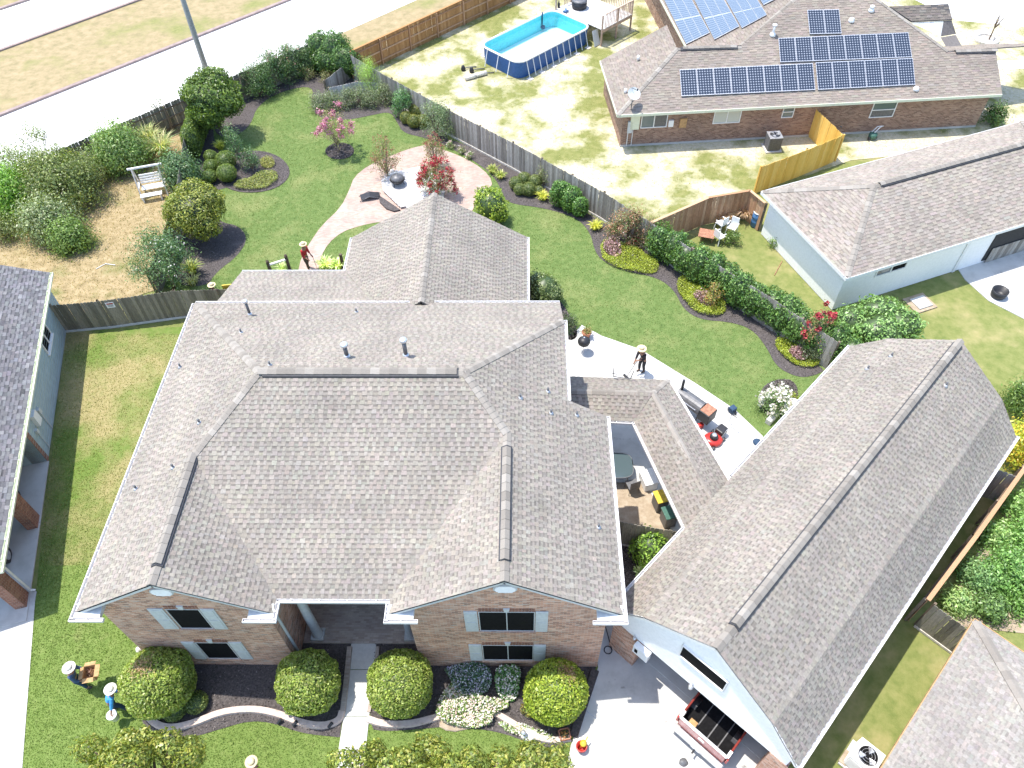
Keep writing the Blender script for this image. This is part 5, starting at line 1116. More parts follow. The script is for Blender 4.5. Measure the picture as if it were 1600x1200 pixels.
def loose(name, label, cat, base, hgt, rx, ry, cols, nst=40, lps=90, leaf=.05, spread=.22, trunk_h=.0, zmin=.25, group=None, flowers=None, jit=.25, trunk_r=.05, bark='bark_pale', aspect=.4, wts=None, arch=0., nstem=None, up=.35):
    """vase-shaped plant: stems rise from the base to tips in an ellipsoid; leaves cluster round the upper stems"""
    base = np.array(base, float); o = T(name, label, cat, base, group)
    d = unit(nst); d[:, 2] = np.abs(d[:, 2]); rr = rng.uniform(.55, 1., nst)**.6
    zc = trunk_h+(hgt-trunk_h)*.45; tips = np.stack([d[:, 0]*rx*rr, d[:, 1]*ry*rr, np.maximum(zmin*hgt, zc+(d[:, 2]*2-.75)*(hgt-zc)*rr)], 1); tips[:, 2] = np.minimum(tips[:, 2], hgt*rng.uniform(.85, 1.02, nst))
    b0 = A(0, 0, trunk_h); P = []; Nn = []
    for tpt in tips:
        k = int(lps*rng.uniform(.6, 1.3)); s = rng.uniform(.45, 1.03, k)[:, None]**.7; mid = (b0+tpt)/2+A(0, 0, .15*hgt)
        q = (1-s)**2*b0+2*s*(1-s)*mid+s**2*tpt; q = q+rng.normal(0, spread, (k, 3))*(.5+.5*s); P.append(q); Nn.append((q-A(0, 0, zc))/A(rx, ry, hgt)*1.2+A(0, 0, up))
    P = np.concatenate(P); Nn = np.concatenate(Nn); P[:, 2] = np.maximum(P[:, 2], .04); Nn = Nn+rng.normal(0, .6, Nn.shape)
    me = leaf_mesh('foliage', P, Nn, leaf*rng.uniform(.55, 1.25, len(P)), pal(len(P), cols, jit, wts), 'leaf', aspect); link(bpy.data.objects.new('foliage', me), o)
    if flowers:
        fc, per, fs, frac = flowers; Q = []
        for tpt in tips[rng.random(nst) < frac]: Q.append(tpt+rng.normal(0, spread*.45, (per, 3))+A(0, 0, spread*.5))
        if Q:
            Q = np.concatenate(Q); fm = leaf_mesh('blossom', Q, rng.normal(0, 1, Q.shape)+A(0, 0, .8), fs*rng.uniform(.6, 1.2, len(Q)), pal(len(Q), fc, .15), 'petal', .7); link(bpy.data.objects.new('blossom', fm), o)
    mb = MB((0, 0, 0))
    if trunk_h: mb.tube([A(0, 0, 0), A(.02, .01, trunk_h*.6), b0], [trunk_r*1.3, trunk_r, trunk_r*.9], 8)
    stems(mb, b0, tips[:nstem or min(nst, 14)], trunk_r*.55, 4); mb.build('trunk', bark, o, True)
    return o
def inside(pts, poly):
    x, y = pts[:, 0], pts[:, 1]; c = np.zeros(len(pts), bool); n = len(poly)
    for i in range(n):
        a, b = poly[i], poly[(i+1) % n]; k = ((a[1] > y) != (b[1] > y)); xi = (b[0]-a[0])*(y-a[1])/((b[1]-a[1]) if abs(b[1]-a[1]) > 1e-9 else 1e-9)+a[0]; c ^= k & (x < xi)
    return c
def scatter(poly, n):
    poly = np.array([p[:2] for p in poly]); lo, hi = poly.min(0), poly.max(0); out = np.zeros((0, 2))
    while len(out) < n:
        q = lo+(hi-lo)*rng.random((n*2, 2)); out = np.concatenate([out, q[inside(q, poly)]])
    return out[:n]
def cover(name, label, cat, px, n, hgt, cols, leaf, flowers=None, group=None, mounds=.5, wts=None, smooth=2):
    poly = chaikin(GP(px), smooth); cen = sum(poly)/len(poly); o = T(name, label, cat, A(cen[0], cen[1], 0), group); q = scatter(poly, n)-cen[:2]
    z = hgt*(.35+.65*rng.random(n))*(1+mounds*(np.sin(q[:, 0]*3.1+1)*np.sin(q[:, 1]*3.7))); P = np.concatenate([q, z[:, None]], 1)
    me = leaf_mesh('foliage', P, rng.normal(0, .6, P.shape)+A(0, 0, .9), leaf*rng.uniform(.6, 1.3, n), pal(n, cols, .2, wts), 'leaf', .5); link(bpy.data.objects.new('foliage', me), o)
    if flowers:
        fc, fn, fs = flowers; k = rng.choice(n, fn); fm = leaf_mesh('blossom', P[k]+A(0, 0, leaf*.9), rng.normal(0, .5, (fn, 3))+A(0, 0, 1), fs*rng.uniform(.6, 1.2, fn), pal(fn, fc, .1), 'petal', .9); link(bpy.data.objects.new('blossom', fm), o)
    return o
def blades(name, label, cat, base, n, L, cols, wd=.02, droop=.5, group=None, flowers=None):
    """clump of strap leaves"""
    base = np.array(base, float); o = T(name, label, cat, base, group); vs, fs, cs = [], [], []
    for k in range(n):
        t = rng.uniform(0, 2*math.pi); l = L*rng.uniform(.6, 1.15); d = A(math.cos(t), math.sin(t), 0); s = A(-d[1], d[0], 0)*wd; b0 = d*rng.uniform(0, .12)+A(rng.normal(0, .05), rng.normal(0, .05), 0); sp = rng.uniform(.25, .8)
        p1 = b0+d*l*sp*.5+A(0, 0, l*.6); p2 = b0+d*l*sp+A(0, 0, l*(.95-droop*sp)); i = len(vs)
        vs += [b0-s, b0+s, p1+s, p1-s, p2]; fs += [(i, i+1, i+2, i+3), (i+3, i+2, i+4)]; c = pal(1, cols, .15)[0]; cs += [c]*7
    me = bpy.data.meshes.new('leaves'); me.from_pydata([tuple(v) for v in vs], [], fs); at = me.color_attributes.new('Col', 'FLOAT_COLOR', 'CORNER'); at.data.foreach_set('color', np.concatenate([np.array(cs), np.ones((len(cs), 1))], 1).astype(np.float32).ravel())
    me.materials.append(MATS['leaf']); link(bpy.data.objects.new('leaves', me), o); return o
G_BRIGHT = [(.17, .22, .025), (.11, .165, .02), (.075, .12, .018), (.23, .26, .04)]
G_MID = [(.06, .105, .022), (.085, .135, .03), (.045, .08, .02), (.11, .15, .04)]
G_DARK = [(.03, .06, .016), (.045, .085, .022), (.06, .10, .028)]
G_BLUE = [(.05, .095, .04), (.075, .125, .05), (.10, .15, .065), (.04, .07, .03)]
G_OLIVE = [(.085, .11, .03), (.12, .145, .045), (.06, .085, .025), (.15, .165, .06)]
G_SAGE = [(.13, .15, .085), (.17, .19, .11), (.09, .115, .06)]
G_LIME = [(.16, .19, .02), (.20, .22, .025), (.12, .155, .016)]
PINK = [(.56, .22, .33), (.50, .18, .28), (.62, .32, .42)]; REDF = [(.42, .05, .07), (.48, .10, .11), (.34, .03, .05)]; WHITE = [(.78, .74, .70), (.82, .70, .70), (.80, .79, .74)]
# --- four clipped globes along the front wall
def globe_at(cx, cy, rpx, h_px_base, lab, cols, dens=900, rz=1., brown=None):
    """globe whose centre shows at pixel (cx,cy); radius from its pixel radius"""
    z = .9; p = G(cx, cy, z)
    for _ in range(3):
        dist = np.linalg.norm(p-CAM); R = rpx*dist/F_PX; z = R*.95; p = G(cx, cy, z)
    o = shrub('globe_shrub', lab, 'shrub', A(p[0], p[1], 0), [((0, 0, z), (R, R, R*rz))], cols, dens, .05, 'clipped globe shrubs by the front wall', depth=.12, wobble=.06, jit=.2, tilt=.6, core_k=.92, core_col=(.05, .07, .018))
    if brown:
        n = 260; b = hit(brown, A(p[0], p[1], z+R*.7), (0, 0, 1.)); cpt = b-A(p[0], p[1], 0); q = cpt+rng.normal(0, .16, (n, 3))*A(1, 1, .2); dv = q-A(0, 0, z); q = A(0, 0, z)+dv/np.linalg.norm(dv, axis=1, keepdims=True)*R*1.0
        stuff(link(bpy.data.objects.new('dry_twigs', leaf_mesh('dry_twigs', q, dv+rng.normal(0, .5, q.shape), .045*np.ones(n), pal(n, [(.22, .14, .075), (.3, .2, .12), (.14, .09, .05)], .2), 'leaf', .3)), o))
    return o
GB = [(.15, .195, .038), (.125, .17, .03), (.105, .145, .03), (.20, .235, .055), (.18, .195, .06)]
globe_at(247, 1064, 47, 0, 'clipped globe shrub with bare brown patch at the house corner by lawn', GB, brown=(228, 1047))
globe_at(481, 1066, 46, 0, 'clipped globe shrub on the side of the front walk beside shaded mulch', GB)
globe_at(625, 1068, 47, 0, 'clipped globe shrub between the front walk and the flower bed', GB)
globe_at(868, 1080, 46, 0, 'clipped yellow green globe shrub beside the driveway edge', [(.19, .235, .03), (.145, .195, .025), (.24, .27, .045), (.115, .16, .022)], brown=(882, 1054))
for px, lab, R in (((277, 1112), 'small dark rounded shrub under the corner globe shrub', .42), ((311, 1101), 'small dark rounded shrub on the bare mulch inside the kerb', .40)):
    p = G(*px); shrub('mound_shrub', lab, 'shrub', p, [((0, 0, R*.7), (R, R, R*.75))], [(.06, .085, .022), (.09, .12, .03), (.12, .14, .04)], 900, .03, 'low mounds in the front bed', depth=.12, wobble=.05)
p = G(833, 1110); shrub('mound_shrub', 'low olive brown shrub tucked against the globe by the driveway', 'shrub', p, [((0, 0, .28), (.42, .32, .32))], [(.14, .14, .03), (.22, .15, .04), (.10, .13, .03)], 700, .035)
# front flower bed
cover('flower_patch', 'mass of white and pink flowers spilling over the front kerb', 'flowers', [(682, 1110), (690, 1085), (715, 1062), (720, 1095), (790, 1092), (798, 1108), (770, 1118), (770, 1134), (740, 1140), (700, 1135), (683, 1122)], 5200, .34, [(.10, .16, .04), (.15, .21, .06), (.07, .12, .03)], .04, ([(.80, .74, .68), (.76, .55, .52), (.80, .79, .70)], 2600, .034))
cover('flower_patch', 'shaded bluish flower patch against the wall under the lower windows', 'flowers', [(690, 1042), (760, 1040), (770, 1060), (765, 1082), (745, 1090), (712, 1088), (705, 1062)], 4000, .36, [(.05, .10, .05), (.04, .075, .04), (.07, .12, .06)], .04, ([(.55, .60, .68), (.50, .42, .60), (.60, .62, .62)], 1100, .03))
cover('flower_patch', 'white flowers with fresh green leaves between purple flowers and mulch', 'flowers', [(772, 1042), (815, 1045), (812, 1072), (808, 1095), (790, 1100), (775, 1085)], 2400, .36, [(.06, .14, .04), (.09, .17, .05)], .04, (WHITE, 520, .034))
cover('flower_patch', 'thin line of small pale flowers along the kerb near the driveway', 'flowers', [(775, 1128), (800, 1128), (835, 1138), (870, 1152), (860, 1162), (820, 1152), (790, 1145)], 900, .16, [(.12, .18, .05), (.17, .22, .08)], .035, (WHITE, 260, .03))
# --- two trees whose tops rise into the bottom of the frame
def top_tree(px, H_, lobes, lab, n):
    p = G(px[0], px[1], H_); base = A(p[0], p[1], 0); o = T('street_tree', lab, 'tree', base, 'yellow green trees by the street')
    P, Nn = crown_pts(lobes, n, .5, .3, int(px[0])); Nn = Nn+rng.normal(0, .8, Nn.shape)
    link(bpy.data.objects.new('crown', leaf_mesh('crown', P, Nn, .062*rng.uniform(.6, 1.3, len(P)), pal(len(P), [(.13, .155, .028), (.17, .185, .035), (.09, .12, .022), (.21, .20, .05), (.07, .095, .02)], .22), 'leaf', .45)), o)
    mb = MB((0, 0, 0)); mb.tube([(0, 0, 0), (.05, 0, H_*.35), (0, .05, H_*.6), (0, 0, H_*.85)], [.16, .13, .09, .03], 8)
    for c, r in lobes: mb.tube([(0, 0, H_*.4), tuple(np.array(c)*.6+A(0, 0, H_*.2)), tuple(c)], [.06, .045, .02], 5)
    mb.build('trunk', 'bark', o, True); return o
def lob(hmax, L): return [((x, y, hmax+z), (r, r*.9, r*1.0)) for x, y, z, r in L]
def tree_lobes(hmax, wx, wy, n, seed):
    r = np.random.default_rng(seed); L = []
    for k in range(n):
        x, y = r.uniform(-1, 1), r.uniform(-1, 1); q = min(1., math.hypot(x, y)); L.append(((x*wx, y*wy, hmax-.5-1.1*q*q+r.uniform(-.25, .25)), (r.uniform(.3, .55), r.uniform(.3, .5), r.uniform(.35, .65))))
    return L
top_tree((188, 1216), 5.4, tree_lobes(5.4, 2.0, 1.3, 34, 5), 'yellow green tree top rising beside the front lawn gardeners', 420)
top_tree((695, 1222), 5.4, tree_lobes(5.4, 3.0, 1.2, 48, 9), 'yellow green tree top rising in front of the flower bed and walk', 420)
# --- back garden
def at(px, H_, rpx): p = G(*px); return p
loose('crape_myrtle', 'pink flowering crape myrtle standing in a round mulch ring', 'tree', G(530, 238), 3.0, 1.35, 1.2, [(.16, .15, .06), (.11, .15, .05), (.20, .16, .09)], 46, 60, .05, .2, .5, .4, flowers=(PINK, 70, .055, .62), trunk_r=.05, nstem=20)
loose('crape_myrtle', 'sparse reddish crape myrtle beside the white deck and fire pit', 'tree', G(606, 278), 2.6, 1.0, .9, [(.13, .13, .05), (.18, .10, .07), (.09, .12, .04)], 44, 60, .05, .17, .3, .3, trunk_r=.05, nstem=24, flowers=([(.30, .10, .08)], 14, .04, .5))
loose('crape_myrtle', 'small sparse crape myrtle at the far edge of the brick patio', 'tree', G(681, 262), 2.1, .8, .75, [(.13, .13, .05), (.18, .11, .07), (.09, .12, .04)], 34, 55, .05, .15, .25, .3, trunk_r=.045, nstem=20, flowers=([(.34, .10, .10)], 16, .04, .6))
loose('crape_myrtle', 'bushy crape myrtle covered with red blossom on the brick patio', 'tree', G(684, 306), 2.3, 1.15, 1.0, [(.08, .12, .035), (.11, .15, .05), (.16, .10, .06)], 60, 80, .05, .2, .3, .22, trunk_r=.045, flowers=(REDF, 34, .06, .85))
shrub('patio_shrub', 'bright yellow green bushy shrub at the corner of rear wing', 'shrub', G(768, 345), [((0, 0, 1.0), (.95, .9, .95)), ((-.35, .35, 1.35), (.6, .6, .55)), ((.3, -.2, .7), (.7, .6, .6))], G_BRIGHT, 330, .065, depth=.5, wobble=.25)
# cloud pruned shrub and fence plants
def topi(px, R, lab, cols=G_OLIVE, sq=.95): p = G(*px); return shrub('topiary_ball', lab, 'shrub', p, [((0, 0, R*.9), (R, R, R*sq))], cols, 1100, .028, depth=.1, wobble=.04, group='clipped topiary balls')
for i, (px, R) in enumerate((((806, 294), .40), ((819, 288), .42), ((836, 292), .42), ((812, 303), .36), ((826, 304), .42), ((842, 304), .3))): topi(px, R, 'clipped olive topiary ball in the cluster below the ivy patch on fence')
for i, (px, R) in enumerate((((636, 192), .42), ((651, 183), .48), ((648, 198), .45), ((661, 197), .42))): topi(px, R, 'clipped yellow olive topiary ball in the group beside loose grey bush', [(.15, .14, .035), (.11, .12, .03), (.08, .10, .025)])
for i, (px, R) in enumerate((((332, 252), .42), ((333, 268), .45), ((331, 284), .45), ((357, 262), .62), ((358, 282), .6))): topi(px, R, 'clipped green topiary ball in the island bed by the lawn', [(.085, .125, .025), (.12, .16, .035), (.06, .09, .02)], .85)
cover('ground_cover', 'low yellow green juniper mat in the island bed', 'ground cover', [(358, 296), (395, 278), (425, 268), (438, 276), (428, 292), (395, 300)], 4200, .3, [(.14, .16, .035), (.19, .19, .05), (.09, .12, .03)], .035)
cover('ground_cover', 'small yellowish mat of foliage behind the island topiary', 'ground cover', [(405, 250), (428, 250), (432, 262), (410, 266)], 1300, .28, [(.19, .18, .05), (.13, .15, .035)], .035)
loose('young_tree', 'slender blue green young tree in the island bed', 'tree', G(378, 262), 3.0, .55, .55, G_BLUE, 26, 60, .06, .14, .5, .25, trunk_r=.04)
loose('young_tree', 'small blue green shrub tree at the middle of the island bed', 'tree', G(396, 268), 1.7, .65, .6, G_BLUE, 24, 60, .055, .14, .2, .25, trunk_r=.04)
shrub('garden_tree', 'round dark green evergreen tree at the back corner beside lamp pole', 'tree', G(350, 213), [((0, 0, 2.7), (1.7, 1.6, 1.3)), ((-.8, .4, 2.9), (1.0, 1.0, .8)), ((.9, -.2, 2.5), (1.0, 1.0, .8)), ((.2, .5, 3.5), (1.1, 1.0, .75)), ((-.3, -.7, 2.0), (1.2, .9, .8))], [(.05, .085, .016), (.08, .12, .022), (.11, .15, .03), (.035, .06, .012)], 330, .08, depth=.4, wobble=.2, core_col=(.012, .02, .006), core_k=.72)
shrub('clipped_hedge', 'tall narrow clipped hedge standing along the old fence', 'hedge', G(308, 245), [((0, 0, 1.1), (.55, .7, 1.1)), ((-.05, .9, 1.15), (.5, .8, 1.1)), ((-.1, 2.0, 1.15), (.5, .9, 1.1)), ((-.12, 3.1, 1.1), (.5, .8, 1.1))], [(.075, .11, .02), (.105, .14, .028), (.05, .08, .016)], 420, .05, depth=.15, wobble=.06)
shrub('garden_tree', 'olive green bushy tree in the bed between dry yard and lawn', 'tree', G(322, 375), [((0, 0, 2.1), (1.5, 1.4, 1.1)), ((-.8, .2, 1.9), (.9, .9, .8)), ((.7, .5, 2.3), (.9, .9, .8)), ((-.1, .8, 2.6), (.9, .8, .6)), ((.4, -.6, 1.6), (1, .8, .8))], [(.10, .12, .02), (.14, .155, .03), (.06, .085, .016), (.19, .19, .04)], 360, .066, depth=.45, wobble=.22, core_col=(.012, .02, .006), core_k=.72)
loose('crape_myrtle', 'blue green crape myrtle with scattered white blossom above the side fence', 'tree', G(272, 450), 3.5, 1.75, 1.6, G_BLUE, 90, 85, .062, .24, 1.0, .3, trunk_r=.07, flowers=(WHITE, 5, .05, .22), bark='bark')
blades('lily_clump', 'yellowish strap leaved clump under the white flowered crape myrtle', 'plant', G(302, 428), 130, .95, [(.20, .22, .06), (.28, .28, .09), (.13, .17, .04)], .025)
blades('lily_clump', 'pale strap leaved clump at the foot of the side fence', 'plant', G(303, 445), 80, .7, [(.20, .21, .09), (.28, .27, .13)], .02)
blades('lily_clump', 'variegated striped lily clump beside the brick path', 'plant', G(510, 420), 180, .75, [(.33, .36, .14), (.45, .46, .25), (.18, .25, .07)], .022)
blades('lily_clump', 'second variegated lily clump by the wing gutter corner', 'plant', G(528, 421), 150, .75, [(.33, .36, .14), (.45, .46, .25), (.18, .25, .07)], .022)
blades('lily_clump', 'pale leafy clump behind the short white rail', 'plant', G(442, 425), 70, .6, [(.25, .3, .12), (.35, .38, .2)], .018)
for px, lab in (((930, 358), 'yellow grass clump near the bend of the lawn edge'), ((848, 312), 'yellow grass clump next to the topiary cluster'), ((345, 232), 'small yellow green clump at the foot of tall hedge')):
    blades('grass_clump', lab, 'plant', G(*px), 170, .6, [(.30, .30, .05), (.38, .36, .08), (.20, .23, .04)], .018)
# oleander row and corner thicket
for px, h, r, lab, fl in (((405, 150), 2.3, 1.3, 'oleander bush nearest the round evergreen tree', None), ((430, 138), 2.7, 1.3, 'tall oleander bush with faint pink blossom by the street fence', ([(.6, .3, .3)], 6, .05, .3)), ((458, 122), 2.5, 1.2, 'oleander bush beside the corner ivy thicket', ([(.6, .35, .3)], 5, .05, .25)), ((482, 112), 1.9, .9, 'small dark oleander at the end of the row', None)):
    loose('oleander', lab, 'shrub', G(*px), h, r, r*.9, [(.045, .085, .03), (.07, .12, .04), (.095, .145, .055), (.03, .055, .02)], 70, 75, .075, .2, .0, .15, flowers=fl, aspect=.25, group='oleanders along the street fence')
shrub('ivy_thicket', 'dense dark ivy thicket covering the back corner of the fence', 'shrub', G(518, 112), [((-.6, .6, 1.3), (1.1, 1.0, 1.2)), ((.5, .2, 1.4), (1.2, 1.0, 1.25)), ((1.3, -.7, 1.1), (1.0, .9, 1.1)), ((0, -.3, .9), (1.2, .8, .9))], [(.04, .085, .022), (.06, .115, .03), (.085, .14, .035), (.03, .06, .015)], 260, .075, depth=.3, wobble=.2)
for px, lab in (((485, 125), 'small straggly rose bush with yellowish leaves by the thicket'), ((510, 130), 'straggly rose bush in mulch before the compost screen'), ((478, 118), 'low rose bush in the back corner mulch')):
    loose('rose_bush', lab, 'shrub', G(*px), .9, .55, .5, [(.13, .14, .05), (.17, .15, .08), (.09, .12, .04)], 22, 34, .04, .12, 0, .25, bark='bark')
loose('feathery_shrub', 'feathery light green shrub beside the compost screen', 'shrub', G(583, 148), 2.6, 1.1, 1.0, [(.16, .25, .04), (.21, .30, .055), (.11, .19, .03)], 60, 120, .05, .17, 0, .15, aspect=.16)
for k in range(6):
    t = k/5; px = (500+104*t, 172-10*t+2*math.sin(k*2.)); loose('sage_shrub', 'grey green sage shrub in the low hedge row behind the pink tree', 'shrub', G(*px), 1.25+.15*(k % 2), .75, .7, G_SAGE+[(.06, .09, .035)], 44, 62, .042, .14, 0, .15, group='sage hedge row', flowers=([(.4, .3, .36)], 3, .03, .2), bark='bark')
loose('upright_shrub', 'upright blue green shrub against the side fence behind topiary', 'shrub', G(632, 182), 2.0, .75, .6, [(.045, .10, .035), (.07, .14, .05), (.10, .17, .07)], 40, 75, .07, .14, 0, .15, aspect=.3)
loose('loose_shrub', 'loose grey green weeping shrub leaning on the side fence', 'shrub', G(684, 214), 2.5, 1.25, 1.0, [(.10, .14, .07), (.15, .18, .10), (.07, .105, .045)], 70, 70, .06, .22, .1, .2, aspect=.3, bark='bark')
for px, lab in (((704, 232), 'tiny pink and white flowering plant at the patio edge'), ((722, 240), 'small white flowering plant by the fence base'), ((735, 248), 'small green plant at the mulch edge near fence')):
    loose('bedding_plant', lab, 'plant', G(*px), .5, .3, .28, [(.12, .17, .05), (.16, .2, .08)], 14, 26, .035, .07, 0, .2, flowers=([(.75, .5, .55), (.8, .78, .75)], 6, .035, .6))
for px, lab in (((770, 270), 'rosette of yellow green leaves at the fence bend'), ((782, 278), 'low yellowish perennial in the fence bed')):
    blades('perennial', lab, 'plant', G(*px), 110, .55, [(.18, .21, .05), (.25, .25, .08), (.11, .15, .035)], .02)
loose('climbing_vine', 'thin climbing vine against the grey side fence', 'plant', G(850, 292), 1.7, .45, .35, [(.12, .15, .06), (.16, .18, .08)], 20, 34, .045, .12, 0, .2)
shrub('ivy_patch', 'square patch of dark ivy growing on the side fence', 'ivy', G(890, 330), [((-.5, .45, .9), (.65, .45, .85)), ((.1, 0, .8), (.65, .45, .8)), ((.55, -.45, .65), (.5, .4, .65))], [(.05, .11, .025), (.075, .145, .035), (.10, .17, .04)], 420, .06, depth=.25, wobble=.15)
loose('photinia', 'reddish leaved photinia bush with one red bloom leaning on the fence', 'shrub', G(978, 378), 2.3, 1.25, .8, [(.11, .13, .05), (.19, .10, .06), (.08, .11, .04), (.24, .14, .09)], 80, 70, .06, .18, 0, .15, flowers=(REDF, 12, .07, .04), bark='bark')
loose('photinia', 'bare brownish twiggy bush beside the start of the ivy hedge', 'shrub', G(1015, 385), 1.9, .9, .7, [(.14, .11, .07), (.19, .12, .08), (.09, .11, .045)], 60, 45, .05, .16, 0, .15, bark='bark')
# ivy hedge along the fence
hp0, hp1 = G(1030, 398), G(1318, 572)
lobs = []; Lh = np.linalg.norm(hp1-hp0); hd = (hp1-hp0)/Lh; hs = A(-hd[1], hd[0], 0); nl = int(Lh/.8)
for k in range(nl+1): lobs.append((hd*k*Lh/nl+hs*(-.12+.1*math.sin(k*1.7))+A(0, 0, .98), (.72, .74, 1.06+.16*math.sin(k*2.3)+.08*math.sin(k*5.1))))
shrub('ivy_hedge', 'long dense dark green ivy hedge swallowing the fence by the workshop yard', 'hedge', hp0, lobs, [(.04, .085, .022), (.06, .12, .03), (.09, .16, .04), (.03, .06, .016), (.12, .19, .05)], 360, .062, depth=.28, wobble=.2, stem=False)
loose('crape_myrtle', 'red flowering crape myrtle growing through the ivy hedge', 'tree', G(1262, 548), 2.9, .7, .65, [(.10, .13, .04), (.18, .10, .05), (.13, .12, .05)], 34, 55, .055, .14, .3, .35, flowers=(REDF, 40, .065, .35), trunk_r=.04)
loose('crape_myrtle', 'small orange tinged shrub in front of the ivy hedge', 'shrub', G(1112, 478), 1.5, .5, .45, [(.16, .17, .04), (.26, .15, .05), (.12, .15, .04)], 22, 50, .05, .12, .1, .3)
shrub('pale_tree', 'light green spreading shrub behind the ivy hedge at the workshop corner', 'tree', G(1360, 545), [((0, 0, 1.3), (1.3, 1.2, .8)), ((-1.0, .7, 1.2), (1.0, .9, .7)), ((1.0, .3, 1.3), (1.1, 1.0, .8)), ((.2, 1.0, 1.6), (1.0, .8, .6))], [(.12, .20, .06), (.17, .25, .09), (.08, .14, .04)], 210, .08, depth=.4, wobble=.25)
# lime ground cover patches with purple plants
GC = 'lime ground cover patches'
cover('ground_cover', 'lime green ground cover patch with purple plants below photinia', 'ground cover', [(936, 384), (950, 376), (985, 385), (1020, 405), (1032, 424), (1015, 431), (975, 425), (942, 412)], 9000, .26, G_LIME, .036, group=GC)
cover('ground_cover', 'lime green ground cover patch below the small orange tinged shrub', 'ground cover', [(1054, 440), (1075, 437), (1108, 448), (1125, 470), (1137, 488), (1115, 498), (1085, 490), (1062, 465)], 8500, .26, G_LIME, .036, group=GC)
cover('ground_cover', 'small lime ground cover patch at the end of the ivy hedge', 'ground cover', [(1208, 530), (1232, 532), (1262, 548), (1283, 566), (1270, 578), (1238, 572), (1215, 552)], 5000, .24, G_LIME, .036, group=GC)
PUR = [(.16, .09, .10), (.22, .13, .13), (.10, .06, .07), (.28, .2, .19)]
cover('purple_plant', 'patch of purple grey foliage within the lime patch below photinia', 'plant', [(938, 388), (952, 378), (972, 392), (968, 407), (950, 405)], 900, .5, PUR, .05)
cover('purple_plant', 'strip of purple foliage in the lime patch below the orange tinged shrub', 'plant', [(1080, 462), (1100, 462), (1115, 478), (1108, 483), (1085, 473)], 600, .42, PUR, .05)
cover('purple_plant', 'purple brown foliage in the small lime patch by the garage', 'plant', [(1226, 550), (1250, 550), (1262, 565), (1240, 566)], 600, .42, PUR, .05)
loose('dark_shrub', 'small dark leaved shrub beside the small lime patch', 'shrub', G(1264, 560), .9, .55, .5, [(.04, .06, .025), (.07, .085, .04)], 24, 45, .05, .12, 0, .2)
loose('rose_bush', 'white flowering rose bush beside the patio and garage', 'shrub', G(1207, 640), 1.35, .8, .75, [(.08, .13, .045), (.12, .17, .07), (.06, .10, .03)], 46, 60, .05, .16, 0, .2, flowers=(WHITE, 16, .07, .7), bark='bark')
loose('bedding_plant', 'small lime plant beside the white rose bush', 'plant', G(1235, 625), .4, .35, .3, G_LIME, 14, 40, .035, .07, 0, .2)
shrub('grey_shrub', 'grey green bush beside the rear wing wall', 'shrub', G(850, 470), [((0, 0, .8), (.9, .85, .8)), ((.35, -.25, .65), (.65, .6, .6)), ((-.3, .3, 1.0), (.6, .6, .5))], [(.12, .15, .06), (.16, .185, .08), (.08, .11, .04)], 300, .055, depth=.45, wobble=.22)
loose('dark_shrub', 'dark spiky shrub in the narrow bed by the patio corner', 'shrub', G(888, 515), 1.0, .6, .55, [(.03, .05, .02), (.05, .075, .03)], 26, 50, .05, .13, 0, .2)
shrub('courtyard_shrub', 'bright green shrub in the shaded courtyard corner', 'shrub', G(1012, 868), [((0, 0, .7), (.75, .75, .75)), ((.3, -.35, .5), (.5, .5, .5))], [(.12, .20, .03), (.17, .26, .045), (.08, .15, .025)], 330, .06, depth=.4, wobble=.2)
for px, lab in (((1000, 895), 'pale leafy plant at the foot of the courtyard shrub'), ((1012, 893), 'pale leafy plant touching the garage gutter in the courtyard')):
    blades('bedding_plant', lab, 'plant', G(*px), 60, .4, [(.35, .38, .25), (.2, .28, .1)], .03)
# --- shrubs of the dry yard on the left
DRYG = 'overgrown shrubs of the dry yard'
for px, h, r, cols, lab in (((22, 330), 2.8, 2.0, [(.07, .14, .02), (.11, .20, .03), (.15, .25, .04)], 'bright green bushy tree at the edge of the dry yard'),
                            ((105, 315), 3.0, 2.7, G_OLIVE, 'wide dull olive shrub against the street fence'),
                            ((88, 368), 2.2, 1.7, [(.13, .16, .07), (.17, .19, .10), (.09, .12, .05)], 'grey green shrub in the middle of the dry yard'),
                            ((118, 385), 1.5, 1.05, [(.08, .13, .03), (.12, .17, .045)], 'small round green shrub on the dry grass'),
                            ((198, 262), 2.7, 1.7, [(.08, .14, .035), (.12, .18, .05), (.15, .19, .07)], 'fresh green shrub between fence and white glider swing'),
                            ((292, 290), 2.0, 1.2, G_BLUE, 'dark blue green shrub next to the glider swing')):
    loose('yard_shrub', lab, 'shrub', G(*px), h, r, r*.85, cols, int(80*r), 100, .08, .33, .1, .08, group=DRYG, bark='bark')
loose('yard_shrub', 'tall thin shrub with bare tops poking above the street fence', 'shrub', G(78, 262), 3.2, 1.4, .8, G_OLIVE, 30, 45, .06, .14, .3, .3, group=DRYG, bark='bark')
for px, h, r, lab in (((150, 285), 2.0, 1.2, 'loose olive shrub filling the gap along the street fence'), ((45, 290), 3.0, 1.5, 'tall feathery shrub rising behind the wide olive shrub'), ((225, 248), 2.0, .9, 'loose weedy shrub behind the glider swing beam'), ((10, 372), 1.4, 1.0, 'low pale shrub at the corner of the slate roof house yard')):
    loose('yard_shrub', lab, 'shrub', G(*px), h, r, r*.85, G_OLIVE+[(.14, .17, .08)], int(55*r), 60, .07, .3, .1, .2, group=DRYG, bark='bark', aspect=.3)
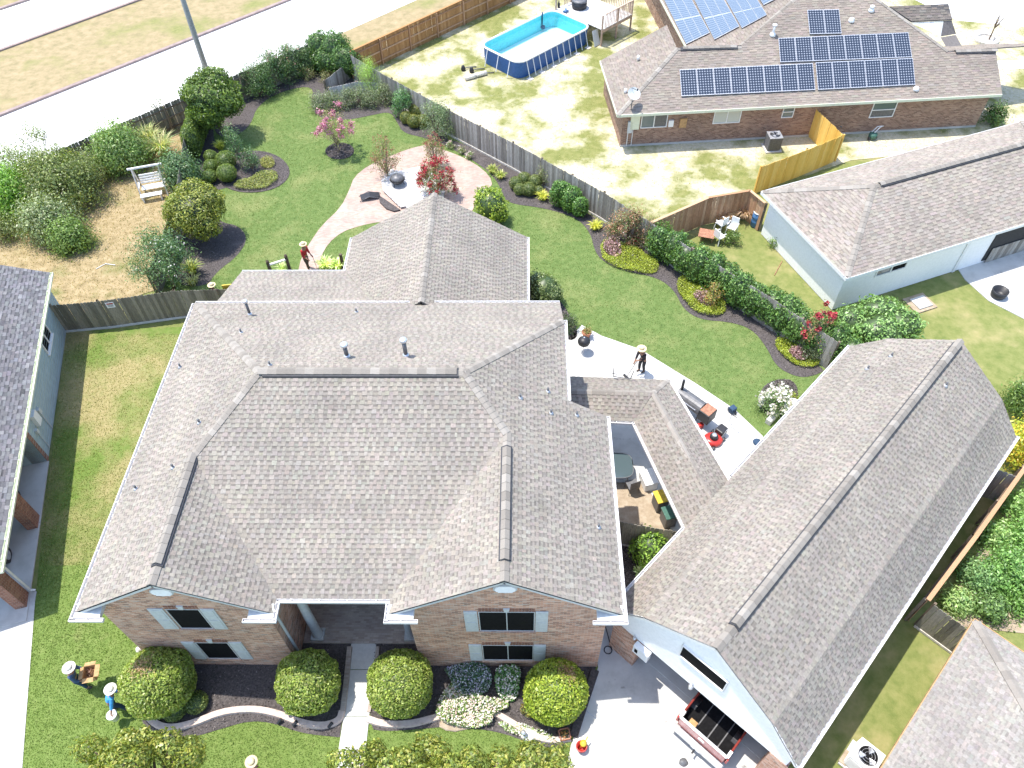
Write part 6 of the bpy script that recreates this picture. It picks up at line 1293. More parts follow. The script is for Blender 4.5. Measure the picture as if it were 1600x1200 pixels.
for px, lab in (((238, 232), 'tall dry ornamental grass clump by the tall hedge'), ((258, 245), 'pale dry grass clump behind the glider swing'), ((225, 225), 'wild green grass clump against the street fence')):
    blades('wild_grass', lab, 'grass clump', G(*px), 260, 1.7, [(.24, .25, .11), (.33, .30, .16), (.15, .2, .07)], .022, .45, DRYG)
loose('yard_shrub', 'thin arching weed tree at the street fence', 'shrub', G(262, 205), 2.9, .7, .6, G_OLIVE, 16, 40, .05, .14, .4, .3, group=DRYG)
# --- right hand side
GRD = 'overgrown garden beyond the garage'
for px, h, r, cols, lab in (((1585, 715), 2.4, 1.1, [(.28, .28, .03), (.20, .25, .035), (.36, .26, .04)], 'yellow and green leaved shrub behind the garage corner'),
                            ((1600, 640), 1.8, 1.2, G_MID, 'dark green shrub at the back of the garage yard'),
                            ((1565, 905), 1.5, 1.2, [(.10, .19, .05), (.14, .24, .07), (.07, .13, .035)], 'big fresh green vegetable bush beyond the garage fence'),
                            ((1600, 850), 1.3, 1.0, [(.10, .19, .05), (.14, .24, .07)], 'green bush behind the vegetable bush'),
                            ((1520, 905), 1.0, .7, [(.09, .16, .06), (.13, .2, .08)], 'small blue green bush next to the garage fence'),
                            ((1598, 940), 1.2, .9, [(.09, .17, .04), (.13, .22, .06)], 'green bush by the beige roof corner'),
                            ((1555, 845), .9, .7, [(.12, .2, .06), (.18, .25, .09)], 'low pale green bush in the overgrown garden'),
                            ((1590, 800), 1.1, .8, [(.11, .19, .05), (.16, .24, .08)], 'leafy bush at the far side of the overgrown garden'),
                            ((1490, 945), .6, .5, [(.13, .2, .07), (.2, .26, .1)], 'tuft of weeds at the end of garage fence'),
                            ((1540, 955), .8, .6, [(.07, .12, .04), (.10, .16, .05)], 'dark bush beside beige roof and garden edging')):
    loose('garden_bush', lab, 'shrub', G(*px), h, r, r*.9, cols, int(60*r)+8, 80, .07, .2, 0, .12, group=GRD)
sheet('garden_soil', chaikin(GP([(1470, 975), (1500, 905), (1560, 815), (1640, 720), (1720, 760), (1700, 1000), (1560, 985)]), 1), -.004, 'dirt')
kerb([(1537, 905), (1560, 935), (1590, 955), (1620, 965)], .1, .08, 'plastic_white', 'garden_edging', 1)
loose('dark_shrub', 'dark round shrub at the right end of the solar house wall', 'shrub', G(1548, 192), 1.3, .8, .7, G_DARK, 40, 70, .07, .17, 0, .15)
loose('bare_tree', 'small bare young tree in a pale ring on the far lawn', 'tree', G(1545, 62), 3.0, .8, .8, [(.22, .17, .12), (.16, .14, .08)], 22, 8, .05, .15, .8, .4, bark='bark')
mb = MB(); p = G(1540, 62); mb.lathe([(.9, 0), (.9, .14), (.6, .16), (.6, .02)], p, 18); tag(mb.build('tree_ring', 'stone_white'), 'pale stone ring round the small bare young tree', 'edging')
blades('wild_grass', 'dead brown brush heaped along the inside of brown fence', 'brush', G(1160, 340), 420, 1.1, [(.32, .22, .15), (.42, .31, .22), (.22, .15, .10)], .015, .5)
blades('wild_grass', 'second heap of dead brown brush beside the blue barrel', 'brush', G(1128, 345), 300, .9, [(.32, .22, .15), (.42, .31, .22), (.22, .15, .10)], .015, .6)
loose('weed_clump', 'weedy green clump next to broken white plastic chairs', 'plant', G(1145, 380), .8, .55, .5, G_MID, 24, 55, .05, .12, 0, .15)
loose('weed_clump', 'green weeds at the corner of the white workshop wall', 'plant', G(1212, 385), .6, .45, .35, G_MID, 18, 45, .05, .1, 0, .15)
# ================================================================== pool and deck
m, t, b = nodes('pool_water'); tr_n = N(t, 'ShaderNodeBsdfTransparent'); tr_n.inputs[0].default_value = (.80, .96, .98, 1); gl = N(t, 'ShaderNodeBsdfGlossy'); gl.inputs['Roughness'].default_value = .03
mx = N(t, 'ShaderNodeMixShader'); fr = N(t, 'ShaderNodeFresnel'); fr.inputs[0].default_value = 1.33; t.links.new(fr.outputs[0], mx.inputs[0]); t.links.new(tr_n.outputs[0], mx.inputs[1]); t.links.new(gl.outputs[0], mx.inputs[2]); t.links.new(mx.outputs[0], t.nodes['Material Output'].inputs[0])
bn = t.nodes.new('ShaderNodeBump'); bn.inputs['Strength'].default_value = .2; bn.inputs['Distance'].default_value = .03; t.links.new(noise(t, 4, 3), bn.inputs['Height']); t.links.new(bn.outputs[0], gl.inputs['Normal'])
plain('pool_floor', (.62, .78, .80), .5, var=.04)  # paler than the liner walls, sunlight on the bottom put into the colour
pl, ps = nrm((.700, .714, 0)), nrm((.714, -.700, 0)); P0 = G(748, 70, 1.2); PLn, PWd = 7.5, 3.95
PO = P0+pl*PLn/2+ps*PWd/2; PO = A(PO[0], PO[1], 0)
pool = T('swimming_pool', 'blue above ground frame pool with white rim and struts on sandy lawn', 'pool', PO)
def ring(inset, z, cr=.75, n=5):
    hl, hw = PLn/2-inset, PWd/2-inset; out = []
    for sx, sy, a0 in ((1, 1, 0), (-1, 1, 90), (-1, -1, 180), (1, -1, 270)):
        for k in range(n): t = rad(a0+90*k/(n-1)); c = max(cr-inset, .1); out.append(PO+pl*(sx*(hl-c)+c*math.cos(t))+ps*(sy*(hw-c)+c*math.sin(t))+A(0, 0, z))
    return out
def band(mb, r0, r1, flip=False):
    n = len(r0)
    for i in range(n):
        q = [r0[i], r0[(i+1) % n], r1[(i+1) % n], r1[i]]; mb.poly(q[::-1] if flip else q)
mb = MB(PO); band(mb, ring(.08, .02), ring(.02, 1.15)); mb.build('outer_wall', 'pool_blue', pool, True)
mb = MB(PO); band(mb, ring(.1, .06), ring(.06, 1.17), True); mb.build('liner', 'pool_liner', pool, True)
mb = MB(PO); mb.poly(ring(.1, .06)[::-1]); mb.build('pool_floor', 'pool_floor', pool)
mb = MB(PO); mb.poly(ring(.09, .98)[::-1]); mb.build('water', 'pool_water', pool)
mb = MB(PO); rr = ring(.03, 1.2); mb.tube(rr+rr[:2], .07, 8, False); mb.build('rim', 'plastic_white', pool, True)
for sgn in (1, -1):
    for k in range(11):
        c = PO+pl*(-PLn/2+.75+(PLn-1.5)*k/10)+ps*sgn*PWd/2; mb = MB(PO); mb.tube([c+A(0, 0, 1.15), c+ps*sgn*.32+A(0, 0, .05)], .03, 6); mb.build('strut', 'plastic_white', pool)
        if k % 2 == 0: mb = MB(PO); q = c+ps*sgn*.34; mb.cbox(q[0], q[1], -.03, .36, .36, .07, rad(45)); mb.build('paver', 'stone_white', pool)
for k in range(3):
    c = PO-pl*PLn/2+ps*(-1.1+1.1*k); mb = MB(PO); mb.tube([c+A(0, 0, 1.15), c-pl*.3+A(0, 0, .05)], .03, 6); mb.build('strut', 'plastic_white', pool)
mb = MB(PO); c = PO+pl*(PLn/2-1.2)-ps*(PWd/2-.12); mb.tube([c+A(0, 0, 1.4), c+A(0, 0, .3)], .05, 8); mb.lathe([(.16, .25), (.16, .4)], c+ps*.1, 10); mb.build('skimmer', 'shirt_navy', pool)
# deck at the far end
D0 = PO+pl*(PLn/2+.05); DO = A(*(D0+pl*1.6)[:2], 0); deck = T('pool_deck', 'raised wooden pool deck with railing at the far end of pool', 'deck', DO)
DZ_ = 1.2; dl, dw_ = 3.4, 4.6
for k in range(24):
    mb = MB(DO); c = D0+pl*(dl*(k+.5)/24)+ps*(.55)+A(0, 0, DZ_); mb.obox(c, pl*(dl/24/2-.006), ps*dw_/2, A(0, 0, .02)); mb.build('deck_board', 'plank_white', deck)
mb = MB(DO); 
for sg_ in (-1, 1): mb = MB(DO); mb.obox(D0+pl*dl/2+ps*(.55+sg_*(dw_/2-.03))+A(0, 0, DZ_-.13), pl*dl/2, ps*.03, A(0, 0, .1)); mb.build('joist', 'deck_wood', deck)
for a in (0.05, dl*.5, dl-.05):
    for sgn in (-1, 1):
        c = D0+pl*a+ps*(.55+sgn*(dw_/2-.05)); mb = MB(DO); mb.cbox(c[0], c[1], 0, .1, .1, DZ_+1.0, rad(45)); mb.build('post', 'deck_wood', deck)
def railing(a, b):
    L = np.linalg.norm(b-a); mb = MB(DO); mb.bar(a+A(0, 0, DZ_+1.0), b+A(0, 0, DZ_+1.0), .11, .04); mb.build('hand_rail', 'deck_wood', deck)
    n = int(L/.16)
    for k in range(n):
        c = a+(b-a)*(k+.5)/n; mb = MB(DO); mb.cbox(c[0], c[1], DZ_+.03, .04, .04, .96, rad(45)); mb.build('baluster', 'deck_wood', deck)
e_ = lambda a, s: D0+pl*a+ps*(.55+s*(dw_/2-.05))
railing(e_(0.3, 1), e_(dl, 1)); railing(e_(dl, 1), e_(dl, -1)); railing(e_(.9, -1), e_(dl, -1))
railing(e_(0.05, 1)-ps*.1, e_(.05, 1)-ps*.75) if False else None
# storage tub, toys
c = G(905, 12, DZ_+.02); o = T('storage_tub', 'round black covered tub standing on the pool deck', 'tub', c); mb = MB(c); mb.lathe([(.5, 0), (.56, .1), (.56, .5)], c, 20); mb.build('body', 'plastic_black', o, True)
mb = MB(c); mb.lathe([(.58, .5), (.58, .58), (.45, .64), (.05, .66)], c, 20); mb.build('lid', 'pipe_grey', o, True)
c = G(884, 20, DZ_+.02); mb = MB((0, 0, 0))
o = T('pool_toy', 'small blue plastic pool toy lying on the deck', 'toy', c); mb = MB(c); mb.tube([c+A(-.2, 0, .1), c+A(.2, .1, .1)], .08, 8); mb.tube([c+A(0, -.15, .1), c+A(0, .2, .2)], .07, 8); mb.build('body', 'plastic_blue', o, True)
c = G(873, 12, DZ_+.02); o = T('deck_bottle', 'small dark bottle standing on the pool deck by the railing', 'bottle', c); mb = MB(c); mb.lathe([(.09, 0), (.09, .3), (.04, .4), (.04, .5)], c, 10); mb.build('body', 'trousers_dark', o, True)
c = D0+ps*(2.3)-pl*.4; org = A(c[0], c[1], 0); o = T('deck_step_panel', 'grey panel leaning at the pool end beside the deck', 'panel', org); mb = MB(org)
mb.mesh([c+A(0, 0, 1.1), c+pl*.55+A(0, 0, 1.1), c+pl*.55+ps*.35+A(0, 0, .05), c+ps*.35+A(0, 0, .05), c+A(0, 0, 1.05)-ps*.05, c+pl*.55+A(0, 0, 1.05)-ps*.05, c+pl*.55+ps*.28+A(0, 0, .0), c+ps*.28], BF); mb.build('panel', 'trim_grey', o)
# pump gear on the sand
for i, (px, lab, kind) in enumerate((((724, 110), 'dark pump motor lying on sand left of pool', 0), ((737, 113), 'small dark pump head beside the pump motor', 0), ((735, 124), 'pale cylinder filter lying on the sand', 1), ((752, 119), 'pale hose coil section near pool leg', 1))):
    c = G(*px); o = T('pool_pump' if kind == 0 else 'pool_filter', lab, 'pump' if kind == 0 else 'filter', c); mb = MB(c)
    if kind == 0: mb.lathe([(.14, 0), (.17, .12), (.1, .34), (.05, .38)], c, 12)
    else: mb.tube([c+A(-.35, -.15, .15), c+A(.35, .2, .15)], .15, 12)
    mb.build('body', 'plastic_black' if kind == 0 else 'stone_white', o, True)
    mb = MB(c); mb.tube([c+A(.1, .05, .15), c+A(.4, .3, .08), c+A(.9, .4, .06)], .035, 6); mb.build('hose', 'pipe_grey', o, True)
# ================================================================== air conditioners
def ac_unit(px, s, h, ang, mat, lab, top):
    c = G(*px); o = T('air_conditioner', lab, 'air conditioner', c); mb = MB(c); mb.cbox(c[0], c[1], 0, s+.2, s+.2, .08, ang); mb.build('pad', 'concrete', o)
    mb = MB(c); mb.cbox(c[0], c[1], .08, s, s, h, ang); mb.build('body', mat, o, bevel=.05)
    mb = MB(c); mb.cbox(c[0], c[1], .082+h, s*1.02, s*1.02, .04, ang); mb.build('top', top, o, bevel=.015)
    mb = MB(c); mb.lathe([(s*.38, h+.124), (s*.38, h+.13), (.02, h+.131)], c, 24); fw = mb.build('fan_well', 'screen_black', o)
    for k in range(3):
        t = ang+k*2*math.pi/3; d = A(math.cos(t), math.sin(t), 0); e = A(-d[1], d[0], 0); mb = MB(c); q = c+A(0, 0, h+.14); mb.poly([q+d*.06, q+d*s*.3-e*.1, q+d*s*.36+e*.02, q+d*s*.3+e*.12+A(0, 0, .02)]); mb.build('blade', 'metal_light', fw)
    for rr in (.14, .26, .37):
        mb = MB(c); pts = [c+A(rr*s*math.cos(t), rr*s*math.sin(t), h+.165) for t in np.linspace(0, 2*math.pi, 25)]; mb.tube(pts, .006, 4, False); mb.build('guard_ring', 'metal_light', o)
    n = 9
    for side in range(4):
        a = ang+side*math.pi/2; d = A(math.cos(a), math.sin(a), 0); e = A(-d[1], d[0], 0)
        for k in range(n): mb = MB(c); mb.obox(c+d*(s/2+.006)+A(0, 0, .16+(h-.14)*(k+.5)/n), e*s*.46, d*.006, A(0, 0, .016)); mb.build('louvre', mat, o)
    return o
ac_unit((1205, 232), .8, .85, .1, 'pipe_grey', 'dark grey air conditioner beside the solar house wall', 'metal_light')
ac_unit((1342, 1192), .8, .75, rad(47), 'plastic_white', 'white air conditioner with open fan beside the beige roof', 'plastic_white')
c = G(1320, 1185); mb = MB(); mb.cbox(c[0], c[1], 0, .5, .25, .12, rad(47)); tag(mb.build('concrete_block', 'dirt', bevel=.02), 'tan block lying beside the white air conditioner', 'block')
# ================================================================== small things round the solar house and workshop
c = G(1362, 218); o = T('garden_cart', 'small hose cart with pale handle lying by solar house wall', 'cart', c); mb = MB(c)
mb.tube([c+A(-.1, 0, .25), c+A(.35, .25, .7), c+A(.55, .3, .75), c+A(.25, .4, .65), c+A(-.2, .15, .25)], .03, 6); mb.build('handle', 'plastic_white', o, True)
mb = MB(c); mb.lathe([(.08, 0), (.25, .05), (.25, .3), (.1, .34)], c+A(0, .05, .08), 14); mb.build('reel', 'plastic_green', o, True)
for s in (-1, 1): mb = MB(c); mb.tube([c+A(-.25*s, -.1*s, .12)-A(.03, 0, 0), c+A(-.25*s, -.1*s, .12)+A(.03, 0, 0)], .12, 12); mb.build('wheel', 'plastic_black', o)
c = G(1307, 208); o = T('hose_hanger', 'grey hose hanger beside the golden fence panel', 'hose reel', c); mb = MB(c); mb.cbox(c[0], c[1], 0, .08, .3, .75, .3); mb.tube([c+A(-.12, -.1, .6+.0), c+A(.1, -.15, .55), c+A(.12, -.1, .2), c+A(-.12, -.1, .25), c+A(-.12, -.1, .6)], .04, 6); mb.build('body', 'pipe_grey', o)
c = G(1180, 352); o = T('barrel', 'blue plastic barrel standing by the white workshop wall', 'barrel', c); mb = MB(c); mb.lathe([(.26, 0), (.29, .06), (.29, .3), (.31, .33), (.29, .36), (.29, .6), (.31, .63), (.29, .66), (.28, .9)], c, 18); mb.build('body', 'plastic_blue', o, True)
mb = MB(c); mb.lathe([(.29, .9), (.3, .93), (.22, .935), (.21, .9)], c, 18); mb.build('lid', 'trim_grey', o, True)
def plastic_chair(px, ang, lab, tip=0):
    c = G(*px); o = T('plastic_chair', lab, 'chair', c); d = A(math.cos(ang), math.sin(ang), 0); e = A(-d[1], d[0], 0); mb = MB(c); mb.obox(c+A(0, 0, .42), d*.24, e*.24, A(0, 0, .02)); mb.build('seat', 'plastic_white', o, bevel=.02)
    mb = MB(c); mb.obox(c-d*.25+A(0, 0, .68), d*.02, e*.22, A(0, 0, .25)); mb.build('backrest', 'plastic_white', o, bevel=.02)
    for sx in (-1, 1):
        for sy in (-1, 1): mb = MB(c); mb.tube([c+d*.2*sx+e*.2*sy+A(0, 0, .42), c+d*.25*sx+e*.25*sy], .025, 6); mb.build('leg', 'plastic_white', o)
        mb = MB(c); mb.bar(c+e*.25*sx-d*.2+A(0, 0, .62), c+e*.25*sx+d*.2+A(0, 0, .62), .05, .03); mb.build('armrest', 'plastic_white', o)
plastic_chair((1125, 358), 2.2, 'white plastic chair closest to the brown fence brush'); plastic_chair((1122, 378), .6, 'white plastic chair in front of the rusty tray'); plastic_chair((1142, 364), 4.1, 'small white plastic chair beside the weeds')
c = G(1102, 375); o = T('rusty_table', 'rusty red square tray table beside white plastic chairs', 'table', c); mb = MB(c); mb.obox(c+A(0, 0, .45), nrm((1, -.3, 0))*.42, nrm((.3, 1, 0))*.36, A(0, .0, .02)); mb.build('top', 'rust', o, bevel=.01)
for sx in (-.3, .3):
    for sy in (-.25, .25): mb = MB(c); mb.tube([c+A(sx, sy, 0), c+A(sx, sy, .44)], .02, 6); mb.build('leg', 'rust', o)
c = G(1210, 430); mb = MB(); mb.tube([c, G(1222, 408)], .02, 5); tag(mb.build('metal_stake', 'rust'), 'thin rusty rod lying on grass by the white workshop', 'rod')
c = G(1558, 463); o = T('fire_bowl', 'dark round fire bowl standing on the workshop slab', 'fire bowl', c); mb = MB(c); mb.lathe([(.28, 0), (.36, .1), (.4, .42), (.35, .42), (.3, .14), (.02, .12)], c, 20); mb.build('bowl', 'plastic_black', o, True)
mb = MB(c); mb.tube([c+A(.38, .1, .4), c+A(.5, .15, .3), c+A(.4, .1, .15)], .03, 6); mb.build('handle', 'pipe_grey', o)
c = G(1437, 474); o = T('ground_hatch', 'square concrete ground hatch set in the workshop lawn', 'hatch', c); mb = MB(c); mb.cbox(c[0], c[1], -.01, 1.25, 1.1, .05, .38); mb.build('surround', 'dirt', o)
mb = MB(c); mb.cbox(c[0]+.05, c[1], .042, .8, .75, .06, .38); mb.build('lid', 'concrete', o)
c = G(1600, 358, .6); 
# ================================================================== back garden furniture
# white glider swing in the dry yard
c = G(243, 300); o = T('glider_swing', 'white wooden garden glider swing standing on dry grass', 'garden swing', c)
f1, f2 = nrm((.95, .3, 0)), nrm((-.3, .95, 0))
for k in range(5): mb = MB(c); mb.obox(c+f2*(-.2+.1*k)+A(0, 0, .42), f1*.62, f2*.04, A(0, 0, .012)); mb.build('seat_slat', 'white_paint', o)
for k in range(4): mb = MB(c); mb.obox(c+f2*(.34+.05*k)+A(0, 0, .55+.13*k), f1*.62, f2*.02, A(0, 0, .05)); mb.build('back_slat', 'white_paint', o)
for s in (-1, 1):
    for q in (-1, 1): mb = MB(c); mb.bar(c+f1*.72*s+f2*.6*q, c+f1*.72*s+f2*.05*q+A(0, 0, 1.75), .07, .07); mb.build('leg', 'stone_white', o)
    mb = MB(c); mb.bar(c+f1*.72*s-f2*.35+A(0, 0, .62), c+f1*.72*s+f2*.35+A(0, 0, .62), .09, .03); mb.build('armrest', 'white_paint', o)
mb = MB(c); mb.bar(c-f1*.95+A(0, 0, 1.75), c+f1*.95+A(0, 0, 1.75), .08, .1); mb.build('top_beam', 'white_paint', o)
c2 = G(240, 312); o = T('garden_bench', 'low white slatted bench in front of the glider swing', 'bench', c2)
for k in range(3): mb = MB(c2); mb.obox(c2+f2*(-.12+.12*k)+A(0, 0, .38), f1*.6, f2*.05, A(0, 0, .012)); mb.build('seat_slat', 'white_paint', o)
for s in (-1, 1): mb = MB(c2); mb.obox(c2+f1*.5*s+A(0, 0, .18), f1*.03, f2*.16, A(0, 0, .18)); mb.build('leg', 'white_paint', o)
mb = MB(); mb.tube([G(150, 420, .03), G(165, 412, .03), G(180, 414, .03)], .02, 5); tag(mb.build('plastic_pipe', 'plastic_white'), 'bent white pipe lying on the dry yard grass', 'pipe')
# white wood deck on the brick patio, boards running diagonally
pd = (GP([(596, 285), (599, 301), (625, 326), (690, 330), (695, 300), (690, 280), (656, 264), (625, 270), (612, 268)])); dc = sum(pd)/len(pd); dka = nrm(G(690, 280)-G(600, 300)); dkb = A(-dka[1], dka[0], 0); DKO = A(dc[0], dc[1], 0)
dk = T('garden_deck', 'low weathered white plank deck on the brick patio', 'deck', DKO); P2 = np.array([[(p-dc) @ dka, (p-dc) @ dkb] for p in pd])
lo_, hi_ = P2[:, 1].min(), P2[:, 1].max(); nb_ = int((hi_-lo_)/.16)
for k in range(nb_):
    y = lo_+(k+.5)*(hi_-lo_)/nb_; xs = []
    for i in range(len(P2)):
        a, b2 = P2[i], P2[(i+1) % len(P2)]
        if (a[1] > y) != (b2[1] > y): xs.append(a[0]+(b2[0]-a[0])*(y-a[1])/(b2[1]-a[1]))
    if len(xs) >= 2:
        x0, x1 = min(xs), max(xs); mb = MB(DKO); mb.obox(DKO+dka*(x0+x1)/2+dkb*y+A(0, 0, .14), dka*(x1-x0)/2, dkb*.074, A(0, 0, .018)); mb.build('deck_board', 'plank_white', dk)
mb = MB(DKO); mb.prism([tuple((p-(p-dc)*.04)[:2]) for p in pd], .0, .115); mb.build('frame', 'soffit', dk)
hm = [G(591, 306), G(594, 318), G(604, 328), G(616, 332), G(626, 330)]; mb = MB(); mb.prism([tuple(p[:2]) for p in hm], .0, .11); tag(mb.build('half_round_step', 'mulch'), 'dark half round step against the white plank deck', 'step')
c = G(622, 288, .16); o = T('fire_pit', 'round black iron fire pit on the white plank deck', 'fire pit', c); mb = MB(c); mb.lathe([(.2, .12), (.36, .22), (.45, .36), (.42, .37), (.33, .25), (.02, .2)], c, 20); mb.build('bowl', 'plastic_black', o, True)
mb = MB(c); mb.lathe([(.4, .37), (.38, .5), (.22, .62), (.06, .66), (.03, .72)], c, 18); mb.build('mesh_lid', 'pipe_grey', o, True)
for k in range(3): t = k*2.1; mb = MB(c); mb.tube([c+A(.38*math.cos(t), .38*math.sin(t), 0), c+A(.3*math.cos(t), .3*math.sin(t), .25)], .02, 6); mb.build('leg', 'plastic_black', o)
c = G(580, 309); o = T('folded_lounger', 'folded black lounge chair lying on the brick patio', 'chair', c); q1_, q2_ = nrm((.95, .25, 0)), nrm((-.25, .95, 0))
for a0, a1, z0, z1 in ((-.6, -.05, .12, .2), (-.05, .5, .2, .1)): mb = MB(c); mb.obox(c+q1_*(a0+a1)/2+A(0, 0, (z0+z1)/2+.03), q1_*(a1-a0)/2+A(0, 0, (z1-z0)/2), q2_*.24, A(0, 0, .02)); mb.build('panel', 'plastic_black', o, bevel=.01)
for s in (-1, 1): mb = MB(c); mb.tube([c-q1_*.68+q2_*.26*s+A(0, 0, .05), c-q1_*.1+q2_*.26*s+A(0, 0, .27), c+q1_*.58+q2_*.26*s+A(0, 0, .05)], .02, 6); mb.build('side_frame', 'pipe_grey', o)
# ================================================================== concrete patio
c = G(911, 550); o = T('kettle_grill', 'round black kettle grill standing on the concrete patio', 'grill', c); mb = MB(c); mb.lathe([(.03, .5), (.18, .53), (.28, .65), (.29, .72)], c, 20); mb.build('bowl', 'plastic_black', o, True)
mb = MB(c); mb.lathe([(.3, .725), (.28, .83), (.18, .93), (.04, .97)], c, 20); mb.build('lid', 'plastic_black', o, True); mb = MB(c); mb.lathe([(.03, .97), (.05, 1.0), (.03, 1.03)], c, 10); mb.build('handle', 'metal_light', o)
for k in range(3): t = k*2.1+.4; mb = MB(c); mb.tube([c+A(.3*math.cos(t), .3*math.sin(t), .02), c+A(.12*math.cos(t), .12*math.sin(t), .56)], .014, 6); mb.build('leg', 'metal_light', o)
c = G(916, 527); o = T('flower_pot', 'terracotta flower pot with small plant on the patio edge', 'plant pot', c); mb = MB(c); mb.lathe([(.15, 0), (.21, .32), (.24, .33), (.24, .4), (.2, .4), (.19, .34)], c, 16); mb.build('pot', 'terracotta', o, True)
P_ = rng.normal(0, .13, (260, 3))*A(1, 1, .8)+A(0, 0, .52); link(bpy.data.objects.new('foliage', leaf_mesh('foliage', P_, rng.normal(0, 1, P_.shape)+A(0, 0, .6), .045*np.ones(260), pal(260, [(.13, .15, .05), (.09, .13, .035), (.2, .17, .07)], .2), 'leaf', .4)), o)
# barrel smoker
c = G(1088, 655); ax = nrm(G(1120, 665)-G(1060, 622)); ax = A(ax[0], ax[1], 0); sx_ = A(-ax[1], ax[0], 0)
o = T('barrel_smoker', 'black barrel smoker with square firebox on the concrete patio', 'smoker', c); mb = MB(c); q = c-ax*.5+A(0, 0, .85); mb.tube([q-ax*.65, q+ax*.65], .33, 20); bs = mb.build('barrel', 'pipe_grey', o)
mb = MB(c); mb.tube([q-ax*.5-sx_*.34+A(0, 0, .1), q+ax*.5-sx_*.34+A(0, 0, .1)], .02, 6); mb.build('handle', 'metal_light', bs)
mb = MB(c); mb.obox(c+ax*.42+A(0, 0, .78), ax*.27, sx_*.3, A(0, 0, .3)); fb = mb.build('firebox', 'plastic_black', o, bevel=.02); mb = MB(c); mb.obox(c+ax*.42+A(0, 0, 1.09), ax*.24, sx_*.27, A(0, 0, .01)); mb.build('hot_plate', 'rust', fb)
mb = MB(c); mb.tube([q-ax*.55+A(0, 0, .3), q-ax*.55+A(0, 0, .95)], .06, 10); mb.build('chimney', 'plastic_black', o)
mb = MB(c); mb.obox(q+sx_*.5+A(0, 0, -.08), ax*.6, sx_*.14, A(0, 0, .015)); mb.build('shelf', 'plank_white', o)
for a in (-.9, .1):
    for s in (-1, 1): mb = MB(c); mb.bar(c+ax*a+sx_*.25*s+A(0, 0, 0.02), c+ax*a+sx_*.2*s+A(0, 0, .6), .04, .04); mb.build('leg', 'plastic_black', o)
# lawn mower
c = G(1113, 690); hd_ = nrm(G(1138, 668)-c); hd_ = A(hd_[0], hd_[1], 0); hs_ = A(-hd_[1], hd_[0], 0)
o = T('lawn_mower', 'red push lawn mower with black engine beside the smoker', 'lawn mower', c); mb = MB(c); mb.lathe([(.3, .08), (.36, .1), (.36, .2), (.3, .27), (.2, .3)], c, 20, 1.15, 1.); mb.build('deck', 'red_paint', o, True)
mb = MB(c); mb.lathe([(.17, .3), (.18, .42), (.14, .48), (.05, .5)], c, 16); en = mb.build('engine', 'plastic_black', o, True); mb = MB(c); mb.lathe([(.11, .49), (.11, .53), (.02, .54)], c, 14); mb.build('starter_cover', 'metal_light', en, True)
mb = MB(c); mb.obox(c+hd_*.52+A(0, 0, .35), hd_*.22, hs_*.2, A(0, 0, .15)); mb.build('grass_bag', 'plastic_black', o, bevel=.05)
for s in (-1, 1):
    for f_ in (-.34, .36): mb = MB(c); q = c+hd_*f_+hs_*.3*s+A(0, 0, .11); mb.tube([q-hs_*.03, q+hs_*.03], .11, 14); mb.build('wheel', 'plastic_black', o)
    mb = MB(c); mb.tube([c+hd_*.3+hs_*.2*s+A(0, 0, .25), c+hd_*1.1+hs_*.22*s+A(0, 0, .95)], .014, 6); mb.build('handle_bar', 'metal_light', o)
mb = MB(c); mb.tube([c+hd_*1.1-hs_*.22+A(0, 0, .95), c+hd_*1.1+hs_*.22+A(0, 0, .95)], .018, 6); mb.build('grip', 'plastic_black', o)
c = G(1093, 668); o = T('fuel_can', 'red plastic fuel can next to the lawn mower', 'fuel can', c); mb = MB(c); mb.cbox(c[0], c[1], 0, .28, .2, .26, .5); mb.build('body', 'red_paint', o, bevel=.03); mb = MB(c); mb.tube([c+A(.08, .04, .25), c+A(.14, .06, .36)], .03, 8); mb.build('spout', 'plastic_black', o)
c = G(1143, 644); o = T('small_cart', 'small grey tool cart on the patio edge behind the mower', 'cart', c); mb = MB(c); mb.cbox(c[0], c[1], .1, .3, .25, .25, .6); mb.build('tray', 'shirt_navy', o, bevel=.02)
for s in (-1, 1): mb = MB(c); mb.tube([c+A(-.14*s, .12*s, .09)-A(.02, 0, 0), c+A(-.14*s, .12*s, .09)+A(.02, 0, 0)], .09, 12); mb.build('wheel', 'plastic_black', o)
mb = MB(c); mb.tube([c+A(-.1, -.1, .3), c+A(-.45, -.5, .8)], .015, 6); mb.build('handle', 'plastic_black', o)
c = G(1183, 692); o = T('floor_fan_base', 'small dark round object at the patio corner by garage', 'object', c); mb = MB(c); mb.lathe([(.18, 0), (.2, .06), (.12, .12), (.05, .16)], c, 14); mb.build('body', 'shirt_navy', o, True)
c = G(1232, 648); o = T('white_bin', 'white plastic bin between the rose bush and garage gutter', 'bin', c); mb = MB(c); mb.lathe([(.26, 0), (.33, .7), (.36, .72), (.36, .76), (.3, .76), (.26, .1), (.02, .08)], c, 18); mb.build('body', 'plastic_white', o, True)
mb = MB(); q = G(1206, 655); mb.cbox(q[0], q[1], 0, .8, .25, .3, rad(47)); tag(mb.build('block_wall', 'concrete', bevel=.02), 'low pale block wall at the end of rose bed', 'wall')
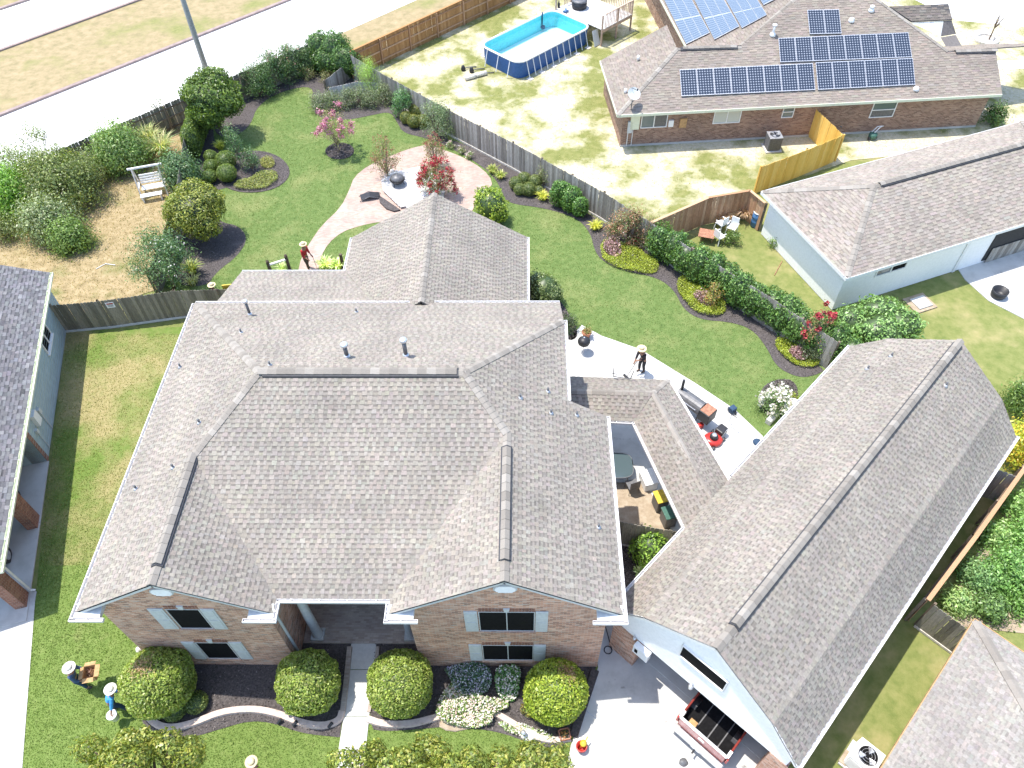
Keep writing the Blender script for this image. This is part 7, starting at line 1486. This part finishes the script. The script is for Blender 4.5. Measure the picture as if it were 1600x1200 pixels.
# courtyard
c = A(3.55, 17.75, .03); o = T('patio_table', 'large glass topped patio table in the shaded courtyard', 'table', c); mb = MB(c); pts = [(c[0]+.95*np.sign(math.cos(t))*abs(math.cos(t))**.5, c[1]+.62*np.sign(math.sin(t))*abs(math.sin(t))**.5) for t in np.linspace(0, 2*math.pi, 28, endpoint=False)]
mb.prism(pts, .70, .715); mb.build('glass_top', 'table_glass', o); mb = MB(c); mb.tube([(x, y, .7) for x, y in pts+pts[:2]], .022, 6, False); mb.build('frame', 'pipe_grey', o)
for sx in (-.7, .7):
    for sy in (-.42, .42): mb = MB(c); mb.tube([c+A(sx, sy, .67), c+A(sx*1.05, sy*1.05, 0)], .02, 6); mb.build('leg', 'pipe_grey', o)
for dx, dy, an, lab in ((.9, -.75, 1.9, 'dark wire chair on the garage side of the glass table'), (-.25, -.95, 1.5, 'dark wire chair in front of the glass table with pale cushion')):
    p = A(c[0]+dx, c[1]+dy, 0); o = T('patio_chair', lab, 'chair', p); d = A(math.cos(an), math.sin(an), 0); e = A(-d[1], d[0], 0); mb = MB(p); mb.obox(p+A(0, 0, .42), d*.22, e*.23, A(0, 0, .015)); mb.build('seat', 'pipe_grey', o); mb = MB(p); mb.obox(p-d*.22+A(0, 0, .68), d*.015, e*.22, A(0, 0, .25)); mb.build('backrest', 'pipe_grey', o)
    for sx in (-1, 1):
        for sy in (-1, 1): mb = MB(p); mb.tube([p+d*.2*sx+e*.2*sy+A(0, 0, .42), p+d*.23*sx+e*.23*sy], .013, 6); mb.build('leg', 'pipe_grey', o)
    if 'cushion' in lab: mb = MB(p); mb.lathe([(.02, .44), (.17, .45), (.18, .5), (.02, .52)], p, 12); mb.build('cushion', 'stone_white', o, True)
c = G(1014, 745, .5)*A(1, 1, 0); o = T('cooler', 'white ice chest standing in the courtyard under the walkway eave', 'cooler', c); mb = MB(c); mb.cbox(c[0], c[1], 0, .55, .75, .45, .28); mb.build('body', 'plastic_white', o, bevel=.03); mb = MB(c); mb.cbox(c[0], c[1], .453, .58, .78, .07, .28); mb.build('lid', 'plastic_white', o, bevel=.02)
c = G(1034, 775, .8)*A(1, 1, 0); o = T('waste_bin', 'grey bin with yellow lid in the courtyard beside the walkway', 'bin', c); mb = MB(c); mb.cbox(c[0], c[1], 0, .48, .55, .75, .28); mb.build('body', 'pipe_grey', o, bevel=.03); mb = MB(c); mb.cbox(c[0], c[1], .753, .54, .6, .06, .28); mb.build('lid', 'plastic_yellow', o, bevel=.02)
c = G(1047, 800, .8)*A(1, 1, 0); o = T('waste_bin', 'dark green lidded bin next to yellow lidded bin', 'bin', c); mb = MB(c); mb.cbox(c[0], c[1], 0, .48, .55, .75, .28); mb.build('body', 'pipe_grey', o, bevel=.03); mb = MB(c); mb.cbox(c[0], c[1], .753, .54, .6, .06, .28); mb.build('lid', 'plastic_green', o, bevel=.02)
# ================================================================== front of the house
c = G(908, 1170); o = T('red_bucket', 'red plastic bucket standing on the driveway corner', 'bucket', c); mb = MB(c); mb.lathe([(.13, 0), (.17, .28), (.19, .28), (.19, .31), (.15, .31), (.12, .04), (.01, .03)], c, 18); mb.build('body', 'red_paint', o, True)
mb = MB(c); mb.tube([c+A(-.05, 0, .05), c+A(.12, .12, .42), c+A(.2, .25, .5)], .02, 6); mb.lathe([(.08, .2), (.12, .36), (.04, .44)], c+A(.06, .08, 0), 10); mb.build('yellow_brush', 'plastic_yellow', o, True)
c = G(882, 1150); o = T('planter_box', 'small orange square planter at the tip of the flower bed', 'planter', c); mb = MB(c); 
for k in range(4): a = k*math.pi/2+.2; d = A(math.cos(a), math.sin(a), 0); e = A(-d[1], d[0], 0); mb = MB(c); mb.obox(c+d*.17+A(0, 0, .12), e*.185, d*.015, A(0, 0, .12)); mb.build('side', 'terracotta', o)
mb = MB(c); mb.cbox(c[0], c[1], .02, .3, .3, .1, .2); mb.build('soil', 'mulch', o)
P_ = rng.normal(0, .08, (60, 3))*A(1, 1, .5)+A(0, 0, .2); link(bpy.data.objects.new('flowers', leaf_mesh('flowers', P_, rng.normal(0, 1, P_.shape)+A(0, 0, .6), .035*np.ones(60), pal(60, [(.6, .3, .1), (.15, .2, .05)], .2), 'petal', .6)), o)
def rock(px, r, lab, mat='stone_white'):
    c = G(*px); bm = bmesh.new(); bmesh.ops.create_icosphere(bm, subdivisions=2, radius=1); rr = np.random.default_rng(int(px[0]))
    k = rr.normal(size=(4, 3))*2
    for v in bm.verts:
        d = np.array(v.co); f = 1+.12*sum(math.sin(d @ k[i]+i) for i in range(4))/2; v.co = (d[0]*r[0]*f, d[1]*r[1]*f, max(d[2]*r[2]*f, -r[2]*.3)+r[2]*.25)
    me = bpy.data.meshes.new('rock'); bm.to_mesh(me); bm.free(); me.materials.append(MATS[mat]); o = bpy.data.objects.new('rock', me); o.location = c; link(o); tag(o, lab, 'rock')
rock((1067, 1192), (.16, .13, .12), 'grey rounded rock lying alone on the driveway', 'pipe_grey'); rock((826, 1148), (.3, .24, .14), 'flat pale stone at the lawn side of the kerb'); rock((712, 1132), (.55, .25, .08), 'low tan stone slab under the flowers', 'dirt'); rock((219, 1016), (.14, .12, .16), 'white rounded stone at the left house corner')
def path_light(px, lab):
    c = G(*px); o = T('path_light', lab, 'garden light', c, 'garden lights along the front kerbs'); mb = MB(c); mb.tube([c, c+A(0, 0, .38)], .014, 6); mb.build('stake', 'pipe_grey', o); mb = MB(c); mb.lathe([(.03, .36), (.09, .4), (.08, .44), (.02, .47)], c, 12); mb.build('lamp_shade', 'metal_light', o, True)
path_light((453, 1118), 'metal path light on kerb beside the walkside globe shrub'); path_light((651, 1118), 'metal path light in front of the globe shrub by the flower bed'); path_light((818, 1150), 'metal path light near the flat pale stone')
def spot(px, lab):
    c = G(*px); o = T('spot_light', lab, 'spotlight', c, 'black spotlights in the front mulch'); mb = MB(c); mb.tube([c, c+A(0, 0, .1)], .012, 6); mb.build('stake', 'plastic_black', o); mb = MB(c); mb.tube([c+A(-.06, -.02, .1), c+A(.06, .1, .2)], .055, 10); mb.build('lamp_head', 'plastic_black', o)
spot((438, 1131), 'black spotlight in mulch next to the path light stake'); spot((462, 1134), 'black spotlight in mulch midway along the kerb'); spot((517, 1137), 'black spotlight in mulch close to the front walk')
mb = MB(); p_ = G(1000, 1023); pts = [p_+A(.14*math.cos(t), .14*math.sin(t), .02+.01*k/20) for k, t in enumerate(np.linspace(0, 9, 26))]; mb.tube([p_+A(-.15, .9, .6)]+pts, .018, 6); o = mb.build('garden_hose', 'plastic_black'); o.location = (G(950, 1016)-p_); tag(o, 'coiled black garden hose at the brick corner of the drive', 'hose')
c = G(371, 492); o = T('yellow_sheet', 'yellow board standing upright beside the rear wing behind fence', 'board', c); mb = MB(c); mb.obox(c+A(0, .3, .9), A(.32, .05, 0), A(0, .03, 0), A(0, 0, .9)); mb.build('board', 'plastic_yellow', o, bevel=.01)
# ================================================================== loose mulch chips, tufts of grass
def chips(name, polys, n, cols, size):
    A_ = []; 
    for pg in polys: q = scatter(pg, n); A_.append(np.concatenate([q, np.full((n, 1), .045)], 1))
    P_ = np.concatenate(A_); o = bpy.data.objects.new(name, leaf_mesh(name, P_, rng.normal(0, .5, P_.shape)+A(0, 0, 1), size*rng.uniform(.5, 1.3, len(P_)), pal(len(P_), cols, .3), 'chip', .4)); link(o); stuff(o); return o
o = chips('mulch_chips', [chaikin(GP(b_), 2) for ls in beds.values() for b_ in ls], 2600, [(.08, .07, .066), (.13, .11, .105), (.20, .175, .165), (.05, .043, .04)], .035); o['label'] = 'loose dark bark chips on the planting beds'; o['category'] = 'mulch'
def grass(name, poly, n, cols, hgt, holes=(), lab='', fade=None):
    q = scatter(poly, n); keep = np.ones(len(q), bool)
    if fade: keep &= rng.random(len(q)) < np.clip((q[:, 1]-fade[0])/(fade[1]-fade[0]), 0, 1)
    for h in holes: keep &= ~inside(q, [p[:2] for p in h])
    q = q[keep]; n = len(q); t = rng.uniform(0, 2*math.pi, n); d = np.stack([np.cos(t), np.sin(t), np.zeros(n)], 1); b0 = np.concatenate([q, np.zeros((n, 1))], 1); h = hgt*rng.uniform(.5, 1.2, n)[:, None]
    s = d*.016*rng.uniform(.7, 1.6, n)[:, None]; e = np.stack([-d[:, 1], d[:, 0], np.zeros(n)], 1)*h*rng.uniform(-.7, .7, n)[:, None]
    V = np.stack([b0-s, b0+s, b0+e+np.concatenate([np.zeros((n, 2)), h], 1)], 1).reshape(-1, 3)
    # patchy tone
    f = .5+.5*np.sin(q[:, 0]*.9+np.sin(q[:, 1]*.7)*1.5)*np.sin(q[:, 1]*.8+np.sin(q[:, 0]*.6)); c = pal(n, cols, .12)*(1+.16*(f[:, None]-.5)); C = np.repeat(np.concatenate([c, np.ones((n, 1))], 1), 3, axis=0)
    me = bpy.data.meshes.new(name); me.vertices.add(len(V)); me.vertices.foreach_set('co', V.astype(np.float32).ravel()); me.loops.add(len(V)); me.loops.foreach_set('vertex_index', np.arange(len(V), dtype=np.int32)); me.polygons.add(n); me.polygons.foreach_set('loop_start', (np.arange(n)*3).astype(np.int32))
    at = me.color_attributes.new('Col', 'FLOAT_COLOR', 'CORNER'); at.data.foreach_set('color', C.astype(np.float32).ravel()); me.materials.append(MATS['grass_blade']); me.update(calc_edges=True); me.validate()
    o = bpy.data.objects.new(name, me); link(o); stuff(o); o['label'] = lab; o['category'] = 'grass'; return o
allb = [chaikin(GP(b_), 2) for ls in beds.values() for b_ in ls]
GRC = [(.10, .15, .043), (.13, .18, .055), (.165, .205, .07), (.20, .22, .09)]
grass('grass', back[:13]+[A(2.6, 17, 0), A(2.6, 22, 0), A(.2, 22.5, 0), A(.2, 30, 0), A(-8.6, 30, 0), A(-8.6, 27, 0), A(-13.5, 27, 0)], 140000, GRC, .035, allb+[chaikin(GP(patio), 1), GP([(885, 533), (909, 508), (940, 525), (1000, 546), (1088, 600), (1148, 640), (1192, 682), (1175, 735)])+[A(6.2, 14.2, 0), A(4.5, 18.9, 0), A(1.2, 18.9, 0)]], 'short green grass of the back garden lawn')
grass('grass', [A(-20.5, 18.5, 0), A(-13.2, 18.5, 0), A(-13.2, 9.7, 0), A(2.5, 9.6, 0), G(890, 1163), G(885, 1205), A(1.2, 4.5, 0), A(-16.5, 4.5, 0), DL[0]], 125000, [(.115, .18, .042), (.145, .205, .055), (.18, .235, .07)], .035, allb+[GP([(549, 1006), (588, 1006), (568, 1205), (524, 1205)])], 'fresh green grass of the front and side lawns', (18.5, 11.5))

grass('grass', [A(-22.6, 25.9, 0), A(-13.3, 25.9, 0), A(-13.3, 11.6, 0), A(-18.6, 11.6, 0)], 30000, [(.14, .18, .045), (.20, .21, .07), (.31, .26, .13)], .04, (), 'thin partly dry grass of the side lawn', (11.6, 17.5))

grass('grass', lefty, 50000, [(.38, .29, .16), (.46, .37, .23), (.29, .22, .12), (.20, .21, .09)], .07, (), 'dead tan grass of the neighbouring back yard')
grass('grass', sandy, 34000, [(.22, .22, .085), (.30, .28, .13), (.50, .45, .30), (.45, .40, .25)], .06, (), 'thin patchy grass of the sandy pool yard')
# ================================================================== people
def skin_mesh(name, verts, edges, radii, mat, root=0, sub=2):
    me = bpy.data.meshes.new('tmp'); me.from_pydata([tuple(v) for v in verts], edges, []); ob = bpy.data.objects.new('tmp', me); COL.objects.link(ob)
    sk = ob.modifiers.new('skin', 'SKIN'); sk.use_smooth_shade = True
    for i, r in enumerate(radii): me.skin_vertices[0].data[i].radius = (r, r) if not isinstance(r, tuple) else r
    me.skin_vertices[0].data[root].use_root = True
    ss = ob.modifiers.new('sub', 'SUBSURF'); ss.levels = sub; ss.render_levels = sub
    dg = bpy.context.evaluated_depsgraph_get(); dg.update(); out = bpy.data.meshes.new_from_object(ob.evaluated_get(dg)); out.name = name
    bpy.data.objects.remove(ob); out.materials.clear(); out.materials.append(MATS[mat]); return out
def person(label, base, heading, shirt, trousers, hat, lean=.05, arms=None, stride=.12, skin='skin', hat_r=.2, bend=0.):
    """heading: direction faced (radians). arms: (left hand, right hand) in body coords (x right, y forward, z up)"""
    base = np.array(base, float); o = T('person', label, 'person', base); o.rotation_euler = (0, 0, heading-math.pi/2)
    pz = .93-bend*.12; ly_ = lean
    sh = A(0, ly_*1.1, pz+.5-bend*.15); nk = A(0, ly_*1.3, pz+.6-bend*.18); hd = A(0, ly_*1.55+.02, pz+.74-bend*.2); pel = A(0, -bend*.15, pz)
    arms = arms or ((-.27, .12, pz-.05), (.27, .12, pz-.05))
    V = [pel, A(0, ly_*.5, pz+.25), sh, nk, hd]; E = [(0, 1), (1, 2), (2, 3), (3, 4)]; R = [(.15, .11), (.14, .1), (.15, .1), .055, .095]
    chest = list(range(3)); legs, armv = [], []
    hands = []
    for s, hand in ((-1, arms[0]), (1, arms[1])):
        so_ = sh+A(.19*s, 0, -.04); h = np.array(hand, float); mid = (so_+h)/2; dd = h-so_; L = np.linalg.norm(dd); bl = math.sqrt(max(.0, .29**2-(L/2)**2)); el = mid+A(.35*s, -.6, -.7)*bl*.9
        i = len(V); V += [so_, el, h]; E += [(2, i), (i, i+1), (i+1, i+2)]; R += [.06, .045, .032]; armv.append((so_, el, h)); hands.append((i+2, h, nrm(h-el), s))
    for s in (-1, 1):
        hip = pel+A(.1*s, 0, -.04); ft = A(.1*s, stride*s, .07); kn = (hip+ft)/2+A(0, .05+bend*.15, 0); i = len(V); V += [hip, kn, ft, ft+A(0, .13, -.03)]; E += [(0, i), (i, i+1), (i+1, i+2), (i+2, i+3)]; R += [.088, .062, .045, .035]; legs.append((hip, kn, ft))
    # five short fingers on each hand
    for idx, h, d, s in hands:
        side = nrm(np.cross(d, (0, 0, 1))+A(1e-4, 0, 0)); up_ = np.cross(side, d); palm = len(V); V.append(h+d*.06); E.append((idx, palm)); R.append(.03)
        for f in range(4):
            b_ = h+d*.1+side*(f-1.5)*.02; i = len(V); ln_ = (.06, .075, .07, .055)[f]; V += [b_, b_+d*ln_*.6-up_*.015, b_+d*ln_*.8-up_*.045]; E += [(palm, i), (i, i+1), (i+1, i+2)]; R += [.010, .009, .008]
        i = len(V); V += [h+d*.05+side*.045*-s, h+d*.085+side*.065*-s-up_*.01]; E += [(palm, i), (i, i+1)]; R += [.011, .009]
    body = bpy.data.objects.new('body', skin_mesh('body', V, E, R, skin)); link(body, o)
    # clothes as children, a little larger than the body
    sv = [pel+A(0, 0, .02), A(0, ly_*.5, pz+.25), sh, nk-A(0, 0, .04)]; se = [(0, 1), (1, 2), (2, 3)]; sr = [(.175, .135), (.165, .125), (.175, .12), .07]
    for so_, el, h in armv: i = len(sv); sv += [so_, el, el*.45+h*.55]; se += [(2, i), (i, i+1), (i+1, i+2)]; sr += [.078, .062, .05]
    link(bpy.data.objects.new('shirt', skin_mesh('shirt', sv, se, sr, shirt)), o)
    tv = [pel+A(0, 0, .03), pel+A(0, 0, -.02)]; te = [(0, 1)]; trr = [(.165, .125), (.165, .125)]
    for hip, kn, ft in legs: i = len(tv); tv += [hip-A(0, 0, .03), kn, ft+A(0, 0, .03)]; te += [(1, i), (i, i+1), (i+1, i+2)]; trr += [.105, .078, .062]
    link(bpy.data.objects.new('trousers', skin_mesh('trousers', tv, te, trr, trousers)), o)
    for hip, kn, ft in legs:
        link(bpy.data.objects.new('shoe', skin_mesh('shoe', [ft+A(0, -.06, -.02), ft+A(0, .05, -.02), ft+A(0, .16, -.035)], [(0, 1), (1, 2)], [.05, .052, .042], 'shoe', sub=1)), o)
    # face and hair
    fc = MB((0, 0, 0))
    for s in (-1, 1): fc.lathe([(.004, -.012), (.014, 0), (.004, .012)], hd+A(.035*s, .088, .0), 8)
    fc.build('eyes', 'screen_black', o); fc = MB((0, 0, 0)); fc.mesh([hd+A(-.015, .09, -.04), hd+A(.015, .09, -.04), hd+A(0, .085, .01), hd+A(0, .125, -.035)], [(0, 1, 3), (1, 2, 3), (2, 0, 3)]); fc.build('nose', skin, o); fc = MB((0, 0, 0)); fc.obox(hd+A(0, .09, -.06), (.025, 0, 0), (0, .006, 0), (0, 0, .006)); fc.build('mouth', 'terracotta', o)
    hm = MB((0, 0, 0)); hm.lathe([(.06, -.08), (.1, -.03), (.105, .04), (.08, .09), (.01, .11)], hd+A(0, -.025, 0), 14); hm.build('hair', 'shoe', o, True)
    hb = MB((0, 0, 0)); z = .06; prof = [(.1, z+.0), (hat_r*.75, z-.012), (hat_r, z-.0), (hat_r, z+.012), (hat_r*.7, z+.012), (.115, z+.02), (.108, z+.09), (.08, z+.125), (.01, z+.13)]
    hb.lathe(prof, hd, 22); ho = hb.build('hat', hat, o, True); bb = MB((0, 0, 0)); bb.lathe([(.117, z+.02), (.116, z+.045), (.112, z+.05)], hd, 20); bb.build('hat_band', 'trousers_brown', ho)
    return o
def held(owner_base, heading, v):
    c, s = math.cos(heading-math.pi/2), math.sin(heading-math.pi/2); return np.array(owner_base)+A(c*v[0]-s*v[1], s*v[0]+c*v[1], v[2])
# red shirt, on the brick path, holding a garden tool
b1 = G(482, 420); h1_ = rad(-25); person('person in red shirt and straw hat standing on the brick path', b1, h1_, 'shirt_red', 'trousers_brown', 'straw', .06, ((-.12, .34, 1.0), (.2, .3, .95)))
p0 = held(b1, h1_, (-.12, .4, 1.02)); p1 = held(b1, h1_, (.1, .75, .12)); o = T('garden_hoe', 'long handled garden tool held by the person in red', 'tool', A(p1[0], p1[1], 0)); mb = MB(A(p1[0], p1[1], 0)); mb.tube([held(b1, h1_, (.2, .25, 1.0)), p0, p1], .015, 6); mb.build('handle', 'deck_wood', o); mb = MB(A(p1[0], p1[1], 0)); mb.cbox(p1[0], p1[1], .02, .16, .05, .12, h1_); mb.build('blade', 'pipe_grey', o)
# black clothes, sweeping the patio
b2 = G(1002, 580); h2 = rad(215); person('person in black clothes and wide straw hat sweeping the patio', b2, h2, 'shirt_black', 'trousers_dark', 'straw', .14, ((-.05, .36, 1.05), (.12, .42, .85)), hat_r=.23, stride=.06)
p1 = held(b2, h2, (.05, .85, .05)); o = T('broom', 'broom pushed across the concrete patio by the sweeping person', 'broom', A(p1[0], p1[1], 0)); mb = MB(A(p1[0], p1[1], 0)); mb.tube([held(b2, h2, (-.08, .2, 1.3)), held(b2, h2, (0, .45, .9)), p1+A(0, 0, .1)], .015, 6); mb.build('handle', 'pipe_grey', o); mb = MB(A(p1[0], p1[1], 0)); mb.cbox(p1[0], p1[1], .01, .42, .08, .12, h2-math.pi/2); mb.build('brush', 'plastic_black', o)
# carrying a cardboard box
b3 = G(133, 1072); h3 = rad(12); person('person in jeans and straw hat carrying a cardboard box on front lawn', b3, h3, 'jeans', 'shirt_navy', 'hat_white', .12, ((-.2, .38, .95), (.2, .38, .95)), hat_r=.22)
cb2 = held(b3, h3, (0, .58, .82)); o = T('cardboard_box', 'open cardboard box of cuttings held by person on the front lawn', 'box', cb2)
cu, cv = A(math.cos(h3), math.sin(h3), 0), A(-math.sin(h3), math.cos(h3), 0)
for d, e, s in ((cu, cv, .19), (-cu, cv, .19), (cv, cu, .22), (-cv, cu, .22)):
    mb = MB(cb2); mb.obox(cb2+d*s+A(0, 0, .14), e*(.22 if s == .19 else .19), d*.008, A(0, 0, .14)); mb.build('side', 'cardboard', o)
    mb = MB(cb2); mb.obox(cb2+d*(s+.07)+A(0, 0, .27), e*(.21 if s == .19 else .18), d*.07-A(0, 0, .02), nrm(A(0, 0, 1)+d*.3)*.005); mb.build('flap', 'cardboard', o)
mb = MB(cb2); mb.obox(cb2+A(0, 0, .01), cu*.185, cv*.215, A(0, 0, .008)); mb.build('bottom', 'cardboard', o)
P_ = rng.normal(0, .09, (160, 3))*A(1, 1, .5)+A(0, 0, .12); link(bpy.data.objects.new('cuttings', leaf_mesh('cuttings', P_, rng.normal(0, 1, P_.shape), .04*np.ones(160), pal(160, [(.13, .06, .04), (.2, .1, .06), (.08, .05, .03)], .2), 'leaf', .35)), o)
# blue shirt with white bucket
b4 = G(188, 1108); h4 = rad(25); person('person in bright blue shirt and hat carrying a white bucket on lawn', b4, h4, 'shirt_blue', 'shirt_navy', 'hat_white', .2, ((-.1, .42, .98), (.36, -.05, .72)), hat_r=.21, stride=.2, bend=.2)
bk = held(b4, h4, (.4, -.06, .34)); o = T('white_bucket', 'white plastic bucket carried by the person in blue shirt', 'bucket', bk); mb = MB(bk); mb.lathe([(.13, 0), (.16, .33), (.175, .33), (.175, .36), (.145, .36), (.125, .03), (.01, .025)], bk, 18); mb.build('body', 'plastic_white', o, True); mb = MB(bk); mb.tube([bk+A(-.16, 0, .34), bk+A(0, 0, .48), bk+A(.16, 0, .34)], .007, 5); mb.build('handle', 'metal_light', o)
sp_ = held(b4, h4, (-.1, .5, .95)); o = T('spray_bottle', 'light blue bottle held out by the person in blue shirt', 'bottle', sp_); mb = MB(sp_); mb.lathe([(.06, 0), (.07, .05), (.07, .2), (.03, .26), (.03, .32)], sp_, 12); mb.build('body', 'shirt_blue', o, True)
# lime vest at the street edge, and the red shirt behind the side fence
b5 = G(412, 1216); person('person in lime high visibility vest and hat on the front lawn', b5, rad(60), 'vest_lime', 'trousers_dark', 'straw', .05, hat_r=.2)
b6 = G(347, 487); person('person in red shirt and pale hat half hidden behind olive grey fence', b6, rad(100), 'shirt_red', 'trousers_dark', 'straw', .06)
